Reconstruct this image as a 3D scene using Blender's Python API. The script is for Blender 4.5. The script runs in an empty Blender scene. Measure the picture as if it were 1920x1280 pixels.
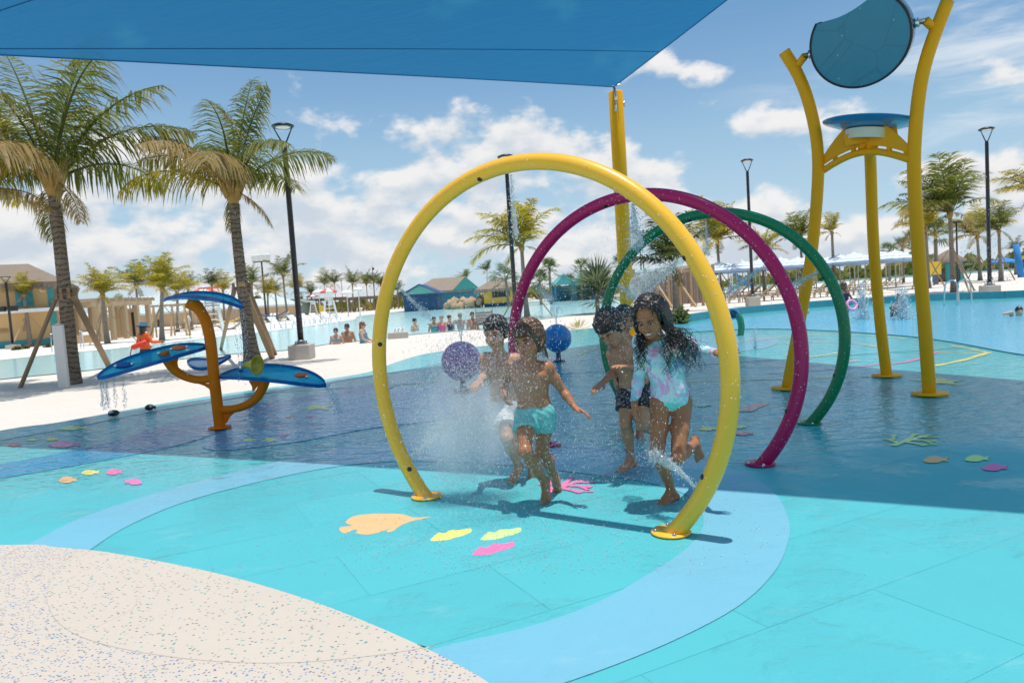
import bpy, math, random
import numpy as np
from mathutils import Vector, Matrix
rng = np.random.RandomState(7)
random.seed(7)
R = math.radians
SC = bpy.context.scene
COL = SC.collection

# ------------------------------------------------------------------ camera
FPX, PITCH, ROLL, CAMH = 1350.0, math.atan(90 / 1350 * math.cos(.065)), .065, 1.36
CF = np.array([0, math.cos(PITCH), -math.sin(PITCH)])
_U0 = np.array([0, math.sin(PITCH), math.cos(PITCH)])
_R0 = np.array([1., 0, 0])
CU = math.cos(ROLL) * _U0 + math.sin(ROLL) * _R0
CR = math.cos(ROLL) * _R0 - math.sin(ROLL) * _U0
CC = np.array([0, 0, CAMH])
cam_d = bpy.data.cameras.new('camera')
cam = bpy.data.objects.new('camera', cam_d)
COL.objects.link(cam)
cam.matrix_world = Matrix(((CR[0], CU[0], -CF[0], 0), (CR[1], CU[1], -CF[1], 0), (CR[2], CU[2], -CF[2], CAMH), (0, 0, 0, 1)))
cam_d.sensor_width = 36
cam_d.lens = FPX / 1920 * 36
cam_d.clip_start = .05
cam_d.clip_end = 3000
cam_d.dof.use_dof = True
cam_d.dof.focus_distance = 4.6
cam_d.dof.aperture_fstop = 4.5
SC.camera = cam

# ------------------------------------------------------------------ sky, sun, exposure
SUN_EL, SUN_AZ, SUN_E = R(84.5), R(125.4), 3.9
world = bpy.data.worlds.new('World')
SC.world = world
world.use_nodes = True


def build_sky():
    nt = world.node_tree
    N, Lk = nt.nodes, nt.links
    N.clear()
    def nd(t, **kw):
        n = N.new(t)
        for k, v in kw.items():
            setattr(n, k, v)
        return n
    def mth(op, a, b=None, c=None):
        n = nd('ShaderNodeMath', operation=op)
        for i, x in enumerate((a, b, c)):
            if x is None:
                continue
            if isinstance(x, (int, float)):
                n.inputs[i].default_value = x
            else:
                Lk.new(x, n.inputs[i])
        return n.outputs[0]
    def sstep(x, a, b, lo=0., hi=1.):
        n = nd('ShaderNodeMapRange', interpolation_type='SMOOTHSTEP')
        Lk.new(x, n.inputs[0])
        for i, v in ((1, a), (2, b), (3, lo), (4, hi)):
            if isinstance(v, (int, float)):
                n.inputs[i].default_value = v
            else:
                Lk.new(v, n.inputs[i])
        return n.outputs[0]
    tc = nd('ShaderNodeTexCoord')
    sky = nd('ShaderNodeTexSky', sky_type='NISHITA')
    sky.sun_disc = False
    sky.sun_elevation = SUN_EL
    sky.sun_rotation = SUN_AZ
    sky.air_density = 1.0
    sky.dust_density = .6
    sky.ozone_density = 1.3
    sep = nd('ShaderNodeSeparateXYZ')
    Lk.new(tc.outputs['Generated'], sep.inputs[0])
    z = sep.outputs[2]
    def cloud(off, scale, stretch, detail=9, rough=.56, dist=.0):
        mp = nd('ShaderNodeMapping')
        Lk.new(tc.outputs['Generated'], mp.inputs[0])
        mp.inputs['Location'].default_value = off
        mp.inputs['Scale'].default_value = stretch
        no = nd('ShaderNodeTexNoise')
        no.inputs['Scale'].default_value = scale
        no.inputs['Detail'].default_value = detail
        no.inputs['Roughness'].default_value = rough
        no.inputs['Distortion'].default_value = dist
        Lk.new(mp.outputs[0], no.inputs['Vector'])
        return no.outputs[0]
    O = (3.37, 1.42, .61)
    st = (1, 1, 1.75)
    big = cloud((O[0] + 5, O[1], O[2]), 2.6, (1, 1, 2.0), 3, .5)
    n0 = cloud(O, 7.6, st, 9, .53)
    n1 = cloud((O[0], O[1], O[2] + .033), 7.6, st, 6, .53)
    def dens(n):
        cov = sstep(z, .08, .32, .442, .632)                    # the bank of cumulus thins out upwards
        e = mth('ADD', n, mth('MULTIPLY', mth('SUBTRACT', big, .5), .36))
        return mth('SUBTRACT', e, cov)
    d0, d1 = dens(n0), dens(n1)
    mask = sstep(d0, -.022, .085)
    shade = sstep(mth('SUBTRACT', d1, mth('MULTIPLY', d0, .55)), -.05, .13, 1., .0)
    ramp = nd('ShaderNodeMix', data_type='RGBA')
    Lk.new(shade, ramp.inputs[0])
    ramp.inputs[6].default_value = (.56, .63, .71, 1)
    ramp.inputs[7].default_value = (.84, .83, .825, 1)
    # thin high streaks
    mp = nd('ShaderNodeMapping')
    Lk.new(tc.outputs['Generated'], mp.inputs[0])
    mp.inputs['Rotation'].default_value = (0, R(-24), 0)
    mp.inputs['Scale'].default_value = (1.6, 1.6, 10)
    ci = nd('ShaderNodeTexNoise')
    ci.inputs['Scale'].default_value = 2.3
    ci.inputs['Detail'].default_value = 7
    ci.inputs['Roughness'].default_value = .62
    ci.inputs['Distortion'].default_value = .5
    Lk.new(mp.outputs[0], ci.inputs['Vector'])
    xr = sstep(sep.outputs[0], .22, .62)
    cir = mth('MULTIPLY', mth('MULTIPLY', sstep(ci.outputs[0], .45, .72), xr), mth('MULTIPLY', sstep(z, .10, .2), .75))
    # sky colour
    sc_ = nd('ShaderNodeMix', data_type='RGBA', blend_type='MULTIPLY')
    sc_.inputs[0].default_value = 1
    Lk.new(sky.outputs[0], sc_.inputs[6])
    sc_.inputs[7].default_value = (SKY_T[0], SKY_T[1], SKY_T[2], 1)
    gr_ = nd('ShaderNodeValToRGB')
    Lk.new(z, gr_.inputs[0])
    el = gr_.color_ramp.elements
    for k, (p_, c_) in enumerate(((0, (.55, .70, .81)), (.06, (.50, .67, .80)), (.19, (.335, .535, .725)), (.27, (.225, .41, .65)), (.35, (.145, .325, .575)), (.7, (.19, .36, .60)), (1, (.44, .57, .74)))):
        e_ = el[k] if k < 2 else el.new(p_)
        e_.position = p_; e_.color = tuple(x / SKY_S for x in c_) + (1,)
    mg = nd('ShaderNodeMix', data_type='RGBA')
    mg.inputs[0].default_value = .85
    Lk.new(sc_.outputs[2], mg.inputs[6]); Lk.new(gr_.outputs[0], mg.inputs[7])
    m1 = nd('ShaderNodeMix', data_type='RGBA')
    Lk.new(cir, m1.inputs[0])
    Lk.new(mg.outputs[2], m1.inputs[6])
    cc = nd('ShaderNodeMix', data_type='RGBA', blend_type='MULTIPLY')
    cc.inputs[0].default_value = 1
    m1.inputs[7].default_value = (.84 / SKY_S, .86 / SKY_S, .88 / SKY_S, 1)
    m2 = nd('ShaderNodeMix', data_type='RGBA')
    Lk.new(mth('MULTIPLY', mask, .97), m2.inputs[0])
    Lk.new(m1.outputs[2], m2.inputs[6])
    Lk.new(ramp.outputs[2], cc.inputs[6])
    cc.inputs[7].default_value = (1 / SKY_S, 1 / SKY_S, 1 / SKY_S, 1)
    Lk.new(cc.outputs[2], m2.inputs[7])
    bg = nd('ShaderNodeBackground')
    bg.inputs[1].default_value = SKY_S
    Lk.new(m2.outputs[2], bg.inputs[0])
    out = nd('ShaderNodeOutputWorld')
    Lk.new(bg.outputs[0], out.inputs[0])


SKY_S = .1
SKY_T = (.80, .92, .95)
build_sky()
sun_d = bpy.data.lights.new('sun', 'SUN')
sun_d.energy = SUN_E
sun_d.angle = R(.55)
sun_d.color = (1, .95, .87)
sun = bpy.data.objects.new('sun', sun_d)
COL.objects.link(sun)
# light travels from the sun: azimuth measured from +Y clockwise
_sd = Vector((math.sin(SUN_AZ) * math.cos(SUN_EL), math.cos(SUN_AZ) * math.cos(SUN_EL), math.sin(SUN_EL)))
sun.rotation_euler = _sd.to_track_quat('Z', 'Y').to_euler()
sun.location = (0, 0, 40)
SC.view_settings.view_transform = 'Standard'
SC.view_settings.look = 'None'
SC.view_settings.exposure = 0.1
SC.view_settings.gamma = 1
SC.view_settings.use_curve_mapping = False
SC.render.engine = 'CYCLES'
SC.cycles.max_bounces = 8
SC.cycles.transparent_max_bounces = 24
SC.cycles.volume_bounces = 3
SC.cycles.caustics_refractive = False
SC.cycles.caustics_reflective = False
SC.cycles.sample_clamp_indirect = 6

# ------------------------------------------------------------------ small helpers
def V(*a):
    return np.array(a, float)
def nrm(a):
    a = np.asarray(a, float)
    return a / max(np.linalg.norm(a), 1e-9)
def ray(px, py):
    return CF + (px - 960) / FPX * CR - (py - 640) / FPX * CU
def at(px, py, Y):                    # the point at distance Y that is seen at a pixel of the 1920 x 1280 photograph
    d = ray(px, py)
    return CC + d * (Y / d[1])
def gr(px, py, z=0.):                 # the ground point seen there
    d = ray(px, py)
    return CC + d * ((z - CAMH) / d[2])
def hgt(px, py, base):                # height seen at row py above a ground point
    return at(px, py, base[1])[2]

def empty(name, loc, rz=0):
    o = bpy.data.objects.new(name, None)
    o.empty_display_size = .2
    COL.objects.link(o)
    o.location = tuple(float(x) for x in loc)
    o.rotation_euler = (0, 0, rz)
    return o
def tag(o, label=None, cat=None, group=None, kind=None):
    if label: o['label'] = label
    if cat: o['category'] = cat
    if group: o['group'] = group
    if kind: o['kind'] = kind
    return o
def thing(name, label, cat, loc=(0, 0, 0), rz=0, group=None):
    return tag(empty(name, loc, rz), label, cat, group)
def copy_tree(o, parent=None):
    c = o.copy()
    COL.objects.link(c)
    if parent is not None:
        c.parent = parent
    for ch in list(o.children):
        copy_tree(ch, c)
    return c
def dup(o, loc, rz=0, label=None, scale=None):
    c = copy_tree(o)
    c.location = tuple(float(x) for x in loc)
    c.rotation_euler = (0, 0, rz)
    if label: c['label'] = label
    if scale: c.scale = (scale,) * 3
    return c
def link_mesh(name, me, mat, parent=None):
    o = bpy.data.objects.new(name, me)
    COL.objects.link(o)
    if mat is not None and not me.materials:
        me.materials.append(mat)
    if parent is not None:
        o.parent = parent
    return o

def np_mesh(name, v, quads, smooth=True):
    me = bpy.data.meshes.new(name)
    n, m, k = len(v), len(quads), quads.shape[1]
    me.vertices.add(n)
    me.vertices.foreach_set('co', np.ascontiguousarray(v, np.float32).ravel())
    me.loops.add(m * k)
    me.loops.foreach_set('vertex_index', np.ascontiguousarray(quads, np.int32).ravel())
    me.polygons.add(m)
    me.polygons.foreach_set('loop_start', np.arange(0, m * k, k, dtype=np.int32))
    me.polygons.foreach_set('loop_total', np.full(m, k, np.int32))
    me.polygons.foreach_set('use_smooth', np.full(m, smooth, bool))
    me.update(calc_edges=True)
    return me


class MB:
    """collects shapes and links them as one mesh"""
    def __init__(s):
        s.v, s.f, s.sm, s.at = [], [], [], []
    def add(s, vs, fs, smooth=False, attr=None):
        b = len(s.v)
        s.v += [tuple(map(float, p)) for p in vs]
        s.f += [tuple(b + i for i in f) for f in fs]
        s.sm += [smooth] * len(fs)
        s.at += list(attr) if attr is not None else [0.] * len(vs)
        return s
    def box(s, c, d, X=(1, 0, 0), Y=(0, 1, 0), Z=(0, 0, 1)):
        c, X, Y, Z = map(lambda q: np.asarray(q, float), (c, X, Y, Z))
        P = [c + X * d[0] / 2 * i + Y * d[1] / 2 * j + Z * d[2] / 2 * k for k in (-1, 1) for j in (-1, 1) for i in (-1, 1)]
        return s.add(P, [(0, 2, 3, 1), (4, 5, 7, 6), (0, 1, 5, 4), (2, 6, 7, 3), (0, 4, 6, 2), (1, 3, 7, 5)])
    def bbox(s, c, d, b, rz=0):       # a box with chamfered edges
        ca, sa = math.cos(rz), math.sin(rz)
        x, y, z = d[0] / 2, d[1] / 2, d[2] / 2
        prof = [(-z, b), (-z + b, 0), (z - b, 0), (z, b)]
        vs, fs = [], []
        for zz, ins in prof:
            for (sx, sy) in ((-1, -1), (1, -1), (1, 1), (-1, 1)):
                for q in ((0, 1), (1, 0)) if sx * sy > 0 else ((1, 0), (0, 1)):
                    px, py = sx * (x - ins - b * q[0]), sy * (y - ins - b * q[1])
                    vs.append((c[0] + px * ca - py * sa, c[1] + px * sa + py * ca, c[2] + zz))
        for k in range(3):
            for i in range(8):
                fs.append((k * 8 + i, k * 8 + (i + 1) % 8, k * 8 + 8 + (i + 1) % 8, k * 8 + 8 + i))
        fs.append(tuple(range(7, -1, -1)))
        fs.append(tuple(range(24, 32)))
        return s.add(vs, fs)
    def beam(s, a, b, w, h=None, up=(0, 0, 1)):
        a, b = np.asarray(a, float), np.asarray(b, float)
        Z = nrm(b - a)
        X = np.cross(up, Z)
        if np.linalg.norm(X) < 1e-3:
            X = np.cross((0, 1, 0), Z)
        X = nrm(X)
        Y = np.cross(Z, X)
        return s.box((a + b) / 2, (w, h or w, np.linalg.norm(b - a)), X, Y, Z)
    def tube(s, path, rad, n=10, cap=True, smooth=True, flat=1., attr=None):
        P = np.asarray(path, float)
        m = len(P)
        rad = np.broadcast_to(np.asarray(rad, float), (m,))
        T = np.gradient(P, axis=0)
        T /= np.maximum(np.linalg.norm(T, axis=1), 1e-9)[:, None]
        ref = V(0, 0, 1) if abs(T[0][2]) < .9 else V(1, 0, 0)
        X = nrm(np.cross(ref, T[0]))
        ang = np.arange(n) * 2 * math.pi / n
        vs, fs, at_ = [], [], []
        for i in range(m):
            X = nrm(X - T[i] * (X @ T[i]))
            Y = np.cross(T[i], X)
            ring = P[i] + rad[i] * (np.cos(ang)[:, None] * X + np.sin(ang)[:, None] * Y * flat)
            vs += list(ring)
            at_ += [attr[i] if attr is not None else 0.] * n
        for i in range(m - 1):
            for j in range(n):
                k = (j + 1) % n
                fs.append((i * n + j, i * n + k, i * n + n + k, i * n + n + j))
        b = len(s.v)
        s.add(vs, fs, smooth, at_)
        if cap:
            s.f += [tuple(b + j for j in range(n - 1, -1, -1)), tuple(b + (m - 1) * n + j for j in range(n))]
            s.sm += [False, False]
        return s
    def cyl(s, a, b, r0, r1=None, n=16):
        return s.tube([a, b], [r0, r0 if r1 is None else r1], n)
    def lathe(s, prof, c=(0, 0, 0), n=24, smooth=True, axis=(0, 0, 1)):
        Z = nrm(axis)
        X = nrm(np.cross((0, 1, 0) if abs(Z[1]) < .9 else (1, 0, 0), Z))
        Y = np.cross(Z, X)
        c = np.asarray(c, float)
        vs, fs = [], []
        for r, z in prof:
            for j in range(n):
                a = j * 2 * math.pi / n
                vs.append(c + Z * z + r * (math.cos(a) * X + math.sin(a) * Y))
        for i in range(len(prof) - 1):
            for j in range(n):
                k = (j + 1) % n
                fs.append((i * n + j, i * n + k, i * n + n + k, i * n + n + j))
        s.add(vs, fs, smooth)
        return s
    def ball(s, c, r, n=16, m=10):
        r = np.broadcast_to(np.asarray(r, float), (3,))
        c = np.asarray(c, float)
        vs = [c + r * V(math.sin(i * math.pi / m) * math.cos(j * 2 * math.pi / n), math.sin(i * math.pi / m) * math.sin(j * 2 * math.pi / n), math.cos(i * math.pi / m)) for i in range(m + 1) for j in range(n)]
        fs = [(i * n + j, i * n + n + j, i * n + n + (j + 1) % n, i * n + (j + 1) % n) for i in range(m) for j in range(n)]
        return s.add(vs, fs, True)
    def prism(s, poly, z0, z1):
        n = len(poly)
        vs = [(p[0], p[1], z0) for p in poly] + [(p[0], p[1], z1) for p in poly]
        fs = [(i, (i + 1) % n, n + (i + 1) % n, n + i) for i in range(n)]
        fs += [tuple(range(n - 1, -1, -1)), tuple(range(n, 2 * n))]
        return s.add(vs, fs)
    def poly(s, pts, smooth=False):
        return s.add(pts, [tuple(range(len(pts)))], smooth)
    def grid(s, P, smooth=True):
        P = np.asarray(P, float)
        a, b = P.shape[:2]
        fs = [(i * b + j, i * b + j + 1, i * b + b + j + 1, i * b + b + j) for i in range(a - 1) for j in range(b - 1)]
        return s.add(P.reshape(-1, 3), fs, smooth)
    def mesh(s, name, off=None, attr=False):
        me = bpy.data.meshes.new(name)
        v = s.v if off is None else [(p[0] - off[0], p[1] - off[1], p[2] - off[2]) for p in s.v]
        me.from_pydata(v, [], s.f)
        me.polygons.foreach_set('use_smooth', s.sm)
        if attr:
            a = me.attributes.new('tone', 'FLOAT', 'POINT')
            a.data.foreach_set('value', s.at)
        me.update()
        return me
    def build(s, name, mat, parent=None, world=False, attr=False):
        off = tuple(parent.location) if (world and parent is not None) else None
        return link_mesh(name, s.mesh(name, off, attr), mat, parent)


# ------------------------------------------------------------------ materials
MATS = {}
def srgb(r, g, b):
    f = lambda c: (c / 255 / 12.92) if c / 255 < .04045 else ((c / 255 + .055) / 1.055) ** 2.4
    return (f(r), f(g), f(b))
class NT:
    def __init__(s, name):
        s.m = bpy.data.materials.new(name)
        s.m.use_nodes = True
        s.t = s.m.node_tree
        s.b = s.t.nodes['Principled BSDF']
        s.out = s.t.nodes['Material Output']
        s.tc = s.t.nodes.new('ShaderNodeTexCoord')
    def n(s, t, **kw):
        q = s.t.nodes.new(t)
        for k, v in kw.items():
            setattr(q, k, v)
        return q
    def l(s, a, b):
        s.t.links.new(a, b)
    def inp(s, sock, x):
        if isinstance(x, (int, float)):
            sock.default_value = x
        elif isinstance(x, (tuple, list)):
            sock.default_value = tuple(x) + ((1,) if len(x) == 3 and len(sock.default_value) == 4 else ())
        else:
            s.l(x, sock)
    def math(s, op, a, b=0., c=None):
        q = s.n('ShaderNodeMath', operation=op)
        s.inp(q.inputs[0], a); s.inp(q.inputs[1], b)
        if c is not None: s.inp(q.inputs[2], c)
        return q.outputs[0]
    def noise(s, scale, detail=4, rough=.55, vec=None, dist=0., stretch=None, out=0):
        q = s.n('ShaderNodeTexNoise')
        q.inputs['Scale'].default_value = scale
        q.inputs['Detail'].default_value = detail
        q.inputs['Roughness'].default_value = rough
        q.inputs['Distortion'].default_value = dist
        s.l(s.vec(vec, stretch), q.inputs['Vector'])
        return q.outputs[out]
    def vec(s, vec=None, stretch=None):
        v = vec if vec is not None else s.tc.outputs['Object']
        if stretch:
            mp = s.n('ShaderNodeMapping')
            mp.inputs['Scale'].default_value = stretch
            s.l(v, mp.inputs[0])
            v = mp.outputs[0]
        return v
    def vor(s, scale, feature='F1', out='Distance', vec=None, stretch=None, rnd=1.):
        q = s.n('ShaderNodeTexVoronoi', feature=feature)
        q.inputs['Scale'].default_value = scale
        q.inputs['Randomness'].default_value = rnd
        s.l(s.vec(vec, stretch), q.inputs['Vector'])
        return q.outputs[out]
    def step(s, x, a, b, lo=0., hi=1.):
        q = s.n('ShaderNodeMapRange', interpolation_type='SMOOTHSTEP')
        for i, v in enumerate((x, a, b, lo, hi)):
            s.inp(q.inputs[i], v)
        return q.outputs[0]
    def mix(s, f, a, b, mode='MIX'):
        q = s.n('ShaderNodeMix', data_type='RGBA', blend_type=mode)
        s.inp(q.inputs[0], f); s.inp(q.inputs[6], a); s.inp(q.inputs[7], b)
        return q.outputs[2]
    def bump(s, h, strength=.3, dist=.01):
        q = s.n('ShaderNodeBump')
        q.inputs['Strength'].default_value = strength
        q.inputs['Distance'].default_value = dist
        s.l(h, q.inputs['Height'])
        s.l(q.outputs[0], s.b.inputs['Normal'])
        return q.outputs[0]
    def set(s, **kw):
        for k, v in kw.items():
            s.inp(s.b.inputs[k.replace('_', ' ')], v)
        return s.m
def pm(name, col, rough=.5, var=.12, scale=4., bump=0., bscale=40., metal=0., coat=0., spec=.5, dirt=0., bdist=.004):
    """plain procedural material: colour with large and fine variation, slight relief"""
    if name in MATS:
        return MATS[name]
    t = NT(name)
    a = t.noise(scale, 5, .6)
    c1 = tuple(min(1, c * (1 + var)) for c in col)
    c0 = tuple(c * (1 - var) for c in col)
    c = t.mix(a, c0, c1)
    if dirt:
        d = t.step(t.noise(scale * .7 + 1.3, 7, .7), .48, .75, 0, dirt)
        c = t.mix(d, c, tuple(x * .45 for x in col))
    rr = t.math('ADD', t.math('MULTIPLY', t.noise(scale * 2.3, 3), .25), rough - .12)
    t.set(Base_Color=c, Roughness=rr, Metallic=metal, Coat_Weight=coat, Specular_IOR_Level=spec)
    if bump:
        t.bump(t.noise(bscale, 4, .6), bump, bdist)
    MATS[name] = t.m
    return t.m
# ------------------------------------------------------------------ ground, pads, lagoon
def m_sand():
    t = NT('sand')
    a = t.noise(.35, 6, .6)
    b = t.noise(38, 5, .7)
    d = t.step(t.noise(2.1, 7, .65), .50, .68, 0, .55)
    c = t.mix(a, (.655, .60, .54), (.755, .70, .64))
    c = t.mix(t.math('MULTIPLY', b, .45), c, (.62, .55, .475))
    c = t.mix(d, c, (.65, .59, .52))
    t.set(Base_Color=c, Roughness=.95, Specular_IOR_Level=.1)
    h = t.math('ADD', t.math('MULTIPLY', t.noise(5.5, 5, .6), .6), t.math('MULTIPLY', t.noise(60, 3), .12))
    t.bump(h, .9, .09)
    return t.m
def m_water(name, c0, c1, rough=.06, wave=3., strength=.12, spec=.5):
    t = NT(name)
    a = t.noise(.09, 4, .6, stretch=(1, 2.2, 1))
    c = t.mix(a, c0, c1)
    c = t.mix(t.math('MULTIPLY', t.noise(1.3, 5, .65, stretch=(1, 2., 1)), .3), c, tuple(min(1, x * 1.25) for x in c1))
    t.set(Base_Color=c, Roughness=rough, IOR=1.33, Specular_IOR_Level=spec)
    h = t.math('ADD', t.noise(wave, 5, .6, stretch=(1, 2.4, 1)), t.math('MULTIPLY', t.noise(wave * 4, 3), .3))
    t.bump(h, strength, .12)
    return t.m
def m_pad(name, col, wet=.5, var=.1):
    """painted rubber safety surfacing with a patchy film of water on it"""
    t = NT(name)
    a = t.noise(.9, 6, .62)
    g = t.noise(160, 2, .6)
    c = t.mix(a, tuple(x * (1 - var) for x in col), tuple(min(1, x * (1 + var)) for x in col))
    scuff = t.step(t.noise(1.7, 9, .72, stretch=(1, 1.8, 1)), .56, .74, 0, .34)
    c = t.mix(scuff, c, tuple(min(1, x * .55 + .33) for x in col))
    c = t.mix(t.math('MULTIPLY', g, .25), c, tuple(x * .7 for x in col))
    oi = t.n('ShaderNodeObjectInfo')
    c = t.mix(t.math('MULTIPLY', oi.outputs['Random'], .16), c, tuple(x * .62 for x in col))
    # the far part of the pad is under a sheet of running water, the near part only damp in patches
    sep = t.n('ShaderNodeSeparateXYZ')
    t.l(t.n('ShaderNodeNewGeometry').outputs['Position'], sep.inputs[0])
    pos = t.n('ShaderNodeNewGeometry').outputs['Position']
    far = t.math('ADD', sep.outputs[1], t.math('MULTIPLY', t.noise(.8, 5, .6, vec=pos), 4.))
    w = t.step(far, 6.0, 8.4)
    patch = t.step(t.noise(1.3, 6, .6, vec=pos), .5, .6)
    w = t.math('MAXIMUM', w, t.math('MULTIPLY', patch, wet))
    rough = t.math('ADD', t.math('MULTIPLY', w, -.44), .54)
    c = t.mix(t.math('MULTIPLY', w, .08), c, tuple(x * .78 for x in col))
    t.set(Base_Color=c, Roughness=rough, Specular_IOR_Level=t.math('ADD', t.math('MULTIPLY', w, .16), .13))
    wv = t.math('ADD', t.math('MULTIPLY', t.noise(5., 3, .55, vec=pos, stretch=(1, 1.5, 1)), 2.6), t.math('MULTIPLY', t.noise(21., 3, .6, vec=pos), .35))
    h = t.math('ADD', t.math('MULTIPLY', g, t.math('ADD', t.math('MULTIPLY', w, -.10), .12)), t.math('MULTIPLY', wv, w))
    t.bump(h, .55, .02)
    return t.m
def m_speckle(name, chips, dens, thr):
    t = NT(name)
    c = t.mix(t.noise(1.4, 7, .65), (.545, .475, .405), (.635, .555, .48))
    c = t.mix(t.math('MULTIPLY', t.noise(180, 2), .5), c, (.48, .41, .35))
    for i, (col, sc) in enumerate(chips):
        d = t.vor(sc, 'F1', 'Distance', stretch=(1, 1.5, 1))
        cv = t.vor(sc, 'F1', 'Color', stretch=(1, 1.5, 1))
        s = t.n('ShaderNodeSeparateColor')
        t.l(cv, s.inputs[0])
        pick = t.step(s.outputs[0], thr - .01 + .1 * i, thr + .01 + .1 * i)
        wob = t.math('ADD', d, t.math('MULTIPLY', t.noise(sc * 2.2, 2), .25))
        m_ = t.math('MULTIPLY', t.step(wob, .40, .46, 1., 0.), pick)
        c = t.mix(t.math('MULTIPLY', m_, .95), c, t.mix(s.outputs[1], col, tuple(x * 1.8 + .03 for x in col)))
    t.set(Base_Color=c, Roughness=.88, Specular_IOR_Level=.2)
    t.bump(t.math('ADD', t.noise(150, 3, .7), t.math('MULTIPLY', t.noise(20, 3), .3)), .35, .008)
    return t.m

def struct(name, pts, z, mat, parent=None, kind='structure'):
    """a flat sheet bounded by a traced outline, put at height z"""
    import bmesh
    bm = bmesh.new()
    f = bm.faces.new([bm.verts.new((float(p[0]), float(p[1]), z)) for p in pts])
    if f.normal.z < 0 or (f.normal_update() or f.normal.z < 0):
        f.normal_flip()
    bmesh.ops.triangulate(bm, faces=[f])
    me = bpy.data.meshes.new(name)
    bm.to_mesh(me)
    bm.free()
    o = link_mesh(name, me, mat, parent)
    if kind and parent is None: o['kind'] = kind
    return o
def smooth_pts(px, n=6, closed=False):
    """Catmull-Rom through points"""
    P = [np.asarray(p, float) for p in px]
    m = len(P)
    out = []
    for i in range(m if closed else m - 1):
        g = (lambda k: P[k % m]) if closed else (lambda k: P[min(max(k, 0), m - 1)])
        a, b, c, d = g(i - 1), g(i), g(i + 1), g(i + 2)
        for k in range(n):
            t = k / n
            out.append(.5 * (2 * b + (c - a) * t + (2 * a - 5 * b + 4 * c - d) * t * t + (3 * b - a - 3 * c + d) * t ** 3))
    if not closed: out.append(P[-1])
    return out
def G2(pts, n=0, closed=True):
    q = smooth_pts(pts, n, closed) if n else pts
    return [gr(p[0], p[1])[:2] for p in q]

SAND = m_sand()
struct('sand_ground', [(-900, -60), (900, -60), (900, 1500), (-900, 1500)], 0, SAND)

# the lagoon behind the beach
lag_near = [(-260, 742), (0, 712), (150, 697), (320, 676), (440, 664), (550, 656), (620, 645), (700, 637), (760, 629), (906, 616), (1016, 599), (1117, 586), (1190, 575), (1230, 568)]
lag_far = [(1230, 560), (1100, 562), (1039, 563), (893, 571), (802, 577), (740, 585), (672, 593), (660, 600), (572, 612), (472, 625), (378, 636), (300, 645), (203, 656), (144, 661), (0, 676), (-260, 705)]
struct('lagoon_water', G2(smooth_pts(lag_near, 4) + smooth_pts(lag_far, 4)), .020, m_water('lagoon', (.36, .68, .72), (.46, .76, .79), .12, 1.4, .06, .35))
# white concrete edge of the lagoon on the far side
lip = [(378, 636), (300, 645), (203, 656), (144, 661), (0, 676), (-260, 705)]
lip2 = [(-260, 682), (0, 656), (144, 646), (203, 640), (300, 631), (378, 622)]
struct('pool_edge', G2(lip + lip2), .028, pm('edge concrete', (.72, .69, .64), .8, .08, 1.5, .2, 30))
struct('shallow_ledge', G2([(378, 636), (472, 626), (572, 613), (655, 601), (640, 596), (560, 602), (470, 613), (378, 624)]), .032, pm('ledge', (.80, .80, .78), .6, .05, 1.))
# strip of water far right behind the umbrellas
struct('far_water', G2([(1340, 533), (1500, 522), (1640, 512), (1940, 494), (1940, 505), (1640, 524), (1500, 534), (1340, 545)]), .02, m_water('far lagoon', (.24, .55, .60), (.36, .66, .70), .15, 1., .08, .3))

# splash pad outline
pad_far = [(-300, 868), (0, 809), (100, 795), (200, 777), (300, 759), (400, 743), (500, 729), (600, 714), (690, 699), (740, 681), (790, 666), (850, 656), (930, 646), (1000, 631), (1069, 620), (1130, 614), (1200, 611), (1280, 606), (1332, 597), (1400, 588), (1500, 579), (1600, 572), (1720, 566), (1800, 562), (1920, 558), (2100, 548)]
PADW = G2(smooth_pts(pad_far, 4)) + [V(26, 12), V(14, 0.5), V(6, -2), V(-2, -2), V(-12, 1.5), V(-14, 5)]
M_TURQ = m_pad('turquoise rubber', (.092, .462, .512), .6)
M_TEAL = m_pad('turquoise rubber base', (.078, .43, .475), .35)
M_BAND = m_pad('sky blue rubber', (.185, .47, .61), .3)
M_DEEP = m_pad('deep blue rubber', (.030, .28, .49), .3)
M_AQUA = m_pad('pale aqua rubber', (.16, .60, .66), .3)
pad = struct('splash_pad', PADW, .0105, M_TEAL)

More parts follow.
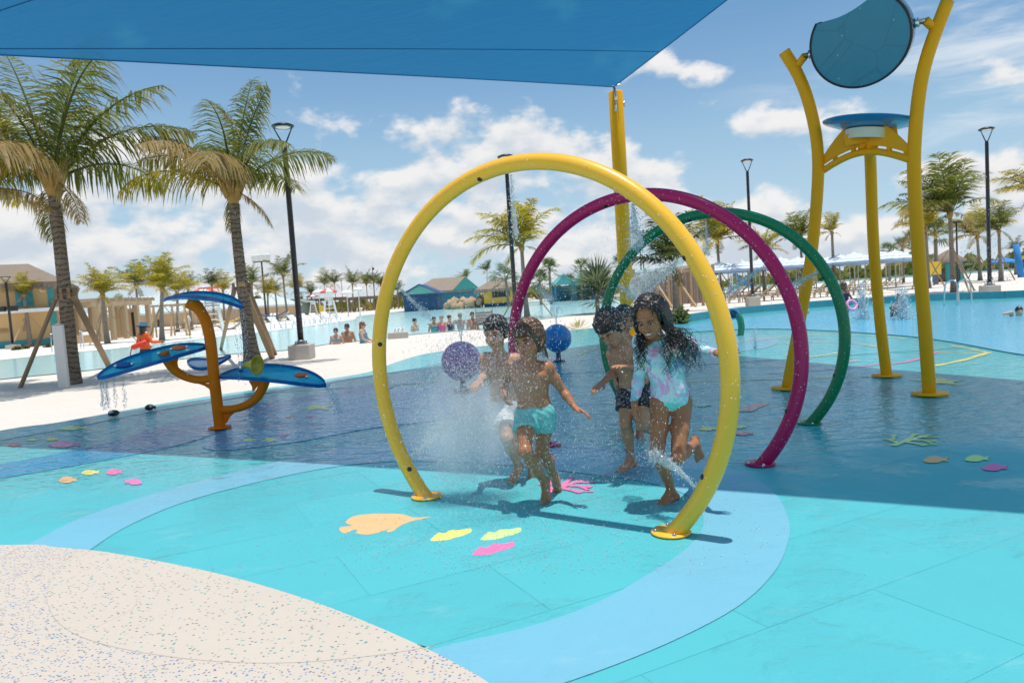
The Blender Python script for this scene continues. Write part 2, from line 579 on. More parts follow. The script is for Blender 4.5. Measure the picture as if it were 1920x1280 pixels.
# rubber tiles laid in a running bond: cells of a grid turned by 27 degrees
TA = R(27)
TX, TY = V(math.cos(TA), math.sin(TA)), V(-math.sin(TA), math.cos(TA))
TL, TW = 1.22, .62
def clip_poly(P, a, n):               # keep the side where (p - a).n <= 0
    out = []
    m = len(P)
    for i in range(m):
        p, q = P[i], P[(i + 1) % m]
        dp, dq = (p - a) @ n, (q - a) @ n
        if dp <= 0: out.append(p)
        if (dp < 0 < dq) or (dq < 0 < dp):
            out.append(p + (q - p) * (dp / (dp - dq)))
    return out
def area(P):
    x, y = np.array([p[0] for p in P]), np.array([p[1] for p in P])
    return .5 * abs(x @ np.roll(y, -1) - y @ np.roll(x, -1))
def tiles(outline, z, mat, parent, box=(-9, 9, 1.0, 11.5), gap=.0007, name='tile', keep=lambda c: True):
    o = V(.13, .21)
    P0 = [np.asarray(p, float) for p in outline]
    for r in range(-24, 30):
        rowP = clip_poly(clip_poly(P0, o + TY * (r * TW + gap), -TY), o + TY * ((r + 1) * TW - gap), TY)
        if len(rowP) < 3: continue
        for k in range(-14, 16):
            x0 = (k + (.5 if r % 2 else 0)) * TL
            c = o + TX * (x0 + TL / 2) + TY * ((r + .5) * TW)
            if not (box[0] < c[0] < box[1] and box[2] < c[1] < box[3]) or not keep(c): continue
            q = clip_poly(clip_poly(rowP, o + TX * (x0 + gap), -TX), o + TX * (x0 + TL - gap), TX)
            if len(q) < 3 or area(q) < .002: continue
            qq = [q[0]]
            for p in q[1:]:
                if np.linalg.norm(p - qq[-1]) > 1e-4: qq.append(p)
            if len(qq) < 3: continue
            t = struct(name, qq, z + rng.uniform(-.0003, .0003), mat, parent, None)
def in_view(c):
    d = V(c[0], c[1], 0) - CC
    w = d @ CF
    if w < .5: return False
    x, y = 960 + FPX * (d @ CR) / w, 640 - FPX * (d @ CU) / w
    return -260 < x < 2180 and y < 1500
tiles(PADW, .0116, M_TURQ, pad, keep=in_view)
# beyond the tiled part the joints no longer show: one sheet
far_sheet = [p for p in PADW]
fs = clip_poly([np.asarray(p, float) for p in far_sheet], V(0, 11.6), V(0, -1))
struct('pad_far_surface', fs, .0128, M_TURQ, pad, None)

# broad painted bands; each lies 4 mm above the one below
ring_out = [(38, 1033), (150, 975), (300, 925), (430, 890), (520, 868), (640, 842), (780, 826), (920, 822), (1060, 832), (1200, 848), (1310, 864), (1390, 888), (1450, 925), (1478, 975), (1478, 1020), (1450, 1080), (1380, 1145), (1250, 1213), (1090, 1276), (930, 1325), (780, 1340)]
ring_in = [(700, 1262), (830, 1218), (1000, 1178), (1130, 1130), (1230, 1072), (1290, 1030), (1318, 992), (1312, 958), (1280, 928), (1200, 905), (1090, 890), (960, 876), (820, 868), (700, 870), (590, 884), (450, 915), (330, 950), (230, 995), (165, 1038)]
RING = G2(smooth_pts(ring_out, 5) + smooth_pts(ring_in, 5))
ringb = struct('painted_band', RING, .0150, M_BAND, pad, None)
swath = [(-60, 895), (0, 873), (60, 862), (200, 832), (330, 792), (450, 764), (560, 746), (680, 724), (740, 722), (700, 740), (560, 772), (450, 800), (330, 838), (180, 868), (80, 886), (0, 900), (-60, 914)]
struct('painted_band', G2(swath, 4), .0152, M_DEEP, pad, None)
struct('painted_band', G2([(560, 760), (700, 735), (860, 724), (960, 730), (1000, 748), (940, 772), (820, 790), (690, 806), (560, 830), (420, 846), (380, 834), (450, 796)], 5), .0154, m_pad('mid blue rubber', (.05, .39, .58), .3), pad, None)
# pale edge strips along the sand
edge = [(-300, 868), (0, 809), (100, 795), (200, 777), (300, 759), (400, 743), (500, 729), (600, 714), (690, 699), (740, 681), (790, 666), (850, 656), (900, 650)]
edge2 = [(905, 664), (850, 676), (790, 690), (740, 699), (690, 707), (600, 722), (500, 738), (400, 754), (300, 771), (200, 790), (100, 810), (0, 828), (-300, 890)]
struct('painted_band', G2(smooth_pts(edge, 4) + smooth_pts(edge2, 4)), .0156, M_AQUA, pad, None)
# the shallow pool at the right: blue water over the pad, teal wall behind it
pool_far = [(1150, 618), (1200, 615), (1280, 611), (1332, 604), (1400, 596), (1500, 587), (1600, 580), (1720, 574), (1800, 570), (1920, 566), (2100, 556), (2500, 546)]
pool_near = [(2500, 760), (2100, 690), (1920, 668), (1800, 646), (1700, 632), (1560, 622), (1430, 618), (1330, 622), (1240, 628), (1160, 630)]
struct('shallow_pool_water', G2(smooth_pts(pool_far, 4) + smooth_pts(pool_near, 4)), .026, m_water('pool water', (.06, .38, .60), (.17, .52, .70), .07, 3.2, .22, .5))
wall = MB()
wpts = G2(smooth_pts(pad_far[17:], 4))
for a, b in zip(wpts[:-1], wpts[1:]):
    wall.beam((a[0], a[1], .10), (b[0], b[1], .10), .16, .34)
wl = wall.build('pool_wall', pm('pool wall teal', (.07, .30, .37), .5, .15, 2.))
tag(wl, 'low teal wall around the far edge of the shallow pool', 'wall')

# speckled cream rubber at the near left
cream = [(-700, 1045), (0, 1028), (100, 1032), (200, 1042), (300, 1060), (400, 1081), (500, 1108), (600, 1141), (700, 1181), (800, 1226), (860, 1257), (905, 1283), (980, 1335)]
CREAMW = G2(smooth_pts(cream, 4)) + [V(.4, .6), V(-3, .4), V(-9, 2.5)]
M_CR1 = m_speckle('cream rubber with blue chips', [((.02, .11, .28), 58), ((.012, .03, .08), 66), ((.03, .19, .30), 54)], 60, .66)
M_CR2 = m_speckle('cream rubber with green chips', [((.03, .20, .20), 46), ((.03, .07, .08), 54)], 48, .78)
walk = struct('speckled_walkway', CREAMW, .0240, M_CR1)
lobe = [(150, 1036), (115, 1070), (92, 1110), (92, 1145), (115, 1180), (165, 1208), (260, 1232), (400, 1250), (550, 1253), (700, 1240), (815, 1222)]
lob_t = [(800, 1226), (700, 1181), (600, 1141), (500, 1108), (400, 1081), (300, 1060), (200, 1042)]
struct('inlaid_lobe', G2(smooth_pts(lobe, 6) + smooth_pts(lob_t, 4)), .0249, M_CR2, walk, None)
for nm, ln in (('joint_line', lobe), ('joint_line', [(0, 1055), (38, 1033)]), ('joint_line', [(258, 1130), (250, 1150), (210, 1172), (160, 1192), (140, 1190)])):
    P = G2(smooth_pts(ln, 8), 0)
    mb = MB()
    mb.tube([(p[0], p[1], .0246) for p in P], .0015, 6, True)
    mb.build(nm, pm('joint', (.50, .43, .36), .9, .15, 8), walk)

# painted animals and lines on the pad
PAINT = {k: m_pad('paint ' + k, c, .3, .06) for k, c in dict(orange=(.86, .48, .22), yellow=(.90, .78, .20), lime=(.62, .80, .30), pink=(.88, .20, .45), red=(.85, .22, .20), green=(.20, .62, .45)).items()}
for m_ in PAINT.values():                                # paint worn off in spots
    nt = m_.node_tree; b_ = nt.nodes['Principled BSDF']
    lk = b_.inputs['Base Color'].links[0].from_socket
    no = nt.nodes.new('ShaderNodeTexNoise'); no.inputs['Scale'].default_value = 26; no.inputs['Detail'].default_value = 8; no.inputs['Roughness'].default_value = .75
    mr = nt.nodes.new('ShaderNodeMapRange'); mr.inputs[1].default_value = .60; mr.inputs[2].default_value = .66; mr.inputs[4].default_value = .75
    mx = nt.nodes.new('ShaderNodeMix'); mx.data_type = 'RGBA'; mx.inputs[7].default_value = (.16, .52, .58, 1)
    nt.links.new(no.outputs[0], mr.inputs[0]); nt.links.new(mr.outputs[0], mx.inputs[0]); nt.links.new(lk, mx.inputs[6]); nt.links.new(mx.outputs[2], b_.inputs['Base Color'])
_pz = [.0122]
def paint(name, pts, col, n=4, label=None, conv=lambda p: p):
    _pz[0] += .00006
    o = struct(name, G2([conv(p) for p in pts], n), _pz[0], PAINT[col], pad, None)
    if label: o['label'] = label
    return o
c6 = lambda p: (600 + p[0] / 2.133, 860 + p[1] / 2.133)
paint('painted_fish', [(445, 238), (400, 241), (370, 240), (330, 229), (260, 226), (190, 228), (130, 238), (103, 262), (128, 273), (80, 282), (85, 299), (105, 304), (135, 291), (152, 293), (145, 304), (190, 310), (240, 300), (288, 281), (262, 298), (290, 297), (320, 275), (370, 255), (410, 247)], 'orange', 3, 'large orange painted fish with a long snout', c6)
blob = [(443, 335), (455, 318), (475, 303), (500, 305), (520, 293), (558, 292), (600, 285), (607, 297), (590, 308), (560, 318), (540, 322), (520, 330), (480, 335)]
paint('painted_fish', blob, 'yellow', 3, 'yellow painted fish', c6)
paint('painted_fish', [(p[0] + 200, p[1] - 3) for p in blob], 'lime', 3, 'lime painted fish', c6)
paint('painted_fish', [(p[0] * 1.04 + 149, p[1] * 1.05 + 41) for p in blob], 'pink', 3, 'pink painted fish', c6)
_pz[0] = .0160
def small_fish(cx, cy, w, h, col, flip=1):
    pts = [(-1, .5), (-.8, -.3), (-.35, -.9), (.3, -.8), (.6, -.35), (1, -.7), (.85, .1), (1, .6), (.5, .45), (.2, .9), (-.5, .9)]
    paint('painted_fish', [(cx + p[0] * w / 2 * flip, cy + p[1] * h / 2) for p in pts], col, 3)
for a in ((128, 902, 36, 13, 'orange', 1), (170, 888, 35, 10, 'yellow', 1), (215, 887, 32, 12, 'pink', 1), (250, 906, 34, 12, 'pink', -1),
          (28, 835, 26, 8, 'red', 1), (62, 826, 22, 6, 'lime', 1), (98, 825, 24, 7, 'yellow', 1), (122, 835, 62, 13, 'pink', 1), (137, 804, 58, 9, 'lime', 1),
          (469, 827, 26, 7, 'lime', 1), (508, 827, 26, 7, 'yellow', 1), (531, 818, 24, 6, 'pink', 1), (543, 782, 20, 5, 'red', 1), (583, 782, 22, 5, 'pink', 1),
          (1755, 865, 48, 14, 'orange', 1), (1832, 863, 46, 13, 'lime', 1), (1866, 880, 48, 14, 'pink', 1),
          (1328, 806, 36, 8, 'yellow', 1), (1395, 815, 36, 8, 'red', 1), (1388, 803, 26, 6, 'lime', 1), (1318, 761, 34, 8, 'green', 1), (1040, 690, 20, 6, 'pink', 1)):
    small_fish(*a)
paint('painted_fish', [(1380, 775), (1400, 765), (1415, 760), (1446, 758), (1425, 766), (1410, 774), (1395, 773)], 'red', 2)
paint('painted_starfish', [(1690, 712), (1745, 714), (1762, 709), (1778, 715), (1812, 714), (1786, 719), (1796, 724), (1762, 721), (1722, 725), (1738, 718)], 'yellow', 0)
paint('painted_starfish', [(555, 768), (580, 764), (590, 759), (602, 763), (625, 760), (612, 766), (622, 771), (596, 768), (572, 772), (580, 767)], 'yellow', 0)
def strokes(name, lines, col, w0=.02):
    _pz[0] += .00006
    mb = MB()
    for k, (ln, w) in enumerate(lines):
        P = [np.asarray(p) for p in G2(smooth_pts(ln, 5), 0)]
        n = len(P)
        L_, R_ = [], []
        for i, p in enumerate(P):
            t = nrm(P[min(i + 1, n - 1)] - P[max(i - 1, 0)])
            q = V(-t[1], t[0]) * w * (.5 + .1 * math.sin(i * 1.7))
            L_.append((p[0] + q[0], p[1] + q[1], _pz[0] + k * .00004)); R_.append((p[0] - q[0], p[1] - q[1], _pz[0] + k * .00004))
        for i in range(n - 1):
            mb.add([R_[i], R_[i + 1], L_[i + 1], L_[i]], [(0, 1, 2, 3)])
    return mb.build(name, PAINT[col], pad)
cor = lambda cx, cy, s, sy: [([(cx - s * .5, cy + sy * .45), (cx, cy), (cx + s * .6, cy - sy * .4)], .05), ([(cx - s * .1, cy + sy * .05), (cx + s * .2, cy - sy * .5)], .04), ([(cx + s * .1, cy - sy * .02), (cx + s * .8, cy + sy * .1)], .04),
                             ([(cx - s * .2, cy + sy * .1), (cx + s * .5, cy + sy * .45)], .045), ([(cx + s * .3, cy - sy * .2), (cx + s * .9, cy - sy * .22)], .035), ([(cx - s * .3, cy + sy * .25), (cx - s * .75, cy - sy * .1)], .04), ([(cx - s * .5, cy), (cx - s * .45, cy - sy * .4)], .03),
                             ([(cx + s * .3, cy + sy * .35), (cx + s * .85, cy + sy * .38)], .03), ([(cx + s * .45, cy + sy * .05), (cx + s * .7, cy + sy * .28)], .03)]
strokes('painted_coral', cor(1060, 914, 62, 30), 'pink')
strokes('painted_coral', cor(1705, 828, 62, 24), 'lime')
strokes('painted_line', [([(1752, 688), (1806, 677), (1856, 662)], .09), ([(1856, 664), (1820, 656), (1782, 649)], .05), ([(1758, 663), (1850, 664)], .05)], 'yellow')
strokes('painted_line', [([(1655, 686), (1710, 678), (1757, 661)], .08)], 'pink')
strokes('painted_line', [([(1380, 641), (1470, 632), (1560, 629), (1640, 631), (1700, 636)], .07), ([(1140, 721), (1300, 717), (1470, 712), (1630, 708)], .05), ([(1480, 676), (1540, 668), (1575, 662)], .06), ([(1082, 668), (1105, 659), (1135, 656)], .07)], 'yellow')
strokes('painted_line', [([(1440, 647), (1530, 643), (1600, 645), (1665, 655)], .07), ([(1470, 668), (1500, 666)], .1), ([(1590, 680), (1610, 678)], .1)], 'orange')
strokes('painted_line', [([(1360, 690), (1480, 690), (1540, 686)], .04), ([(1440, 702), (1560, 694), (1660, 684)], .05), ([(1390, 640), (1490, 636), (1550, 637)], .04)], 'pink')
struct('painted_band', G2([(1240, 640), (1300, 630), (1400, 626), (1458, 636), (1440, 652), (1380, 660), (1300, 655)], 4), .0158, M_BAND, pad, None)

# ------------------------------------------------------------------ shade sail and its post
def m_sail():
    t = NT('sail fabric')
    w = t.noise(3., 4, .6, stretch=(1, 8, 1))
    c = t.mix(w, (.012, .11, .27), (.016, .13, .30))
    weave = t.noise(260, 2, .5)
    c = t.mix(t.math('MULTIPLY', weave, .35), c, (.009, .09, .23))
    t.set(Base_Color=c, Roughness=.8)
    t.bump(t.noise(1.1, 5, .6, stretch=(1, 3.5, 1)), .5, .12)
    tr = t.n('ShaderNodeBsdfTranslucent')
    t.inp(tr.inputs[0], (.020, .17, .34))
    mx = t.n('ShaderNodeMixShader')
    mx.inputs[0].default_value = .42
    t.l(t.b.outputs[0], mx.inputs[1]); t.l(tr.outputs[0], mx.inputs[2])
    tp = t.n('ShaderNodeBsdfTransparent')            # light that passes between the threads
    t.inp(tp.inputs[0], (.16, .72, .90))
    m2 = t.n('ShaderNodeMixShader'); m2.inputs[0].default_value = .09
    t.l(mx.outputs[0], m2.inputs[1]); t.l(tp.outputs[0], m2.inputs[2])
    t.l(m2.outputs[0], t.out.inputs[0])
    return t.m
SA, SB, SCn = V(-6.95, 8.5, 4.62), V(2.74, 17.05, 5.97), V(10.4, -1.0, 8.4)
def sail_pt(u, v):
    far = SA + (SB - SA) * u
    far = far + V(-.66, .75, 0) * .35 * math.sin(math.pi * u) * (1 - u * .3)
    far[2] += .10 * math.sin(math.pi * u)
    nea = SA + (SCn - SA) * u
    nea = nea + V(.42, .9, 0) * .42 * math.sin(math.pi * u)
    p = far + (nea - far) * v
    edge_in = V(-.92, -.39, 0) * .45 * math.sin(math.pi * v) * u ** 3
    return p + edge_in + V(0, 0, -.75) * (math.sin(math.pi * v) * u ** 2) * .55
sail = thing('shade_sail', 'large blue fabric shade sail stretched overhead from a yellow post', 'shade sail', tuple(SB))
mb = MB()
us, vs = np.linspace(0.012, 1, 60), np.linspace(0, 1, 40)
mb.grid([[sail_pt(u, v) for v in vs] for u in us])
SAILM = m_sail()
mb.build('fabric', SAILM, sail, True)
M_HEM = pm('sail webbing', (.012, .10, .25), .8, .1, 8)
mb = MB()
for k in range(3):
    path = [[sail_pt(u, 0) for u in us], [sail_pt(u, 1) for u in us], [sail_pt(1, v) for v in vs]][k]
    mb.tube(path, .012, 6)
mb.build('hem', M_HEM, sail, True)
for vv in (.105, .60):
    MB().tube([sail_pt(u, vv) - V(0, 0, .004) for u in us], .007, 5).build('seam', M_HEM, sail, True)
M_CHROME = pm('stainless steel', (.62, .62, .60), .25, .06, 10, metal=1)
mb = MB()
mb.tube([sail_pt(1, 0) + V(-.1, -.1, 0), SB + V(.0, 0, .02), sail_pt(1, 0) + V(.14, -.16, .0)], .018, 6)
mb.tube([SB + V(0, 0, .02), SB + V(.02, .05, -.18)], .022, 8)
mb.tube([SB + V(.02, .0, -.03), SB + V(.02, -.12, -.34)], .03, 8)
mb.build('shackle', M_CHROME, sail, True)

M_YEL = pm('yellow powder coat', (.93, .41, .005), .42, .07, 1.2, .05, 300, coat=.03, spec=.2)
pb = V(2.80, 17.2, 0)
post = thing('sail_post', 'tall thick yellow steel post holding the sail corner', 'post', tuple(pb))
MB().tube([(0, 0, 0), (0, 0, 5.88), (0, 0, 5.90)], [.168, .168, .158], 32).build('pole', M_YEL, post)
mb = MB()
mb.lathe([(0, 0), (.33, 0), (.33, .03), (.17, .03)], (0, 0, 0), 28)
mb.build('base_plate', M_YEL, post)
mb = MB()
mb.tube([(-.03, -.185, 5.72), (-.04, -.20, 5.55), (-.05, -.195, 5.40)], .026, 8)
mb.build('tensioner', M_CHROME, post)
MB().tube([(.18, .0, 5.66), (.195, .0, 5.55)], .02, 8).build('bolt', M_CHROME, post)

# ------------------------------------------------------------------ spray hoops
def hoop(name, label, cx, cy, zc, yaw, Rr, col, jets):
    t = thing(name, label, 'spray hoop', (cx, cy, 0), -yaw, 'three spray hoops in a row')
    m_ = NT(name + ' paint')
    a = m_.noise(2.2, 4, .6)
    c = m_.mix(a, tuple(x * .92 for x in col), tuple(min(1, x * 1.06) for x in col))
    m_.set(Base_Color=c, Roughness=m_.math('ADD', m_.math('MULTIPLY', m_.noise(30, 4), .2), .2), Coat_Weight=.06, Coat_Roughness=.12, Specular_IOR_Level=.32)
    m_.bump(m_.noise(420, 2), .06, .002)
    th0 = -math.asin(min(1, zc / Rr))
    th = np.linspace(th0 - .012, math.pi - th0 + .012, 120)
    MB().tube([(Rr * math.cos(a), 0, zc + Rr * math.sin(a)) for a in th], .0490, 24, False).build('ring', m_.m, t)
    hx = Rr * math.cos(th0)
    for s in (1, -1):
        mb = MB()
        mb.lathe([(0, .0), (.106, .0), (.109, .006), (.105, .012), (0, .012)], (s * hx, 0, .016), 28)
        mb.build('base_flange', m_.m, t)
        for k in range(4):
            a = k * math.pi / 2 + .6
            MB().lathe([(0, .012), (.010, .012), (.010, .004), (.013, 0)], (s * hx + .085 * math.cos(a), .085 * math.sin(a), .0285), 8).build('bolt', M_CHROME, t)
    for a in jets:
        ca, sa = math.cos(a), math.sin(a)
        c = V(Rr * ca, 0, zc + Rr * sa)
        ax = nrm(V(-ca, 0, -sa) + V(0, -.75, 0))
        MB().lathe([(.0, .004), (.008, .004), (.013, .006), (.016, .003), (.017, -.006)], c + ax * .047, 14, True, ax).build('nozzle', pm('black nozzle', (.012, .012, .014), .3, .1, 20), t)
    n_ = 520                                                # beads of water standing on the paint
    a_, b_ = rng.uniform(th[0], th[-1], n_), rng.uniform(0, 2 * math.pi, n_)
    mb = MB()
    for a, b, s_ in zip(a_, b_, rng.uniform(.0012, .0040, n_)):
        q = Rr + .0492 * math.cos(b)
        mb.add([V(q * math.cos(a), .0492 * math.sin(b), zc + q * math.sin(a)) + s_ * V(*d) for d in ((1, 0, 0), (-1, 0, 0), (0, 1, 0), (0, -1, 0), (0, 0, 1), (0, 0, -1.6))], [(0, 2, 4), (2, 1, 4), (1, 3, 4), (3, 0, 4), (2, 0, 5), (1, 2, 5), (3, 1, 5), (0, 3, 5)], True)
    mb.build('water_beads', M_BEAD, t)['kind'] = 'stuff'
    return t
M_BEAD = pm('water beads', (.80, .83, .84), .08, .03, 20)
HOOPS = [(.072, 4.332, .878, .618, 1.246), (.998, 5.677, .825, .640, 1.233), (1.938, 6.949, .815, .624, 1.185)]
hoop('spray_hoop', 'large yellow spray hoop standing nearest, the children running through it', *HOOPS[0], (.97, .51, .042), (R(183 - 12), R(214), R(101), R(-26), R(30)))
hoop('spray_hoop', 'magenta spray hoop standing between the yellow and the green hoop', *HOOPS[1], (.46, .008, .100), (R(172), R(100), R(24), R(-20)))
hoop('spray_hoop', 'green spray hoop standing last in the row behind the magenta one', *HOOPS[2], (.006, .20, .075), (R(172), R(98), R(26), R(-18)))

# ------------------------------------------------------------------ tipping bucket on three yellow legs
def bucket():
    b = gr(1640, 728)
    t = thing('dump_bucket_tower', 'tall yellow three legged tower with a blue tipping bucket on top', 'splash tower', (b[0], b[1], 0))
    fr = [(1743, 743, 7.48), (1733, 600, 7.48), (1722, 470, 7.50), (1714, 330, 7.52), (1716, 250, 7.52), (1725, 165, 7.52), (1742, 95, 7.52), (1776, 4, 7.5)]
    fl = [(1475, 730, 8.5), (1500, 600, 8.46), (1521, 480, 8.4), (1533, 350, 8.36), (1532, 270, 8.36), (1517, 195, 8.36), (1496, 140, 8.36), (1470, 97, 8.36)]
    bk = [(1663, 708, 8.98), (1650, 600, 8.95), (1638, 460, 8.9), (1632, 300, 8.7), (1630, 285, 8.4)]
    for pts in (fr, fl, bk):
        P = smooth_pts([at(*p) for p in pts], 5)
        P[0][2] = 0.0
        MB().tube(P, .0655, 20).build('leg', M_YEL, t, True)
        MB().lathe([(0, 0), (.175, 0), (.178, .010), (.17, .02), (0, .02)], (P[0][0], P[0][1], .024), 26).build('base_flange', M_YEL, t, True)
    A0, A1 = at(1540, 322, 8.36), at(1708, 300, 7.52)
    # arched lower tube and the slotted plate above it
    n = 24
    arc = [A0 + (A1 - A0) * s + V(0, 0, .15 * math.sin(math.pi * s)) for s in np.linspace(0, 1, n)]
    MB().tube(arc, .038, 14).build('arch_tube', M_YEL, t, True)
    nrmv = nrm(np.cross(A1 - A0, (0, 0, 1)))
    for k in range(5):
        s0, s1 = k / 5 + .02, (k + 1) / 5 - .02
    mb = MB()
    top = [p + V(0, 0, .11 + .23 * math.sin(math.pi * s) + .02) for p, s in zip(arc, np.linspace(0, 1, n))]
    bot = [p + V(0, 0, .062) for p in arc]
    for i in range(n - 1):
        mb.add([q + nrmv * d for q in (bot[i], bot[i + 1], top[i + 1], top[i]) for d in (-.012, .012)],
               [(0, 2, 4, 6), (1, 7, 5, 3), (0, 1, 3, 2), (4, 5, 7, 6)])
    for k in range(6):                                           # the webs between the slots
        i = min(int(k / 5 * (n - 1)), n - 2)
        mb.beam(arc[i] + V(0, 0, .03), arc[i] + V(0, 0, .075), .05, .02)
    mb.build('arch_plate', M_YEL, t, True)
    # splash dish
    M_BL = NT('blue dish')
    c = M_BL.mix(M_BL.noise(6, 4), (.012, .20, .42), (.018, .25, .48))
    M_BL.set(Base_Color=c, Roughness=.22, Coat_Weight=.3)
    dc = at(1627, 258, 7.95)
    ax = nrm(V(.13, -.06, 1))
    MB().lathe([(0, .06), (.12, .07), (.30, .10), (.47, .155), (.475, .165), (.46, .17), (.30, .12), (0, .09)], dc, 48, True, ax).build('splash_dish', M_BL.m, t, True)
    MB().lathe([(.23, -.03), (.23, .075), (.21, .075), (.21, -.03), (.23, -.03)], dc, 40, False, ax).build('dish_ring', pm('cream ring', (.72, .74, .55), .4, .06, 5), t, True)
    mb = MB()
    mb.beam(dc + V(-.25, 0, -.02), dc + V(.25, -.12, .03), .06, .12)
    mb.beam(dc + V(0, 0, -.12), dc + V(0, 0, .04), .2, .05)
    mb.build('dish_bracket', M_YEL, t, True)
    # the bucket: a D-shaped drum, its mouth cut off at the upper left
    bc = at(1615, 74, 7.86)
    e1 = nrm(at(1735, 58, 7.56) - at(1505, 124, 8.3))                        # axle direction
    nf = nrm(np.cross(e1, V(0, 0, 1)) + V(0, 0, -.34)); nf = nrm(nf - e1 * (nf @ e1))
    if nf[1] > 0: nf = -nf
    e2 = np.cross(nf, e1)
    if e2[2] < 0: e2 = -e2
    rad = .48
    ol = []
    for a in np.linspace(R(62) , R(62) - R(280), 60):
        ol.append((rad * math.cos(a), rad * .97 * math.sin(a)))
    a0, a1 = np.array(ol[-1]), np.array(ol[0])
    for s in np.linspace(0, 1, 12)[1:-1]:
        p = a0 + (a1 - a0) * s
        nv = np.array([-(a1 - a0)[1], (a1 - a0)[0]]); nv = nv / np.linalg.norm(nv)
        if nv @ p > 0: nv = -nv
        ol.append(tuple(p + nv * .05 * math.sin(math.pi * s)))
    th = .13
    m_ = NT('bucket plastic')
    v = m_.vor(2.6, 'DISTANCE_TO_EDGE', 'Distance')
    ln = m_.step(v, .004, .03, .28, 0.)
    c = m_.mix(ln, m_.mix(m_.noise(5, 5), (.012, .21, .31), (.018, .26, .37)), (.006, .09, .18))
    st = m_.step(m_.vor(9., 'F1', 'Distance'), .06, .12, .5, 0.)
    c = m_.mix(st, c, (.25, .55, .60))
    m_.set(Base_Color=c, Roughness=.32, Coat_Weight=.12)
    mb = MB()
    for d, rev in ((th, False), (-th, True)):
        ids = [bc + e1 * p[0] + e2 * p[1] + nf * d for p in ol]
        mb.add(ids, [tuple(range(len(ol)))[::-1] if rev else tuple(range(len(ol)))])
    mb.build('bucket_face', m_.m, t, True)
    m2 = NT('bucket rim')
    c = m2.mix(m2.step(m2.noise(34, 3), .45, .6), (.05, .13, .16), (.42, .48, .48))
    m2.set(Base_Color=c, Roughness=.2, Metallic=.7)
    mb = MB()
    k = 60
    for i in range(k - 1):
        a, b2 = V(*ol[i]), V(*ol[i + 1])
        q = [bc + e1 * p[0] * f + e2 * p[1] * f + nf * d for p in (a, b2) for d in (-th - .004, th - .012) for f in (1.0, 1.03)]
        mb.add(q, [(0, 4, 6, 2), (1, 3, 7, 5), (2, 6, 7, 3), (0, 1, 5, 4)], True)
    mb.build('bucket_rim', m2.m, t, True)
    mb = MB()
    mb.tube([bc + e1 * p[0] * 1.012 + e2 * p[1] * 1.012 + nf * th for p in ol[:60]], .012, 8)
    mb.build('bucket_gasket', pm('black rubber', (.012, .016, .02), .5, .1, 10), t, True)
    for (x0, x1, x2, leg) in ((-rad - .01, -rad - .10, None, at(1492, 128, 8.36)), (rad + .01, rad + .12, None, at(1752, 54, 7.52))):
        MB().tube([bc + e1 * x0, bc + e1 * (x0 + x1) / 2, bc + e1 * (x0 + x1) / 2, bc + e1 * x1], [.05, .05, .03, .03], 14).build('axle', M_CHROME, t, True)
        MB().tube([bc + e1 * x1, leg], .042, 14).build('axle_arm', M_YEL, t, True)
bucket()

# ------------------------------------------------------------------ orange stem with blue leaves
def glassy(name, col, deep, alpha=.55):
    t = NT(name)
    c = t.mix(t.noise(5, 4), col, tuple(x * .8 for x in col))
    t.set(Base_Color=c, Roughness=.08, Coat_Weight=.4)
    tr = t.n('ShaderNodeBsdfTransparent')
    t.inp(tr.inputs[0], deep)
    tl = t.n('ShaderNodeBsdfTranslucent')
    t.inp(tl.inputs[0], deep)
    m1 = t.n('ShaderNodeMixShader'); m1.inputs[0].default_value = .5
    t.l(tr.outputs[0], m1.inputs[1]); t.l(tl.outputs[0], m1.inputs[2])
    m2 = t.n('ShaderNodeMixShader'); m2.inputs[0].default_value = alpha
    t.l(m1.outputs[0], m2.inputs[1]); t.l(t.b.outputs[0], m2.inputs[2])
    t.l(m2.outputs[0], t.out.inputs[0])
    return t.m
M_LEAF = glassy('blue acrylic', (.03, .42, .62), (.24, .78, .93), .22)
M_LEAFRIM = glassy('deep blue acrylic edge', (.008, .15, .42), (.04, .36, .74), .62)
M_ORANGE = pm('orange brown powder coat', (.74, .165, .004), .5, .08, 3, .05, 300, coat=.0, spec=.1)
M_KNOB = pm('orange plastic knob', (.62, .12, .02), .3, .06, 6, coat=.3)
M_FUNNEL = pm('mustard plastic', (.50, .38, .01), .3, .06, 6, coat=.3)
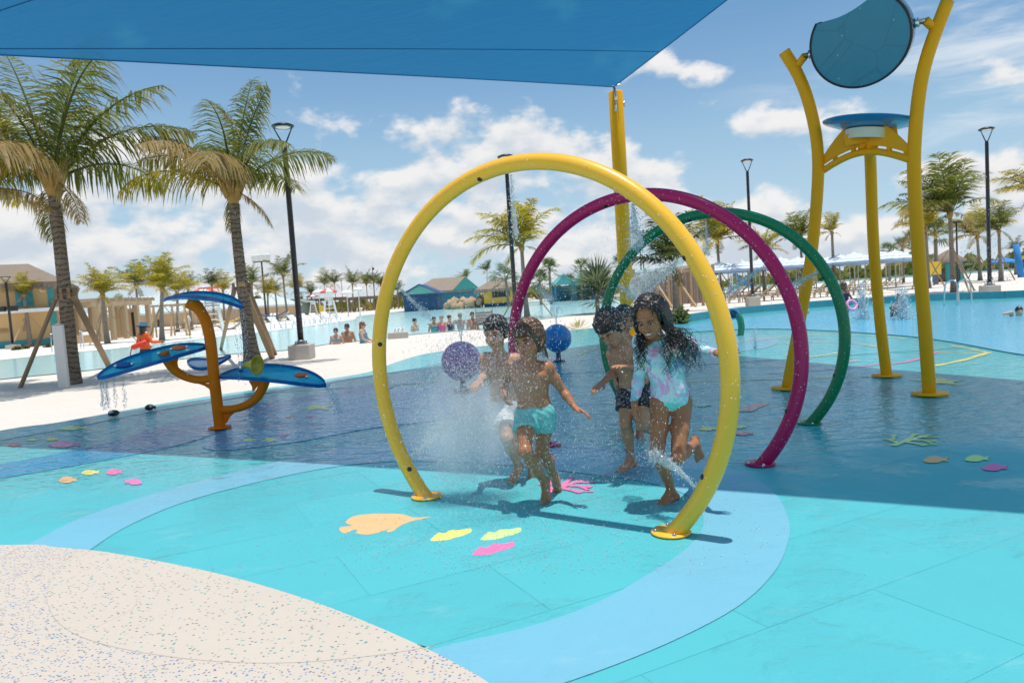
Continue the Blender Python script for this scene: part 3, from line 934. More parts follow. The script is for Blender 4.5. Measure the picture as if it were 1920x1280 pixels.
def leaf(parent, a, b, w, bow, lift, tilt=0., mat=M_LEAF, rim=M_LEAFRIM, side=V(0, 1, 0)):
    """boat shaped acrylic leaf from a to b: bowed along its length, its long edges turned up"""
    a, b = np.asarray(a), np.asarray(b)
    ax = b - a
    up = nrm(np.cross(ax, np.cross((0, 0, 1), ax)))
    if up[2] < 0: up = -up
    sd = nrm(np.cross(up, ax))
    if sd[1] > 0: sd = -sd
    sd, up = nrm(sd * math.cos(tilt) - up * math.sin(tilt)), nrm(up * math.cos(tilt) + sd * math.sin(tilt))
    n, m = 28, 9
    def P(s, q, off=0.):
        ww = w * (1 - abs(2 * s - 1) ** 2.3) ** .62 + .004
        c = a + ax * s + up * (bow * 4 * s * (1 - s))
        return c + sd * ww * q + up * (lift * q * q * (1 - abs(2 * s - 1) ** 3) + off)
    S, Q = np.linspace(0, 1, n), np.linspace(-1, 1, m)
    mb = MB()
    mb.grid([[P(s, q, .010) for q in Q] for s in S])
    mb.grid([[P(s, q, -.010) for q in Q[::-1]] for s in S])
    lf = mb.build('leaf', mat, parent, True)
    mb = MB()
    for sg in (-1, 1):
        P2 = [P(s, sg) for s in S]
        q0 = [p + up * .016 for p in P2]
        q1 = [p - up * .022 + sd * sg * .004 for p in P2]
        q2 = [p + up * .016 - sd * sg * .014 for p in P2]
        mb.grid([q0, q1]); mb.grid([q1, [p - up * .022 - sd * sg * .012 for p in P2]]); mb.grid([q2, q0]); mb.grid([[p - up * .022 - sd * sg * .012 for p in P2], q2])
    r_ = mb.build('leaf_rim', rim, lf)
    r_.data.transform(Matrix.Translation(-Vector(parent.location)))
    return lf
def leaf_tree():
    b = gr(413, 806)
    t = thing('leaf_fountain', 'orange branching stem carrying blue acrylic leaves that drip water', 'water feature', (b[0], b[1], 0))
    Y0 = float(b[1])
    st = smooth_pts([at(x, y, Y0) for x, y in ((413, 806), (407, 755), (401, 705), (397, 660), (392, 625), (384, 598), (371, 577), (356, 566))], 5)
    st[0][2] = .0
    r = np.concatenate([np.full(len(st) - 8, .0625), np.linspace(.0625, .084, 8)])
    MB().tube(st, r, 20).build('stem', M_ORANGE, t, True)
    MB().lathe([(0, 0), (.13, 0), (.13, .015), (0, .015)], (b[0], b[1], .024), 22).build('base_flange', M_ORANGE, t, True)
    def arm(pts, rr, gus):
        P = smooth_pts([at(*p) for p in pts], 6)
        MB().tube(P, rr, 16).build('arm', M_ORANGE, t, True)
        g = [at(*p) for p in gus]
        mb = MB()
        nv = V(0, .012, 0)
        n = len(g)
        mb.add([p - nv for p in g] + [p + nv for p in g], [tuple(range(n)), tuple(range(2 * n - 1, n - 1, -1))] + [(i, n + i, n + (i + 1) % n, (i + 1) % n) for i in range(n)])
        mb.build('gusset', M_ORANGE, t, True)
    arm([(398, 709, Y0), (372, 712, Y0 - .02), (345, 705, Y0 - .04), (325, 691, Y0 - .06), (312, 672, Y0 - .08), (306, 660, Y0 - .1)], [.046] * 10 + list(np.linspace(.046, .060, 21)), [(373, 719, Y0), (396, 719, Y0), (400, 740, Y0), (392, 728, Y0), (384, 723, Y0)])
    arm([(409, 768, Y0), (440, 766, Y0 - .02), (466, 757, Y0 - .05), (484, 742, Y0 - .07), (494, 722, Y0 - .08), (497, 710, Y0 - .09)], [.046] * 10 + list(np.linspace(.046, .060, 21)), [(412, 776, Y0), (441, 772, Y0), (432, 780, Y0), (425, 792, Y0), (416, 798, Y0)])
    for gp in ([(322, 668, Y0 - .08), (335, 667, Y0 - .08), (332, 680, Y0 - .08), (334, 690, Y0 - .06), (322, 686, Y0 - .06)], [(467, 714, Y0 - .08), (490, 714, Y0 - .08), (478, 730, Y0 - .08), (474, 734, Y0 - .08), (473, 724, Y0 - .08)]):
        g = [at(*p) for p in gp]
        n = len(g)
        nv = V(0, .012, 0)
        mb = MB()
        mb.add([p - nv for p in g] + [p + nv for p in g], [tuple(range(n)), tuple(range(2 * n - 1, n - 1, -1))] + [(i, n + i, n + (i + 1) % n, (i + 1) % n) for i in range(n)])
        mb.build('gusset', M_ORANGE, t, True)
    l1 = leaf(t, at(182, 708, Y0 - .55), at(390, 648, Y0 + .1), .215, .012, .045, R(15))
    l2 = leaf(t, at(412, 704, Y0 + .1), at(611, 722, Y0 - .25), .205, .055, .045, R(16))
    l3 = leaf(t, at(305, 563, Y0 - .15), at(457, 576, Y0 - .05), .24, .05, .055, R(6))
    l4 = leaf(t, at(352, 676, Y0 + .95), at(432, 668, Y0 + .9), .18, -.10, .03, R(15), glassy('clear acrylic', (.35, .48, .62), (.82, .90, .95), .25))
    def knob(p, sx, mat, r=.06, rot=0):
        MB().ball((0, 0, 0), (r * 1.5, r * .9, r * .6), 16, 10).build('knob', mat, t).location = tuple(np.asarray(p) - np.asarray(t.location))
    knob(at(335, 652, Y0 - .2), 1, M_KNOB, .055)
    knob(at(565, 703, Y0 - .2), 1, M_KNOB, .055)
    knob(at(232, 685, Y0 - .35), 1, M_LEAFRIM, .07)
    for p in ((322, 654, Y0 - .22), (350, 650, Y0 - .18), (217, 686, Y0 - .4), (248, 682, Y0 - .36), (575, 706, Y0 - .22), (298, 662, Y0 - .25), (352, 656, Y0 - .3)):
        MB().ball(np.asarray(at(*p)) - np.asarray(t.location), .022, 10, 8).build('bolt', M_CHROME, t)
    c = at(452, 690, Y0 - .1)
    MB().tube([c + V(0, 0, -.05), c + V(0, 0, .08)], .024, 12).build('bracket', M_CHROME, t, True)
    ax = nrm(V(1, -.35, -.05))
    f = at(462, 684, Y0 - .12)
    MB().lathe([(.0, -.02), (.035, -.02), (.04, .03), (.05, .06), (.075, .10), (.115, .15), (.112, .155), (.07, .105), (.03, .04), (0, .04)], f, 24, True, ax).build('funnel', M_FUNNEL, t, True)
leaf_tree()

# ------------------------------------------------------------------ spray balls
def spray_ball(label, px, py, Y, r, c0, c1, grp='spray balls on short stems'):
    c = at(px, py, Y)
    t = thing('spray_ball', label, 'spray ball', (c[0], c[1], 0), 0, grp)
    m_ = NT('ball plastic')
    sep = m_.n('ShaderNodeSeparateXYZ')
    m_.l(m_.tc.outputs['Object'], sep.inputs[0])
    c_ = m_.mix(m_.noise(7, 4), c0, c1)
    m_.set(Base_Color=c_, Roughness=.35, Coat_Weight=.2)
    m_.bump(m_.vor(34, 'F1', rnd=.6), .15, .01)
    MB().ball((0, 0, c[2]), r, 40, 28).build('ball', m_.m, t)
    MB().tube([(0, 0, 0), (0, 0, c[2] - r * .95)], [.05, .045], 14).build('stem', pm('navy stem', (.03, .08, .16), .4, .1, 5), t)
    MB().lathe([(0, .024), (.14, .024), (.14, .04), (0, .04)], (0, 0, 0), 20).build('base_flange', pm('navy stem', (.03, .08, .16), .4), t)
spray_ball('purple spray ball seen through the mist beside the boys', 865, 677, 10.2, .285, (.52, .15, .33), (.43, .19, .42))
spray_ball('blue spray ball standing behind the boy in teal shorts', 1045, 634, 13.6, .27, (.015, .17, .46), (.02, .21, .52))

# curved green spray cannon in the shallow pool
b = gr(1388, 630)
t = thing('spray_cannon', 'small curved green spray cannon with a blue muzzle in the shallow pool', 'water feature', (b[0], b[1], 0))
Yb = float(b[1])
P = smooth_pts([at(x, y, Yb) for x, y in ((1388, 630), (1390, 614), (1388, 600), (1383, 592), (1377, 588))], 5)
P[0][2] = 0
MB().tube(P, np.linspace(.075, .085, len(P)), 14).build('neck', pm('green paint', (.012, .22, .12), .35, .08, 3), t, True)
MB().lathe([(.09, -.1), (.10, .04), (.12, .06), (.12, .09), (.085, .09), (.08, .0), (0, 0)], P[-1], 20, True, nrm(V(-.55, -.8, -.05))).build('muzzle', pm('blue muzzle', (.02, .16, .34), .3, .08, 3), t, True)
# ------------------------------------------------------------------ lamps and small street furniture
M_BLACK = pm('black powder coat', (.014, .015, .018), .38, .15, 4, .04, 200)
M_CONC = pm('cast concrete', (.50, .45, .39), .88, .12, 3, .35, 40, dirt=.25)
M_LENS = pm('frosted lens', (.92, .90, .84), .35, .03, 6)
def lamp_proto():
    t = thing('street_lamp', 'x', 'lamp post', (0, 0, 0), 0, 'black lamp posts on concrete blocks')
    MB().bbox((0, 0, .19), (.56, .56, .38), .02).build('concrete_block', M_CONC, t)
    MB().tube([(0, 0, .4), (0, 0, 5.35), (0, 0, 5.42)], [.078, .066, .05], 18).build('pole', M_BLACK, t)
    mb = MB().bbox((0, 0, .392), (.30, .30, .024), .004)
    for sx in (-1, 1):
        for sy in (-1, 1):
            mb.cyl((sx * .11, sy * .11, .385), (sx * .11, sy * .11, .47), .014, n=8)
            mb.cyl((sx * .11, sy * .11, .43), (sx * .11, sy * .11, .45), .024, n=6)
    mb.lathe([(.12, 0), (.11, .05), (.09, .08), (.08, .085)], (0, 0, .404), 16)
    mb.build('base_plate', pm('galvanised steel', (.22, .23, .24), .4, .2, 8, metal=.6), t)
    mb = MB()
    for s in (-1, 1):
        mb.tube([(0, 0, 5.38), (s * .06, 0, 5.44), (s * .24, 0, 5.80)], [.026, .022, .014], 8)
    mb.build('fork', M_BLACK, t)
    MB().lathe([(.18, .0), (.265, .0), (.285, .02), (.28, .045), (.18, .085), (.04, .1), (0, .1)], (0, 0, 5.80), 32).build('lamp_head', M_BLACK, t)
    MB().lathe([(.0, -.012), (.1, -.012), (.17, -.004), (.19, .004)], (0, 0, 5.80), 28).build('lens', M_LENS, t)
    return t
LAMP0 = lamp_proto()
def lamp(base, topy, label, proto=None):
    b = np.asarray(base, float)
    o = LAMP0 if not LAMP0.get('used') else copy_tree(LAMP0)
    LAMP0['used'] = 1
    if 'used' in o and o is not LAMP0: del o['used']
    o.location = tuple(b)
    o['label'] = label
    o.scale = (1, 1, 1)
    return o
# real heights follow from where head and block are seen
def lamp_px(bx, by, ty, label):
    b = gr(bx, by)
    h = hgt(bx, ty, b)
    o = lamp(b, ty, label)
    o.scale = (1, 1, h / 5.9)
    return o
lamp_px(567, 673, 229, 'black lamp post on the sand between the right palm and the yellow hoop')
b2 = at(969, 614, 24.0)
o = lamp((b2[0], b2[1], 0), 0, 'black lamp post seen through the top of the yellow hoop'); o.scale = (1, 1, hgt(945, 290, b2) / 5.9)
lamp_px(1412, 574, 297, 'black lamp post seen between the magenta hoop and the bucket tower')
lamp_px(1856, 555, 238, 'black lamp post at the right beside the shallow pool')
l5 = lamp_px(25, 655, 517, 'black lamp post with two loudspeakers in front of the yellow building')
del LAMP0['used']
for s in (-1, 1):
    mb = MB().bbox((s * .33, -.05, 3.3), (.36, .3, .42), .04)
    mb.beam((0, 0, 3.3), (s * .3, 0, 3.3), .06)
    mb.build('loudspeaker', M_BLACK, l5)

b = gr(121, 728)
t = thing('bollard', 'square white concrete bollard standing in the sand beside the left palm', 'bollard', tuple(b), .35)
mb = MB().bbox((0, 0, .66), (.185, .185, 1.32), .012)
mb.build('shaft', pm('white concrete', (.62, .60, .57), .7, .07, 2.5, .12, 60), t)
mb = MB()
mb.add([(-.0905, -.0905, 1.321), (.0905, -.0905, 1.321), (.0905, .0905, 1.321), (-.0905, .0905, 1.321), (-.045, -.045, 1.35), (.045, -.045, 1.35), (.045, .045, 1.35), (-.045, .045, 1.35)], [(0, 1, 5, 4), (1, 2, 6, 5), (2, 3, 7, 6), (3, 0, 4, 7), (4, 5, 6, 7)])
mb.build('cap', pm('white concrete', (.62, .60, .57)), t)

# two little black fixtures at the rim of the pad
for k, (px, py, lb) in enumerate(((214, 783, 'small black fixture on the pad rim nearer the left edge'), (281, 772, 'small black fixture on the pad rim nearer the orange stem'))):
    b = gr(px, py)
    t = thing('rim_fixture', lb, 'fixture', (b[0], b[1], .022), .3 + k, 'black fixtures on the pad rim')
    mb = MB().ball((0, 0, .045), (.075, .05, .045), 14, 8)
    mb.tube([(-.05, -.05, .02), (-.02, -.07, .05), (.03, -.07, .05), (.055, -.045, .02)], .014, 7)
    mb.build('housing', M_BLACK, t)
    MB().lathe([(0, .012), (.022, .01), (.026, 0)], (-.02, -.045, .06), 12, True, (0, -1, .3)).build('lens', M_CHROME, t)

# concrete footing, slatted board, grab rails
b = gr(747, 634)
t = thing('footing', 'low concrete footing with steel brackets at the lagoon edge', 'footing', tuple(b), .1)
MB().bbox((0, 0, .11), (.72, .5, .24), .02).build('block', M_CONC, t)
mb = MB()
for x in (-.12, 0, .14):
    mb.tube([(x, 0, .22), (x + .03, -.05, .32), (x + .1, -.06, .36)], .02, 6)
mb.build('bracket', M_CHROME, t)
b = gr(910, 617)
t = thing('beach_chair', 'grey slatted wooden chair back at the lagoon edge behind the boys', 'chair', tuple(b), .25)
M_GREYW = pm('weathered wood', (.30, .27, .24), .85, .2, 6, .3, 30)
for k in range(5):
    MB().box((0, .02 * k - .05, .22 + .11 * k), (.72, .025, .095)).build('slat', M_GREYW, t)
for s in (-1, 1):
    MB().beam((s * .33, -.06, 0), (s * .33, .07, .78), .05, .06).build('leg', M_GREYW, t)
MB().box((0, -.28, .30), (.72, .5, .03)).build('seat', M_GREYW, t)
def grab_rail(px, py, h, w, label):
    b = gr(px, py)
    t = thing('grab_rail', label, 'grab rail', tuple(b), .3, 'steel grab rails at the water edge')
    for s in (0, 1):
        P = smooth_pts([V(s * w, 0, 0), V(s * w, .02, h * .6), V(s * w, .1, h * .95), V(s * w, .3, h), V(s * w, .5, h * .8), V(s * w, .55, 0)], 4)
        MB().tube(P, .024, 8).build('rail', M_CHROME, t)
grab_rail(1798, 574, .85, .55, 'bent steel grab rail at the far rim of the shallow pool')
grab_rail(98, 662, .9, .6, 'steel grab rail on the lagoon edge left of the bollard')
grab_rail(152, 655, .9, .6, 'steel grab rail on the lagoon edge right of the left palm')
def thin_rails(px, py, lab):
    b = gr(px, py)
    t = thing('bent_rods', lab, 'rod', tuple(b), 0, 'thin bent rods on the ledge')
    for s in (0, .9, 2.6, 3.5):
        MB().tube(smooth_pts([V(s, 0, 0), V(s + .05, 0, .6), V(s + .3, 0, .85), V(s + .75, 0, .1)], 4), .018, 6).build('rod', M_CHROME, t)
thin_rails(508, 622, 'pair of thin bent rods standing on the pale lagoon ledge')

# ------------------------------------------------------------------ palms
def m_frond(name, g0, g1, dry):
    t = NT(name)
    a = t.n('ShaderNodeAttribute', attribute_name='tone')
    tone = a.outputs['Fac']
    n_ = t.noise(3.2, 3, .6)
    c = t.mix(n_, g0, g1)
    c = t.mix(t.step(tone, .40, .95), c, dry)
    c = t.mix(t.step(tone, 1.15, 1.6), c, (.55, .45, .34))
    t.set(Base_Color=c, Roughness=.6, Specular_IOR_Level=.16)
    tl = t.n('ShaderNodeBsdfTranslucent')
    t.l(t.mix(1., c, (1.5, 1.5, .9), 'MULTIPLY'), tl.inputs[0])
    mx = t.n('ShaderNodeMixShader'); mx.inputs[0].default_value = .42
    t.l(t.b.outputs[0], mx.inputs[1]); t.l(tl.outputs[0], mx.inputs[2])
    t.l(mx.outputs[0], t.out.inputs[0])
    return t.m
M_FR_OLIVE = m_frond('frond olive', (.10, .125, .030), (.17, .18, .045), (.46, .34, .15))
M_FR_YEL = m_frond('frond yellow', (.22, .21, .026), (.38, .30, .040), (.62, .43, .10))
M_FR_TAN = m_frond('frond tan', (.24, .175, .07), (.36, .26, .12), (.52, .39, .26))
M_FR_DARK = m_frond('frond dark', (.040, .065, .020), (.075, .10, .030), (.22, .17, .07))
M_FAN = m_frond('fan leaf', (.06, .095, .030), (.12, .15, .055), (.30, .26, .11))
M_FANB = m_frond('fan leaf blue', (.10, .14, .10), (.17, .21, .15), (.34, .32, .20))
def m_trunk(name, c0, c1, ring=9.):
    t = NT(name)
    sep = t.n('ShaderNodeSeparateXYZ')
    t.l(t.tc.outputs['Object'], sep.inputs[0])
    z = t.math('ADD', t.math('MULTIPLY', sep.outputs[2], ring), t.math('MULTIPLY', t.noise(3.1, 6, .7), 3.4))
    saw = t.math('FRACT', z)
    edge = t.math('ADD', t.step(saw, .0, .14, 1., 0.), t.step(saw, .86, 1., 0., 1.))
    fib = t.noise(16, 5, .7, stretch=(1, 1, .25))
    c = t.mix(fib, c0, c1)
    c = t.mix(t.math('MULTIPLY', edge, .6), c, tuple(x * .35 for x in c0))
    c = t.mix(t.step(t.noise(1.3, 5, .7), .5, .7, 0, .5), c, (.40, .34, .28))
    t.set(Base_Color=c, Roughness=.92, Specular_IOR_Level=.15)
    t.bump(t.math('ADD', t.math('MULTIPLY', edge, -.8), t.math('MULTIPLY', fib, .5)), .9, .03)
    return t.m
M_TRUNK = m_trunk('palm trunk', (.13, .095, .065), (.27, .21, .155))
M_TRUNK_P = m_trunk('palm trunk pale', (.25, .20, .155), (.38, .32, .26))
M_WOOD = pm('bracing timber', (.45, .30, .16), .75, .18, 3, .25, 60)
M_WOOD_D = pm('bracing timber aged', (.27, .18, .10), .8, .2, 3, .25, 60)

def frond_mesh(name, L, elev, droop, ll, nl, hang, seed, seg=2, wid=.045, toneb=0., sweep=0.):
    """coconut frond: rachis arching outwards along x, leaflets hanging from both sides"""
    r = np.random.RandomState(seed)
    mb = MB()
    m = 14
    T = np.linspace(0, 1, m)
    ang = elev - droop * T ** 1.4
    P = [V(0, 0, 0)]
    for i in range(1, m):
        a = (ang[i] + ang[i - 1]) / 2
        az = sweep * T[i] ** 1.5
        P.append(P[-1] + L / (m - 1) * V(math.cos(a) * math.cos(az), math.cos(a) * math.sin(az), math.sin(a)))
    P = np.array(P)
    mb.tube(P, np.linspace(.034, .006, m) * (L / 2.6), 5, False, True, 1., [.55 - .4 * t for t in T] if toneb < 1 else [1.4] * m)
    for side in (-1, 1):
        for k in range(nl):
            t = .13 + .87 * (k + r.uniform(-.35, .35)) / nl
            if r.rand() < (.10 if nl > 50 else .04): continue
            t = min(max(t, .1), 1.)
            f = t * (m - 1)
            i = min(int(f), m - 2)
            p = P[i] + (P[i + 1] - P[i]) * (f - i)
            tan = nrm(P[i + 1] - P[i])
            sd = nrm(np.cross((0, 0, 1), tan) if abs(tan[2]) < .97 else V(0, 1, 0)) * side
            up = np.cross(tan, sd) * side
            l = ll * (.45 + .75 * math.sin(math.pi * min(1, t * .92 + .1)) ** .8) * r.uniform(.65, 1.15)
            if t > .93: l *= .75
            d = nrm(sd * r.uniform(.75, 1.0) + tan * r.uniform(.45, .8) + up * r.uniform(.05, .35))
            w = wid * r.uniform(.75, 1.15)
            wv = nrm(np.cross(d, up + V(0, 0, .3))) * w * .5
            tone = toneb + t * .35 + r.uniform(-.12, .25)
            q = p
            vs, at_ = [q - wv * .5, q + wv * .5], [tone * .8] * 2
            fs = []
            for j in range(1, seg + 1):
                d = nrm(d + V(0, 0, -1) * hang * (1.0 if j > 1 else .45) * r.uniform(.7, 1.25))
                q = q + d * l / seg
                if j < seg:
                    vs += [q - wv, q + wv]
                    at_ += [tone + .3 * j / seg] * 2
                    b = 2 * j
                    fs.append((b - 2, b - 1, b + 1, b))
                else:
                    vs.append(q); at_.append(tone + .55)
                    b = 2 * j
                    fs.append((b - 2, b - 1, b))
            mb.add(vs, fs, False, at_)
    return mb.mesh(name, None, True)
FROND_LIB = {}
ELEVS = [82, 66, 50, 34, 16, -4, -30]
def frond_lib(kind):
    if kind in FROND_LIB: return FROND_LIB[kind]
    lib = []
    for e in ELEVS:
        for k in range(2 if kind == 'far' else 3):
            sd = e * 31 + k * 7 + 2400
            dr = R(44 + 20 * math.cos(R(e)) + 12 * k) if e > -10 else R(40)
            if e > 75: dr = R(20 + 14 * k)
            sw = (rng.rand() - .5) * .7
            if kind == 'near': me = frond_mesh('frond', 1., R(e), dr, .31, 80, .58 + .18 * k, sd, 3, .0120, -.05 if e > 20 else .15, sw)
            else: me = frond_mesh('frond', 1., R(e), dr, .34, 30, .50, sd, 2, .026, -.05 if e > 20 else .2, sw)
            lib.append((e, me))
    FROND_LIB[kind] = lib
    return lib
# meshes are built at length 1; widths above are relative to that
MATFR = {}
def frond_data(me, mat):
    key = (me.name, mat.name)
    if key not in MATFR:
        c = me.copy()
        c.materials.clear(); c.materials.append(mat)
        MATFR[key] = c
    return MATFR[key]
def crown(t, top, L, n, mat, kind, r, wind=None, elevs=None, tilt=0.):
    lib = frond_lib(kind)
    for k in range(n):
        az = k * 2.39996 + r.uniform(-.3, .3)
        u = (k + .5) / n
        e = 86 - 70 * u ** 1.15 + r.uniform(-9, 9) if k < n - 2 else -34
        if wind is not None:                       # the lee side droops, the windward fronds are pushed upright
            c_ = math.cos(az - wind)
            e += (-14 if c_ > 0 else 22) * abs(c_)
            az += -.55 * math.sin(az - wind)
        cand = sorted(lib, key=lambda q: abs(q[0] - e) + r.uniform(0, 9))
        mt = mat
        if kind == 'near': mt = [mat, M_FR_TAN, mat, M_FR_YEL, M_FR_TAN, mat][(k * 7 + 3) % 6] if k > 3 else mat
        elif k >= n - 4: mt = M_FR_TAN if k % 2 else mat
        o = link_mesh('frond', frond_data(cand[0][1], mt), None, t)
        o.location = tuple(np.asarray(top) + V(math.cos(az), math.sin(az), 0) * .06 * L * .5)
        s = L * r.uniform(.82, 1.1) * (1 if k < n - 2 else .5)
        o.scale = (s, s, s)
        o.rotation_euler = (r.uniform(-.2, .2), 0, az)
def palm(name, label, base, top, L, n=18, mat=None, kind='far', r0=.13, r1=.09, wind=None, group='coconut palms round the lagoon', braces=0, seed=0, cat='palm tree', trunkmat=None, flare=1.5, curve=0., brace_h=1.9, bspread=1.5, bmat=None):
    r = np.random.RandomState(seed + 11)
    base, top = np.asarray(base, float), np.asarray(top, float)
    t = thing(name, label, cat, tuple(base), 0, group)
    d = top - base
    n_ = 26 if kind == 'near' else 9
    S = np.linspace(0, 1, n_)
    bend = V(-d[0], -d[1], 0) * .35 * curve + V(r.uniform(-1, 1), r.uniform(-1, 1), 0) * .03 * d[2]
    P = [d * s + bend * 4 * s * (1 - s) * .5 for s in S]
    rad = [r0 * (1 + (flare - 1) * math.exp(-s * d[2] / .38)) * (1 - s) + r1 * s for s in S]
    P[0] = P[0] - V(0, 0, .08)
    if kind == 'near':
        nn = 120
        SS = np.linspace(0, 1, nn)
        P = [np.array([np.interp(s, S, [p[i] for p in P]) for i in range(3)]) for s in SS]
        rad = [np.interp(s, S, rad) * (1 + .022 * ((k % 3) == 0) + r.uniform(-.015, .015)) for k, s in enumerate(SS)]
    MB().tube(P, rad, 14 if kind == 'near' else 8, True).build('trunk', trunkmat or (M_TRUNK if kind == 'near' else M_TRUNK_P), t)
    # bulb of leaf bases
    mb = MB()
    mb.tube([d - V(0, 0, .28) * L / 2.6, d - V(0, 0, .1) * L / 2.6, d + V(0, 0, .14) * L / 2.6], [r1 * 1.05, r1 * 1.75, r1 * .9], 8)
    if kind == 'near':
        for k in range(22):
            a = k * 2.4; q = d + V(math.cos(a) * r1 * 1.3, math.sin(a) * r1 * 1.3, -.2 + .25 * r.rand())
            mb.tube([q, q + V(math.cos(a) * .10, math.sin(a) * .10, .22), q + V(math.cos(a) * .2, math.sin(a) * .2, .40 + .1 * r.rand())], [.05, .04, .02], 5)
    mb.build('leaf_bases', pm('leaf bases', (.36, .22, .055), .7, .35, 6, .3, 30), t)
    crown(t, d, L, n, mat or M_FR_OLIVE, kind, r, wind)
    if braces:
        bm_ = bmat or M_WOOD
        for k in range(braces):
            a = k * 2 * math.pi / braces + (.4 if kind != 'near' else .1)
            f = brace_h / d[2]
            q = d * f + bend * 2 * f * (1 - f)
            w = .09 if kind == 'near' else .075
            MB().beam(q + V(math.cos(a) * .13, math.sin(a) * .13, 0), V(math.cos(a) * bspread, math.sin(a) * bspread, 0), w, w * .55).build('brace', bm_, t)
    return t
def palm_px(label, b, tp, frpx, n=18, mat=None, Y=None, depth_dy=0., **kw):
    bw = gr(*b) if Y is None else at(b[0], b[1], Y) * V(1, 1, 0)
    tw = at(tp[0], tp[1], bw[1] + depth_dy)
    return palm('coconut_palm', label, bw, tw, frpx / FPX * bw[1], n, mat, **kw)

# the two big palms at the left, each steadied by timber props
def props(t, base, pts, band):
    for p, q, w, m_ in pts:
        MB().beam(np.asarray(p) - base, np.asarray(q) - base, w, w * .5).build('brace', m_, t)
    for q, rr in band:
        mb = MB()
        for k in range(8):
            a = k * math.pi / 4
            mb.beam(q - base + V(math.cos(a) * rr, math.sin(a) * rr, -.12), q - base + V(math.cos(a) * rr, math.sin(a) * rr, .12), .06, .025)
        mb.lathe([(rr + .03, -.03), (rr + .036, -.03), (rr + .036, -.01), (rr + .03, -.01)], q - base, 16)
        mb.build('brace_collar', M_WOOD_D, t)
P1 = gr(137, 720)
pt = palm('coconut_palm', 'big coconut palm at far left with a dark ringed trunk propped by timbers', P1, at(98, 338, P1[1] - .3), 3.1, 15, M_FR_OLIVE, 'near', .150, .112, None, 'coconut palms round the lagoon', 0, 3, flare=1.3)
c1 = at(124, 550, P1[1] - .12)
props(pt, P1, [(at(108, 552, P1[1]), gr(38, 727), .10, M_WOOD_D), (at(138, 556, P1[1] - .2), gr(206, 690), .13, M_WOOD_D)], [(c1, .19)])
P2 = gr(476, 690)
pt = palm('coconut_palm', 'big coconut palm behind the orange stem with a flared pale trunk foot', P2, at(436, 358, P2[1] - .2), 2.75, 15, M_FR_OLIVE, 'near', .145, .105, None, 'coconut palms round the lagoon', 0, 8, trunkmat=M_TRUNK, flare=1.9)
c2 = at(453, 540, P2[1])
props(pt, P2, [(at(452, 530, P2[1] - .25), gr(511, 672), .14, M_WOOD), (at(460, 530, P2[1]), gr(516, 665), .12, M_WOOD_D), (at(440, 540, P2[1] + .1), gr(414, 655), .10, M_WOOD_D)], [(c2, .19)])
palm('coconut_palm', 'coconut palm cut by the left edge of the photo, one frond showing', gr(-78, 735), at(-75, 372, gr(-78, 735)[1]), 2.3, 16, M_FR_YEL, 'near', .17, .12, None, 'coconut palms round the lagoon', 0, 15)

W_L = math.pi            # wind pushes the fronds towards -x
palm_px('yellow green coconut palm leaning in front of the yellow building', (57, 650), (44, 552), 46, 17, M_FR_YEL, braces=3, seed=21, curve=.6)
palm_px('yellow coconut palm right of the bollard, its curved trunk propped', (202, 645), (192, 551), 58, 19, M_FR_YEL, braces=3, seed=22)
palm_px('tall bushy yellow coconut palm behind the lifeguard', (304, 639), (304, 540), 66, 20, M_FR_YEL, braces=3, seed=23)
palm_px('green coconut palm between the two yellow ones left of the lifeguard', (263, 622), (255, 536), 52, 16, M_FR_OLIVE, seed=24)
palm_px('dry yellow palm right behind the bushy one', (333, 622), (332, 548), 44, 16, M_FR_YEL, seed=25)
palm_px('small potted palm by the tan wall', (240, 617), (226, 577), 26, 12, M_FR_OLIVE, seed=26)
for k, (b, tp, fr, m_, lb) in enumerate((
    ((360, 618), (352, 540), 36, M_FR_OLIVE, 'thin palm left of the red and white umbrella over the top leaf'),
    ((402, 612), (397, 534), 36, M_FR_DARK, 'dark crowned palm just left of the red umbrella'),
    ((420, 608), (418, 545), 40, M_FR_YEL, 'low yellow palm beside the big palm trunk'),
    ((478, 606), (472, 532), 40, M_FR_OLIVE, 'olive palm right of the big palm trunk'),
    ((504, 604), (502, 552), 34, M_FR_YEL, 'leaning palm below the floodlight mast'),
    ((520, 600), (516, 548), 30, M_FR_OLIVE, 'slender palm left of the lamp post'),
    ((541, 600), (531, 518), 46, M_FR_OLIVE, 'tall feathery palm right behind the lamp post on the sand'),
    ((560, 590), (556, 543), 36, M_FR_YEL, 'yellow palm just right of the lamp post'),
    ((586, 588), (583, 552), 24, M_FR_OLIVE, 'low palm left of the small red umbrella'),
    ((611, 580), (608, 533), 30, M_FR_OLIVE, 'left palm of the pair behind the red umbrellas'),
    ((630, 580), (627, 531), 28, M_FR_DARK, 'right palm of the pair behind the red umbrellas'),
    ((664, 585), (661, 533), 34, M_FR_OLIVE, 'palm right of the tall red and white umbrella'),
    ((690, 578), (687, 534), 30, M_FR_OLIVE, 'left palm of the clump beside the mast'),
    ((703, 578), (701, 528), 26, M_FR_DARK, 'middle palm of the clump beside the mast'),
    ((718, 580), (714, 535), 30, M_FR_OLIVE, 'right palm of the clump beside the mast'),
    ((748, 572), (746, 545), 20, M_FR_OLIVE, 'small palm seen just inside the left side of the yellow hoop'),
    ((778, 560), (776, 526), 18, M_FR_DARK, 'wind bent palm above the blue gable hut'),
    ((876, 565), (873, 523), 24, M_FR_OLIVE, 'green palm in front of the blue building'),
    ((915, 560), (913, 507), 22, M_FR_DARK, 'wind blown dark palm above the yellow kiosk'))):
    palm_px(lb, b, tp, fr, 14, m_, seed=40 + k, wind=W_L if k > 14 else None, braces=3 if k in (7, 11, 12) else 0)
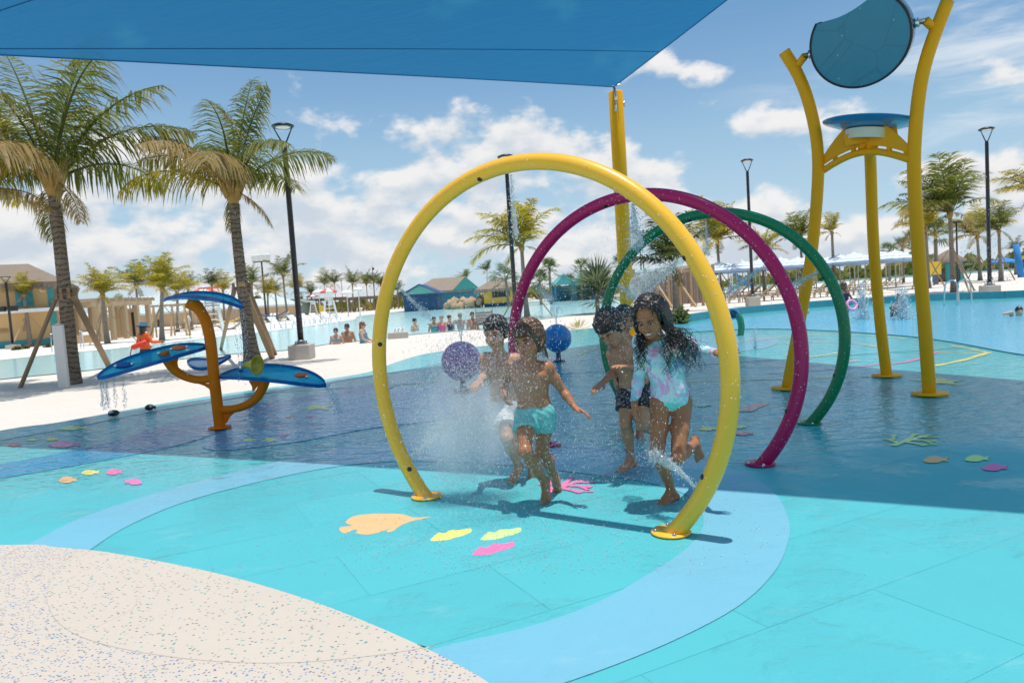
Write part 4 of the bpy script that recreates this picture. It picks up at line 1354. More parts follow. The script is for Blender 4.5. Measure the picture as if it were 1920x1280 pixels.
palm_px('pale coconut palm standing inside the yellow hoop beside the lamp', (989, 596), (978, 462), 100, 22, M_FR_YEL, seed=71, wind=W_L, braces=2, curve=.3)
palm_px('shaggy tan palm seen through the green hoop', (1354, 558), (1345, 450), 84, 24, M_FR_YEL, seed=72, braces=3)
palm_px('palm with long yellow fronds behind the magenta hoop', (1434, 552), (1430, 470), 58, 16, M_FR_YEL, seed=73, braces=2)
palm_px('bushy palm just left of the front bucket tower leg', (1507, 545), (1500, 447), 62, 22, M_FR_OLIVE, seed=74, wind=W_L)
palm_px('thin dry palm right of the left bucket tower leg', (1566, 545), (1560, 436), 40, 14, M_FR_YEL, seed=75, wind=W_L)
palm_px('wind swept palm with a propped trunk right of the bucket tower', (1789, 548), (1781, 398), 112, 22, M_FR_OLIVE, seed=76, wind=W_L, braces=3, curve=.25, brace_h=2.1)
palm_px('tan palm right behind the front bucket tower leg', (1741, 540), (1735, 428), 66, 20, M_FR_YEL, seed=77, wind=W_L, braces=2)
palm_px('bushy yellow palm left of the right lamp post', (1838, 526), (1832, 442), 62, 22, M_FR_YEL, seed=78, wind=W_L, braces=2)
palm_px('palm with an upright spear right of the right lamp post', (1877, 527), (1873, 432), 58, 20, M_FR_OLIVE, seed=79, wind=W_L, braces=2)
palm_px('palm at the right edge with its fronds entering the photo', (1960, 548), (1948, 362), 84, 18, M_FR_YEL, seed=80, wind=W_L)
palm_px('small distant palm at the right edge behind the blue post', (1905, 515), (1903, 468), 26, 14, M_FR_DARK, seed=81)

# fan palms
def fan_mesh(name, L, elev, nb, spread, droop, seed, wid, pet=.55):
    r = np.random.RandomState(seed)
    mb = MB()
    d0 = V(math.cos(elev), 0, math.sin(elev))
    pe = d0 * L * pet + V(0, 0, -.06 * L)
    mb.tube([V(0, 0, 0), d0 * L * pet * .5, pe], [.02 * L, .014 * L, .01 * L], 4, False, True, 1., [.5, .3, .2])
    sd = V(0, 1, 0)
    for k in range(nb):
        a = (k / (nb - 1) - .5) * spread
        d = nrm(d0 * math.cos(a) + sd * math.sin(a) + V(0, 0, r.uniform(-.05, .15)))
        l = L * (1 - pet) * (1.25 - .5 * abs(a / spread)) * r.uniform(.85, 1.1)
        w = nrm(np.cross(d, np.cross(d0, sd) + V(0, 0, .01))) * wid * L
        q1 = pe + d * l * .5
        d2 = nrm(d + V(0, 0, -droop * r.uniform(.6, 1.4)))
        q2 = q1 + d2 * l * .55
        t0 = r.uniform(0, .3)
        mb.add([pe, q1 - w, q1 + w, q2], [(0, 1, 2), (1, 3, 2)], False, [t0, t0 + .1, t0 + .1, t0 + .55])
    return mb.mesh(name, None, True)
FANS = [fan_mesh('fan_leaf', 1., R(e), 15, R(230), dr, 900 + i, .024) for i, (e, dr) in enumerate(((75, .3), (50, .5), (28, .6), (5, .8), (-25, .9), (60, .4), (15, .7)))]
SPIKES = [fan_mesh('fan_leaf', 1., R(e), 11, R(120), .12, 950 + i, .026, .35) for i, e in enumerate((82, 62, 45, 28, 8, -14))]
def fan_palm(label, base, top, L, n, mat, lib, seed, r0=.12, group='fan palms by the lagoon', name='fan_palm', cat='fan palm', trunk=True):
    r = np.random.RandomState(seed)
    base, top = np.asarray(base, float), np.asarray(top, float)
    t = thing(name, label, cat, tuple(base), 0, group)
    d = top - base
    if trunk:
        MB().tube([d * s + V(0, 0, -.05 if s == 0 else 0) for s in np.linspace(0, 1, 6)], np.linspace(r0 * 1.2, r0, 6), 8).build('trunk', M_TRUNK_P, t)
    for k in range(n):
        me = lib[(k * 5 + seed) % len(lib)]
        o = link_mesh('fan_leaf', frond_data(me, mat), None, t)
        o.location = tuple(d + V(0, 0, r.uniform(-.1, .1) * L))
        s = L * r.uniform(.8, 1.1)
        o.scale = (s, s, s)
        o.rotation_euler = (r.uniform(-.25, .25), 0, k * 2.4 + r.uniform(-.3, .3))
    return t
def fan_px(label, b, tp, lpx, n=16, mat=None, seed=0, **kw):
    bw = gr(*b)
    return fan_palm(label, bw, at(tp[0], tp[1], bw[1]), lpx / FPX * bw[1], n, mat or M_FAN, FANS, seed, **kw)
for k, (b, tp, l, m_, lb) in enumerate((
    ((833, 568), (831, 548), 18, M_FAN, 'left of the two low fan palms before the blue building'), ((848, 570), (846, 541), 20, M_FAN, 'right of the two low fan palms before the blue building'),
    ((954, 575), (948, 523), 40, M_FANB, 'silvery fan palm left of the magenta hoop'), ((1015, 572), (1012, 530), 32, M_FAN, 'fan palm low behind the magenta hoop'), ((1034, 570), (1030, 507), 30, M_FAN, 'tall fan palm right of the magenta hoop left side'),
    ((1091, 563), (1089, 501), 22, M_FAN, 'fan palm standing above the teal cabanas'), ((1072, 562), (1069, 530), 22, M_FAN, 'small fan palm between the first two teal cabanas'), ((1128, 562), (1125, 513), 24, M_FAN, 'fan palm at the right end of the teal cabanas'),
    ((1166, 560), (1163, 497), 24, M_FAN, 'fan palm just left of the yellow sail post'), ((1716, 535), (1713, 452), 30, M_FAN, 'dense fan palm behind the front bucket tower leg'), ((1756, 533), (1754, 440), 44, M_FAN, 'broad fan palm between the propped palms'),
    ((1694, 530), (1692, 462), 26, M_FAN, 'fan palm between the two right bucket tower legs'), ((1668, 528), (1668, 470), 24, M_FAN, 'fan palm right of the back bucket tower leg'))):
    fan_px('' + lb, b, tp, l, 18, m_, 3 + k)
# dark leaning palm seen between the yellow and green hoops, yucca bush and low shrub
bw = gr(1269, 584)
palm('coconut_palm', 'dark drooping palm on a slim trunk between the yellow and green hoops', bw, at(1262, 500, bw[1]), 105 / FPX * bw[1], 20, M_FR_DARK, 'far', .15, .11, W_L, 'coconut palms round the lagoon', 0, 88, trunkmat=M_TRUNK_P)
bw = gr(1121, 588)
fan_palm('blue green spiky yucca bush on the beach left of the green hoop', bw, at(1119, 549, bw[1]), 62 / FPX * bw[1], 44, M_FANB, SPIKES, 5, .10, None, 'yucca_bush', 'bush')
def shrub(label, px, py, w, h, mat, seed, n=160, wire=False):
    b = gr(px, py)
    s = b[1] / FPX
    r = np.random.RandomState(seed)
    t = thing('shrub', label, 'shrub', tuple(b))
    mb = MB()
    for k in range(n):
        a, el = r.uniform(0, 2 * math.pi), r.uniform(.1, 1.4)
        l = h * s * r.uniform(.6, 1.15)
        d = V(math.cos(a) * math.cos(el) * w / h, math.sin(a) * math.cos(el) * w / h, math.sin(el))
        p1 = d * l * .6
        p2 = d * l + V(0, 0, -.15 * l if wire else 0)
        sd = nrm(np.cross(d, (r.uniform(-1, 1), r.uniform(-1, 1), 1))) * (.03 if not wire else .012)
        tn = r.uniform(.1, 1.)
        mb.add([p1 * .25, p1 - sd, p1 + sd, p2], [(0, 1, 2), (1, 3, 2)], False, [tn] * 4)
        for q in (.5, .75, .95):
            c = d * l * q
            e = nrm(r.normal(0, 1, 3)) * .06; f = nrm(np.cross(e, r.normal(0, 1, 3))) * .04
            if not wire: mb.add([c - e, c + f, c + e, c - f], [(0, 1, 2, 3)], False, [tn] * 4)
    mb.build('foliage', mat, t, attr=True)
    return t
shrub('small yellow green shrub on the sand right of the girl', 1276, 607, 20, 34, M_FAN, 1)
shrub('dry wiry beach grass left of the green hoop', 1085, 618, 40, 26, M_FR_YEL, 2, 60, True)
shrub('dry beach grass clump beside the blue spray ball', 1055, 620, 26, 20, M_FR_YEL, 3, 40, True)
for k, (x, y, lb) in enumerate(((32, 657, 'low green plant at the foot of the left palm before the building'), (47, 655, 'low plant left of the propped palm foot'), (90, 652, 'low plant near the corner of the yellow building'), (345, 617, 'low planting before the tan hall'))):
    shrub(lb, x, y, 9, 8, M_FR_DARK, 20 + k, 60)
# wood on the horizon: one far mass
mb = MB()
r = np.random.RandomState(5)
for k in range(15000):
    x = r.uniform(-1, 1)
    if r.rand() < .42: px = r.uniform(1480, 1960)
    else: px = r.uniform(-100, 1480)
    hz = 612.5 - .06509 * px
    Yd = r.uniform(120, 170)
    amp = (30 if px > 1560 else 22) * (.55 + .45 * math.sin(px * .043) * math.sin(px * .017 + 1.) + .25 * math.sin(px * .17))
    p = at(px, hz + 10 - max(2, amp) * r.rand() ** .7, Yd)
    if p[2] < .2: p[2] = .2
    e = r.normal(0, 1, 3); e = nrm(e) * r.uniform(.5, 1.1); f = nrm(np.cross(e, r.normal(0, 1, 3))) * r.uniform(.3, .8)
    mb.add([p - e, p + f, p + e, p - f], [(0, 1, 2, 3)], False, [r.uniform(0, .9)] * 4)
fw = mb.build('far_woods', M_FR_OLIVE, None, attr=True)
fw['kind'] = 'stuff'

# ------------------------------------------------------------------ buildings
def m_thatch(name, c0, c1):
    t = NT(name)
    f = t.noise(9, 6, .75, stretch=(1, 1, 3.5))
    g = t.noise(1.2, 5, .6)
    c = t.mix(f, c0, c1)
    c = t.mix(t.math('MULTIPLY', g, .35), c, tuple(x * .55 for x in c0))
    t.set(Base_Color=c, Roughness=.95, Specular_IOR_Level=.1)
    t.bump(f, 1., .12)
    return t.m
M_THATCH = m_thatch('thatch', (.27, .205, .16), (.46, .375, .30))
M_YWALL = pm('yellow stucco', (.66, .45, .22), .85, .06, .7, .1, 30)
M_TANWALL = pm('tan stucco', (.56, .39, .23), .85, .06, .5, .1, 30)
M_TEALT = pm('teal trim', (.06, .34, .36), .6, .08, 2)
M_TEALR = pm('teal metal roof', (.13, .42, .42), .45, .1, 1.5)
M_BLUEW = pm('blue boards', (.06, .21, .29), .7, .15, 2, .2, 10)
M_NAVY = pm('navy boards', (.025, .07, .15), .7, .15, 2, .2, 10)
M_MINT = pm('mint boards', (.20, .46, .38), .7, .1, 2)
M_BROWN = pm('brown timber', (.23, .16, .10), .8, .2, 1.5, .2, 20)
M_WHITEP = pm('white paint', (.78, .77, .74), .5, .05, 2)
M_GLASS = pm('dark window', (.03, .035, .04), .1, .2, 2)
def hip_roof(mb, w, d, z, h, ov, ridge):
    x, y = w / 2 + ov, d / 2 + ov
    vs = [(-x, -y, z), (x, -y, z), (x, y, z), (-x, y, z), (-ridge / 2, 0, z + h), (ridge / 2, 0, z + h)]
    mb.add(vs, [(0, 1, 5, 4), (1, 2, 5), (2, 3, 4, 5), (3, 0, 4)])
    vs2 = [(p[0], p[1], p[2] - .25) for p in vs[:4]]
    mb.add(vs[:4] + vs2, [(0, 4, 5, 1), (1, 5, 6, 2), (2, 6, 7, 3), (3, 7, 4, 0), (4, 7, 6, 5)])
def shag(mb, w, d, z, ov, n, r, l=.35):
    """ragged thatch ends hanging from the eaves"""
    x, y = w / 2 + ov, d / 2 + ov
    for k in range(n):
        u = r.uniform(-1, 1)
        p = (V(u * x, -y, z) if r.rand() < .7 else V(x * (1 if r.rand() < .5 else -1), u * y, z))
        a = V(r.uniform(.05, .16), r.uniform(-.05, .05), 0)
        mb.add([p - a, p + a, p + V(r.uniform(-.1, .1), -.06, -l * r.uniform(.5, 1.2))], [(0, 1, 2)])
# two-storey yellow building at the far left
b = gr(-60, 668)
Yb = 46.
c = at(18, 650, Yb)
ex0, ex1 = at(-150, 650, Yb)[0], at(112, 650, Yb)[0]
W_ = ex1 - ex0
t = thing('yellow_building', 'two storey yellow building with a shaggy thatched roof and teal trim', 'building', ((ex0 + ex1) / 2, Yb + 4, 0), 0)
zE = at(60, 537, Yb)[2]
MB().box((0, 0, zE / 2), (W_, 8, zE)).build('wall', M_YWALL, t)
mb = MB(); hip_roof(mb, W_, 8, zE + .2, at(30, 502, Yb + 3)[2] - zE, .8, W_ * .55); shag(mb, W_, 8, zE + .05, .8, 420, rng); mb.build('roof', M_THATCH, t)
mb = MB(); mb.box((W_ / 2 - .2, -4.02, zE / 2), (.44, .06, zE)); mb.build('corner_board', M_TEALT, t)
MB().box((0, -4.03, .22), (W_ - .5, .08, .44)).build('plinth', M_TEALT, t)
def xloc(px): return at(px, 600, Yb)[0] - t.location[0]
def zloc(py, px=50): return at(px, py, Yb)[2]
wx0, wx1, wz0, wz1 = xloc(36), xloc(68), zloc(574), zloc(545)
w_ = MB().box(((wx0 + wx1) / 2, -4.05, (wz0 + wz1) / 2), (wx1 - wx0, .12, wz1 - wz0)).build('window', M_TEALT, t)
MB().box(((wx0 + wx1) / 2, -4.12, (wz0 + wz1) / 2), ((wx1 - wx0) * .74, .06, (wz1 - wz0) * .78)).build('shutter', pm('teal shutter', (.035, .30, .38), .6, .1, 2), w_)
MB().box((0, -4.5, zloc(583)), (W_ + .6, 1.1, .22)).build('canopy_edge', M_WHITEP, t)
sg = MB().box((xloc(9), -4.05, zloc(617)), (xloc(16) - xloc(2), .06, zloc(613.5) - zloc(620.5))).build('sign', pm('brass plaque', (.40, .22, .11), .5, .15, 3), t)
mb = MB(); mb.tube([(xloc(9) - .12, -4.10, zloc(615)), (xloc(9), -4.10, zloc(616.3)), (xloc(9) + .12, -4.10, zloc(615))], .02, 5)
for q in (-.3, -.15, 0, .15, .3): mb.box((xloc(9) + q * .7, -4.09, zloc(618.5)), (.07, .02, .05))
mb.build('emblem', pm('gold print', (.62, .42, .15), .5), sg)
_c = V(t.location[0] + W_ / 2, Yb, 0); _a = R(26)          # the front is turned towards the beach
t.rotation_euler = (0, 0, _a); t.scale = (.86, 1, 1)
t.location = (_c[0] - (.86 * W_ / 2 * math.cos(_a) + 4 * math.sin(_a)), _c[1] - (.86 * W_ / 2 * math.sin(_a) - 4 * math.cos(_a)), 0)
for x in ():  MB().bbox((xloc(x), -4.2, zloc(575)), (.4, .35, .35), .04).build('wall_speaker', M_BLACK, t)
# pergola beside it
px0, px1 = at(116, 600, 46)[0], at(186, 600, 46)[0]
t = thing('pergola', 'tan timber pergola between the yellow building and the tan hall', 'pergola', ((px0 + px1) / 2, 48, 0))
w = px1 - px0
M_PERG = pm('tan pergola paint', (.48, .36, .22), .7, .08, 1)
zt = at(150, 575, 46)[2]
for k in range(5):
    for s in (-1, 1):
        MB().box((w / 2 * s * .96, -2 + k * 1.6, zt / 2), (.28, .28, zt)).build('post', M_PERG, t)
for s in (-1, 1): MB().box((w / 2 * s * .96, 1.2, zt + .1), (.2, 7.4, .3)).build('beam', M_PERG, t)
for k in range(9): MB().box((0, -2.2 + k * .85, zt + .36), (w + .8, .12, .22)).build('rafter', M_PERG, t)
MB().box((-w * .2, 4.6, zt * .45), (w * .55, .1, zt * .9)).build('back_wall', M_TANWALL, t)
MB().box((w * .02, 4.5, zt * .4), (w * .16, .12, zt * .75)).build('door', M_GLASS, t)
MB().box((w * .02, -2.6, .25), (w * 1.0, .6, .5)).build('low_wall', M_TANWALL, t)
b = gr(179, 634)
t = thing('drink_cooler', 'red drinks cooler under the pergola', 'cooler', (b[0], b[1], 0), -.3)
MB().bbox((0, 0, .62), (.5, .5, 1.15), .03).build('cabinet', pm('red cooler', (.62, .05, .03), .4, .1, 3), t)
MB().bbox((0, 0, 1.21), (.52, .52, .06), .01).build('lid', M_WHITEP, t)
# long tan hall with a pale standing-seam roof
Yh = 92.
x0, x1 = at(150, 600, Yh)[0], at(500, 600, Yh)[0]
t = thing('tan_hall', 'long low tan hall with a pale ribbed metal roof', 'building', ((x0 + x1) / 2, Yh + 7, 0))
W_ = x1 - x0
ze = at(250, 590, Yh)[2]
MB().box((0, 0, ze / 2), (W_, 14, ze)).build('wall', M_TANWALL, t)
M_PALE = pm('pale metal roof', (.62, .68, .66), .5, .05, .6)
mb = MB(); hip_roof(mb, W_, 14, ze + .1, at(290, 556, Yh + 6)[2] - ze, .5, W_ * .72); mb.build('roof', M_PALE, t)
rz = at(290, 556, Yh + 6)[2] - ze
for k in range(40):
    x = -W_ / 2 + W_ * (k + .5) / 40
    if abs(x) < W_ * .36:
        MB().beam((x, -7.4, ze + .16), (x, -.1, ze + rz + .14), .07, .12).build('roof_seam', M_PALE, t)
for px, w_ in ((216, 13), (248, 12), (352, 12), (300, 10)):
    xx = at(px, 600, Yh)[0] - t.location[0]
    z0, z1 = at(px, 613, Yh)[2], at(px, 599, Yh)[2]
    f = MB().box((xx, -7.02, (z0 + z1) / 2), (w_ / FPX * Yh, .1, z1 - z0)).build('window', M_BROWN, t)
    MB().box((xx, -7.08, (z0 + z1) / 2), (w_ / FPX * Yh * .86, .08, (z1 - z0) * .88)).build('pane', M_GLASS, f)
for k, (x, y) in enumerate(((222, 623), (238, 622))):
    b = gr(x, y)
    t = thing('plant_pot', ('left' if k == 0 else 'right') + ' of the two large black plant pots before the tan hall', 'plant pot', (b[0], b[1], 0), 0, 'black plant pots')
    MB().lathe([(0, 0), (.34, 0), (.44, .62), (.40, .62), (.36, .5), (0, .5)], (0, 0, 0), 16).build('pot', M_BLACK, t)
    mb = MB()
    for j in range(30):
        a, e = j * 2.4, rng.uniform(.5, 1.4)
        d = V(math.cos(a) * math.cos(e), math.sin(a) * math.cos(e), math.sin(e)) * 1.7
        s_ = nrm(np.cross(d, (0, 0, 1))) * .05
        mb.add([V(0, 0, .5), V(0, 0, .5) + d * .6 - s_, V(0, 0, .5) + d * .6 + s_, V(0, 0, .5) + d + V(0, 0, -.3)], [(0, 1, 2), (1, 3, 2)], False, [.3] * 4)
    mb.build('plant', M_FR_OLIVE, t, attr=True)
# thin black poles before the hall, floodlight mast, other masts
def mast(label, px, py, ty, name='light_mast', head=0, rr=.08, Y=None):
    b = gr(px, py) if Y is None else at(px, py, Y) * V(1, 1, 0)
    h = hgt(px - (py - ty) * .09 if px < 800 else px - (py - ty) * .04, ty, b)
    t = thing(name, label, 'mast', (b[0], b[1], 0), 0, 'slim dark masts behind the beach')
    MB().tube([(0, 0, 0), (0, 0, h)], [rr, rr * .7], 8).build('pole', M_BLACK, t)
    if head == 1:
        MB().box((0, 0, h - .02), (2.0, .1, .12)).build('crossarm', M_BLACK, t)
        for x in (-.85, -.28, .28, .85):
            f = MB().bbox((x, -.1, h + .42), (.46, .3, .72), .05).build('floodlight', M_LENS, t)
    elif head == 2:
        MB().bbox((.2, 0, h - .6), (.4, .3, .5), .05).build('loudspeaker', M_BLACK, t)
    elif head == 3:
        MB().lathe([(.3, 0), (.32, .06), (0, .12)], (0, 0, h), 12).build('lamp_head', M_BLACK, t)
    return t
mast('black mast left before the tan hall', 248, 619, 556, head=2)
mast('black mast next to the left one before the tan hall', 253, 617, 556, head=2)
mast('taller black mast before the tan hall', 263, 615, 548)
mast('tall mast with four bright white floodlights', 500, 602, 490, head=1, rr=.13)
mast('mast with a blue loudspeaker above the palm clump', 704, 578, 499, head=2, rr=.11)
mast('slim mast right of the tall red umbrella', 644, 580, 527, head=3)
mast('slim mast between the sail post and the yellow hoop', 1205, 560, 470, head=3)
mast('slim short mast right of the sail post', 1210, 558, 492, head=3)
mast('slim mast left of the propped right palm', 1796, 540, 418, head=3, rr=.06)
# brown pergola with the bar, green hut behind it
M_GREENW = pm('grey green boards', (.22, .27, .22), .8, .1, 1)
def pergola(label, xa, xb, ytop, ybase, Y, depth=4., n=7):
    A, B = at(xa, ybase, Y)[0], at(xb, ybase, Y)[0]
    zt = at((xa + xb) / 2, ytop, Y)[2]
    t = thing('pergola', label, 'pergola', ((A + B) / 2, Y + depth / 2, 0), 0, None)
    w = B - A
    for k in range(n):
        for s in (-1, 1):
            MB().box((-w / 2 + w * k / (n - 1), s * depth / 2, zt / 2), (.2, .2, zt)).build('post', M_BROWN, t)
    for s in (-1, 1): MB().box((0, s * depth / 2, zt + .12), (w + .6, .2, .3)).build('beam', M_BROWN, t)
    for k in range(int(w / .9)):
        MB().box((-w / 2 + k * .9, 0, zt + .36), (.12, depth + 1., .2)).build('rafter', M_BROWN, t)
    return t
pergola('long brown pergola behind the red and white umbrellas', 575, 655, 563, 585, 128.)
pergola('second brown pergola right of the tall red umbrella', 642, 748, 560, 583, 120., 4, 8)
def gable_hut(name, label, xa, xb, ybase, yeave, yridge, Y, depth, wallm, roofm, gablem, open_front=False, cat='hut'):
    A, B = at(xa, ybase, Y)[0], at(xb, ybase, Y)[0]
    w = B - A
    ze, zr = at((xa + xb) / 2, yeave, Y)[2], at((xa + xb) / 2, yridge, Y)[2]
    t = thing(name, label, cat, ((A + B) / 2, Y + depth / 2, 0))
    d = depth / 2
    if open_front:
        for sx in (-1, 1):
            for sy in (-1, 1):
                MB().box((sx * w * .44, sy * d * .9, ze / 2), (.22, .22, ze)).build('post', wallm, t)
        MB().box((0, d * .9 + .02, ze * .45), (w * .84, .08, ze * .9)).build('back_wall', wallm, t)
    else:
        MB().box((0, 0, ze / 2), (w * .9, depth, ze)).build('wall', wallm, t)
        MB().box((0, -d - .03, ze * .42), (w * .5, .06, ze * .8)).build('door', M_NAVY, t)
    mb = MB()
    x = w / 2 + .3
    mb.add([(-x, -d - .4, ze - .05), (0, -d - .4, zr), (x, -d - .4, ze - .05), (-x, d + .4, ze - .05), (0, d + .4, zr), (x, d + .4, ze - .05)], [(0, 1, 4, 3), (1, 2, 5, 4)])
    mb.add([(-x, -d - .4, ze - .17), (0, -d - .4, zr - .12), (x, -d - .4, ze - .17), (-x, d + .4, ze - .17), (0, d + .4, zr - .12), (x, d + .4, ze - .17), (-x, -d - .4, ze - .05), (0, -d - .4, zr), (x, -d - .4, ze - .05)], [(0, 3, 4, 1), (1, 4, 5, 2), (0, 1, 7, 6), (1, 2, 8, 7)])
    mb.build('roof', roofm, t)
    MB().add([(-x + .3, -d + .02, ze - .1), (x - .3, -d + .02, ze - .1), (0, -d + .02, zr - .15), (-x + .3, -d + .12, ze - .1), (x - .3, -d + .12, ze - .1), (0, -d + .12, zr - .15)], [(0, 1, 2), (5, 4, 3), (0, 3, 4, 1)]).build('gable', gablem, t)
    return t
gable_hut('beach_hut', 'navy hut with a mint gable left of the thatched long roof', 754, 824, 575, 551, 532, 84., 7., M_NAVY, pm('navy shingles', (.03, .09, .22), .7, .15, 3), M_MINT)
gable_hut('shade_hut', 'open hut with a green gable behind the big palm trunk', 468, 505, 602, 567, 553, 95., 4., M_BROWN, M_BROWN, M_MINT, True)
gable_hut('storage_hut', 'grey green hut left of the brown pergola', 527, 575, 592, 568, 560, 118., 5., M_GREENW, M_GREENW, M_GREENW)
for k, (xa, xb, yr, lb) in enumerate(((1040, 1078, 513, 'left of the three teal roofed cabanas'), (1078, 1116, 511, 'middle of the three teal roofed cabanas'), (1116, 1152, 514, 'right of the three teal roofed cabanas'))):
    q = gable_hut('cabana', lb, xa, xb, 561, 532, yr, 86., 5., M_BLUEW, M_TEALR, M_TEALR, True, 'cabana')
    q['group'] = 'teal roofed cabanas'
# blue thatched building and the yellow kiosk
Yk = 98.
x0, x1 = at(768, 570, Yk)[0], at(896, 570, Yk)[0]
t = thing('blue_building', 'blue building under a long tan thatched roof with a green gable end', 'building', ((x0 + x1) / 2, Yk + 4, 0))
W_ = x1 - x0; ze = at(830, 545, Yk)[2]; zr = at(830, 521, Yk + 4)[2]
MB().box((W_ * .18, 0, ze / 2), (W_ * .62, 8, ze)).build('wall', M_BLUEW, t)
mb = MB()
mb.add([(-W_ / 2, -5, ze), (W_ / 2 - .6, -5, ze), (W_ / 2 - 1.6, 0, zr), (-W_ / 2 + 3, 0, zr), (-W_ / 2, 5, ze), (W_ / 2 - .6, 5, ze)], [(0, 1, 2, 3), (4, 3, 2, 5), (0, 3, 4), (1, 5, 2)])
mb.add([(-W_ / 2, -5, ze - .3), (W_ / 2 - .6, -5, ze - .3), (W_ / 2 - .6, -5, ze), (-W_ / 2, -5, ze)], [(0, 1, 2, 3)])
mb.build('roof', M_THATCH, t)
MB().add([(W_ / 2 - 3.2, -5.05, ze), (W_ / 2 + .4, -5.05, ze), (W_ / 2 - 1.4, -5.05, ze + 1.7), (W_ / 2 - 3.2, -4.9, ze), (W_ / 2 + .4, -4.9, ze), (W_ / 2 - 1.4, -4.9, ze + 1.7)], [(0, 1, 2), (5, 4, 3), (1, 4, 5, 2), (2, 5, 3, 0)]).build('gable', pm('sea green boards', (.07, .30, .26), .7, .1, 2), t)
Yk = 80.
x0, x1 = at(908, 570, Yk)[0], at(962, 570, Yk)[0]
t = thing('kiosk', 'yellow bar kiosk with a serving window under a thatched hip roof', 'kiosk', ((x0 + x1) / 2, Yk + 2, 0))
W_ = x1 - x0; ze = at(930, 541, Yk)[2]; zr = at(930, 521, Yk + 2)[2]
MB().box((0, 0, ze / 2), (W_, 4, ze)).build('wall', pm('bright yellow stucco', (.82, .44, .07), .8, .06, 1), t)
mb = MB(); hip_roof(mb, W_, 4, ze, zr - ze, .9, W_ * .25); shag(mb, W_, 4, ze - .1, .9, 160, rng); mb.build('roof', M_THATCH, t)
zw0, zw1 = at(930, 558, Yk)[2], at(930, 545, Yk)[2]
f = MB().box((W_ * .1, -2.03, (zw0 + zw1) / 2), (W_ * .62, .1, zw1 - zw0)).build('window', M_BROWN, t)
MB().box((W_ * .1, -2.1, (zw0 + zw1) / 2), (W_ * .55, .08, (zw1 - zw0) * .8)).build('pane', M_GLASS, f)
MB().box((0, -2.04, .2), (W_, .08, .4)).build('plinth', M_NAVY, t)
# rocks beside the kiosk
for k in range(12):
    b = at(842 + k * 5.4, 567 - (k % 3), 84 - (k % 4))
    t = thing('boulder', ('first', 'second', 'third', 'fourth', 'fifth', 'sixth', 'seventh', 'eighth', 'ninth', 'tenth', 'eleventh', 'twelfth')[k] + ' tan boulder from the left in the pile beside the yellow kiosk', 'boulder', (b[0], b[1], 0), k, 'boulders left of the yellow kiosk')
    mb = MB(); mb.ball((0, 0, .3 + .2 * (k % 3)), (.8, .6, .55), 9, 6)
    rr_ = np.random.RandomState(k); mb.v = [(p[0] + rr_.normal(0, .09), p[1] + rr_.normal(0, .09), p[2] + rr_.normal(0, .09)) for p in mb.v]
    mb.build('stone', pm('boulder stone', (.46, .32, .20), .9, .3, 1, .4, 6), t)
# tan screen fence with posts, thatched roof over it
Yf = 40.
M_SCREEN = pm('tan screen cloth', (.46, .36, .30), .8, .08, .8, .2, 8)
x0, x1 = at(1190, 560, Yf)[0], at(1338, 560, Yf)[0]
t = thing('screen_fence', 'tan cloth screen on timber posts behind the girl', 'fence', ((x0 + x1) / 2, Yf, 0))
W_ = x1 - x0; zt = at(1262, 512, Yf)[2]
ns = 7
for k in range(ns):
    xa = -W_ / 2 + W_ * k / ns; xb = -W_ / 2 + W_ * (k + 1) / ns
    cols = []
    for j in range(13):
        u = j / 12
        cols.append([V(xa + (xb - xa) * u, .10 * math.sin(u * math.pi * 6) - .05 * math.sin(math.pi * u), z) for z in (.15, zt * .5, zt)])
    MB().grid(cols).build('panel', M_SCREEN, t)
for k in range(ns + 1):
    MB().beam((-W_ / 2 + W_ * k / ns, -.14, 0), (-W_ / 2 + W_ * k / ns, -.14, zt + .35), .14).build('post', M_WOOD, t)
    if k % 2 == 0:
        MB().beam((-W_ / 2 + W_ * k / ns, -.2, zt * .7), (-W_ / 2 + W_ * k / ns + .5, -1.5, 0), .1).build('strut', M_WOOD, t)
MB().box((0, -.14, zt + .08), (W_, .1, .12)).build('rail', M_WOOD, t)
Yt = 56.
x0, x1 = at(1262, 545, Yt)[0], at(1345, 545, Yt)[0]
t = thing('thatched_pavilion', 'thatched roof pavilion behind the tan screen', 'pavilion', ((x0 + x1) / 2, Yt + 3, 0))
W_ = x1 - x0; ze = at(1300, 512, Yt)[2]
mb = MB(); hip_roof(mb, W_ * .8, 6, ze, at(1300, 497, Yt + 3)[2] - ze, .5, W_ * .3); mb.build('roof', M_THATCH, t)
for sx in (-1, 1):
    for sy in (-1, 1): MB().box((sx * W_ * .36, sy * 2.7, ze / 2), (.25, .25, ze)).build('post', M_BROWN, t)
Yt = 62.
x0, x1 = at(1200, 545, Yt)[0], at(1262, 545, Yt)[0]
t = thing('teal_roof_building', 'low building with a teal metal roof right of the sail post', 'building', ((x0 + x1) / 2, Yt + 3, 0))
W_ = x1 - x0; ze = at(1230, 520, Yt)[2]
MB().box((0, 0, ze / 2), (W_, 5, ze)).build('wall', M_TANWALL, t)
mb = MB(); hip_roof(mb, W_, 5, ze, at(1230, 504, Yt + 3)[2] - ze, .5, W_ * .6); mb.build('roof', M_TEALR, t)
Yt = 58.
x0, x1 = at(1772, 520, Yt)[0], at(1838, 520, Yt)[0]
t = thing('thatched_pavilion', 'round thatched bar pavilion behind the propped right palm', 'pavilion', ((x0 + x1) / 2, Yt + 2, 0))
W_ = x1 - x0; ze = at(1806, 486, Yt)[2]
mb = MB(); mb.lathe([(W_ / 2, ze - .2), (W_ / 2, ze), (W_ / 4, ze + .45), (0, ze + .85)], (0, 0, 0), 16); mb.build('roof', M_THATCH, t)
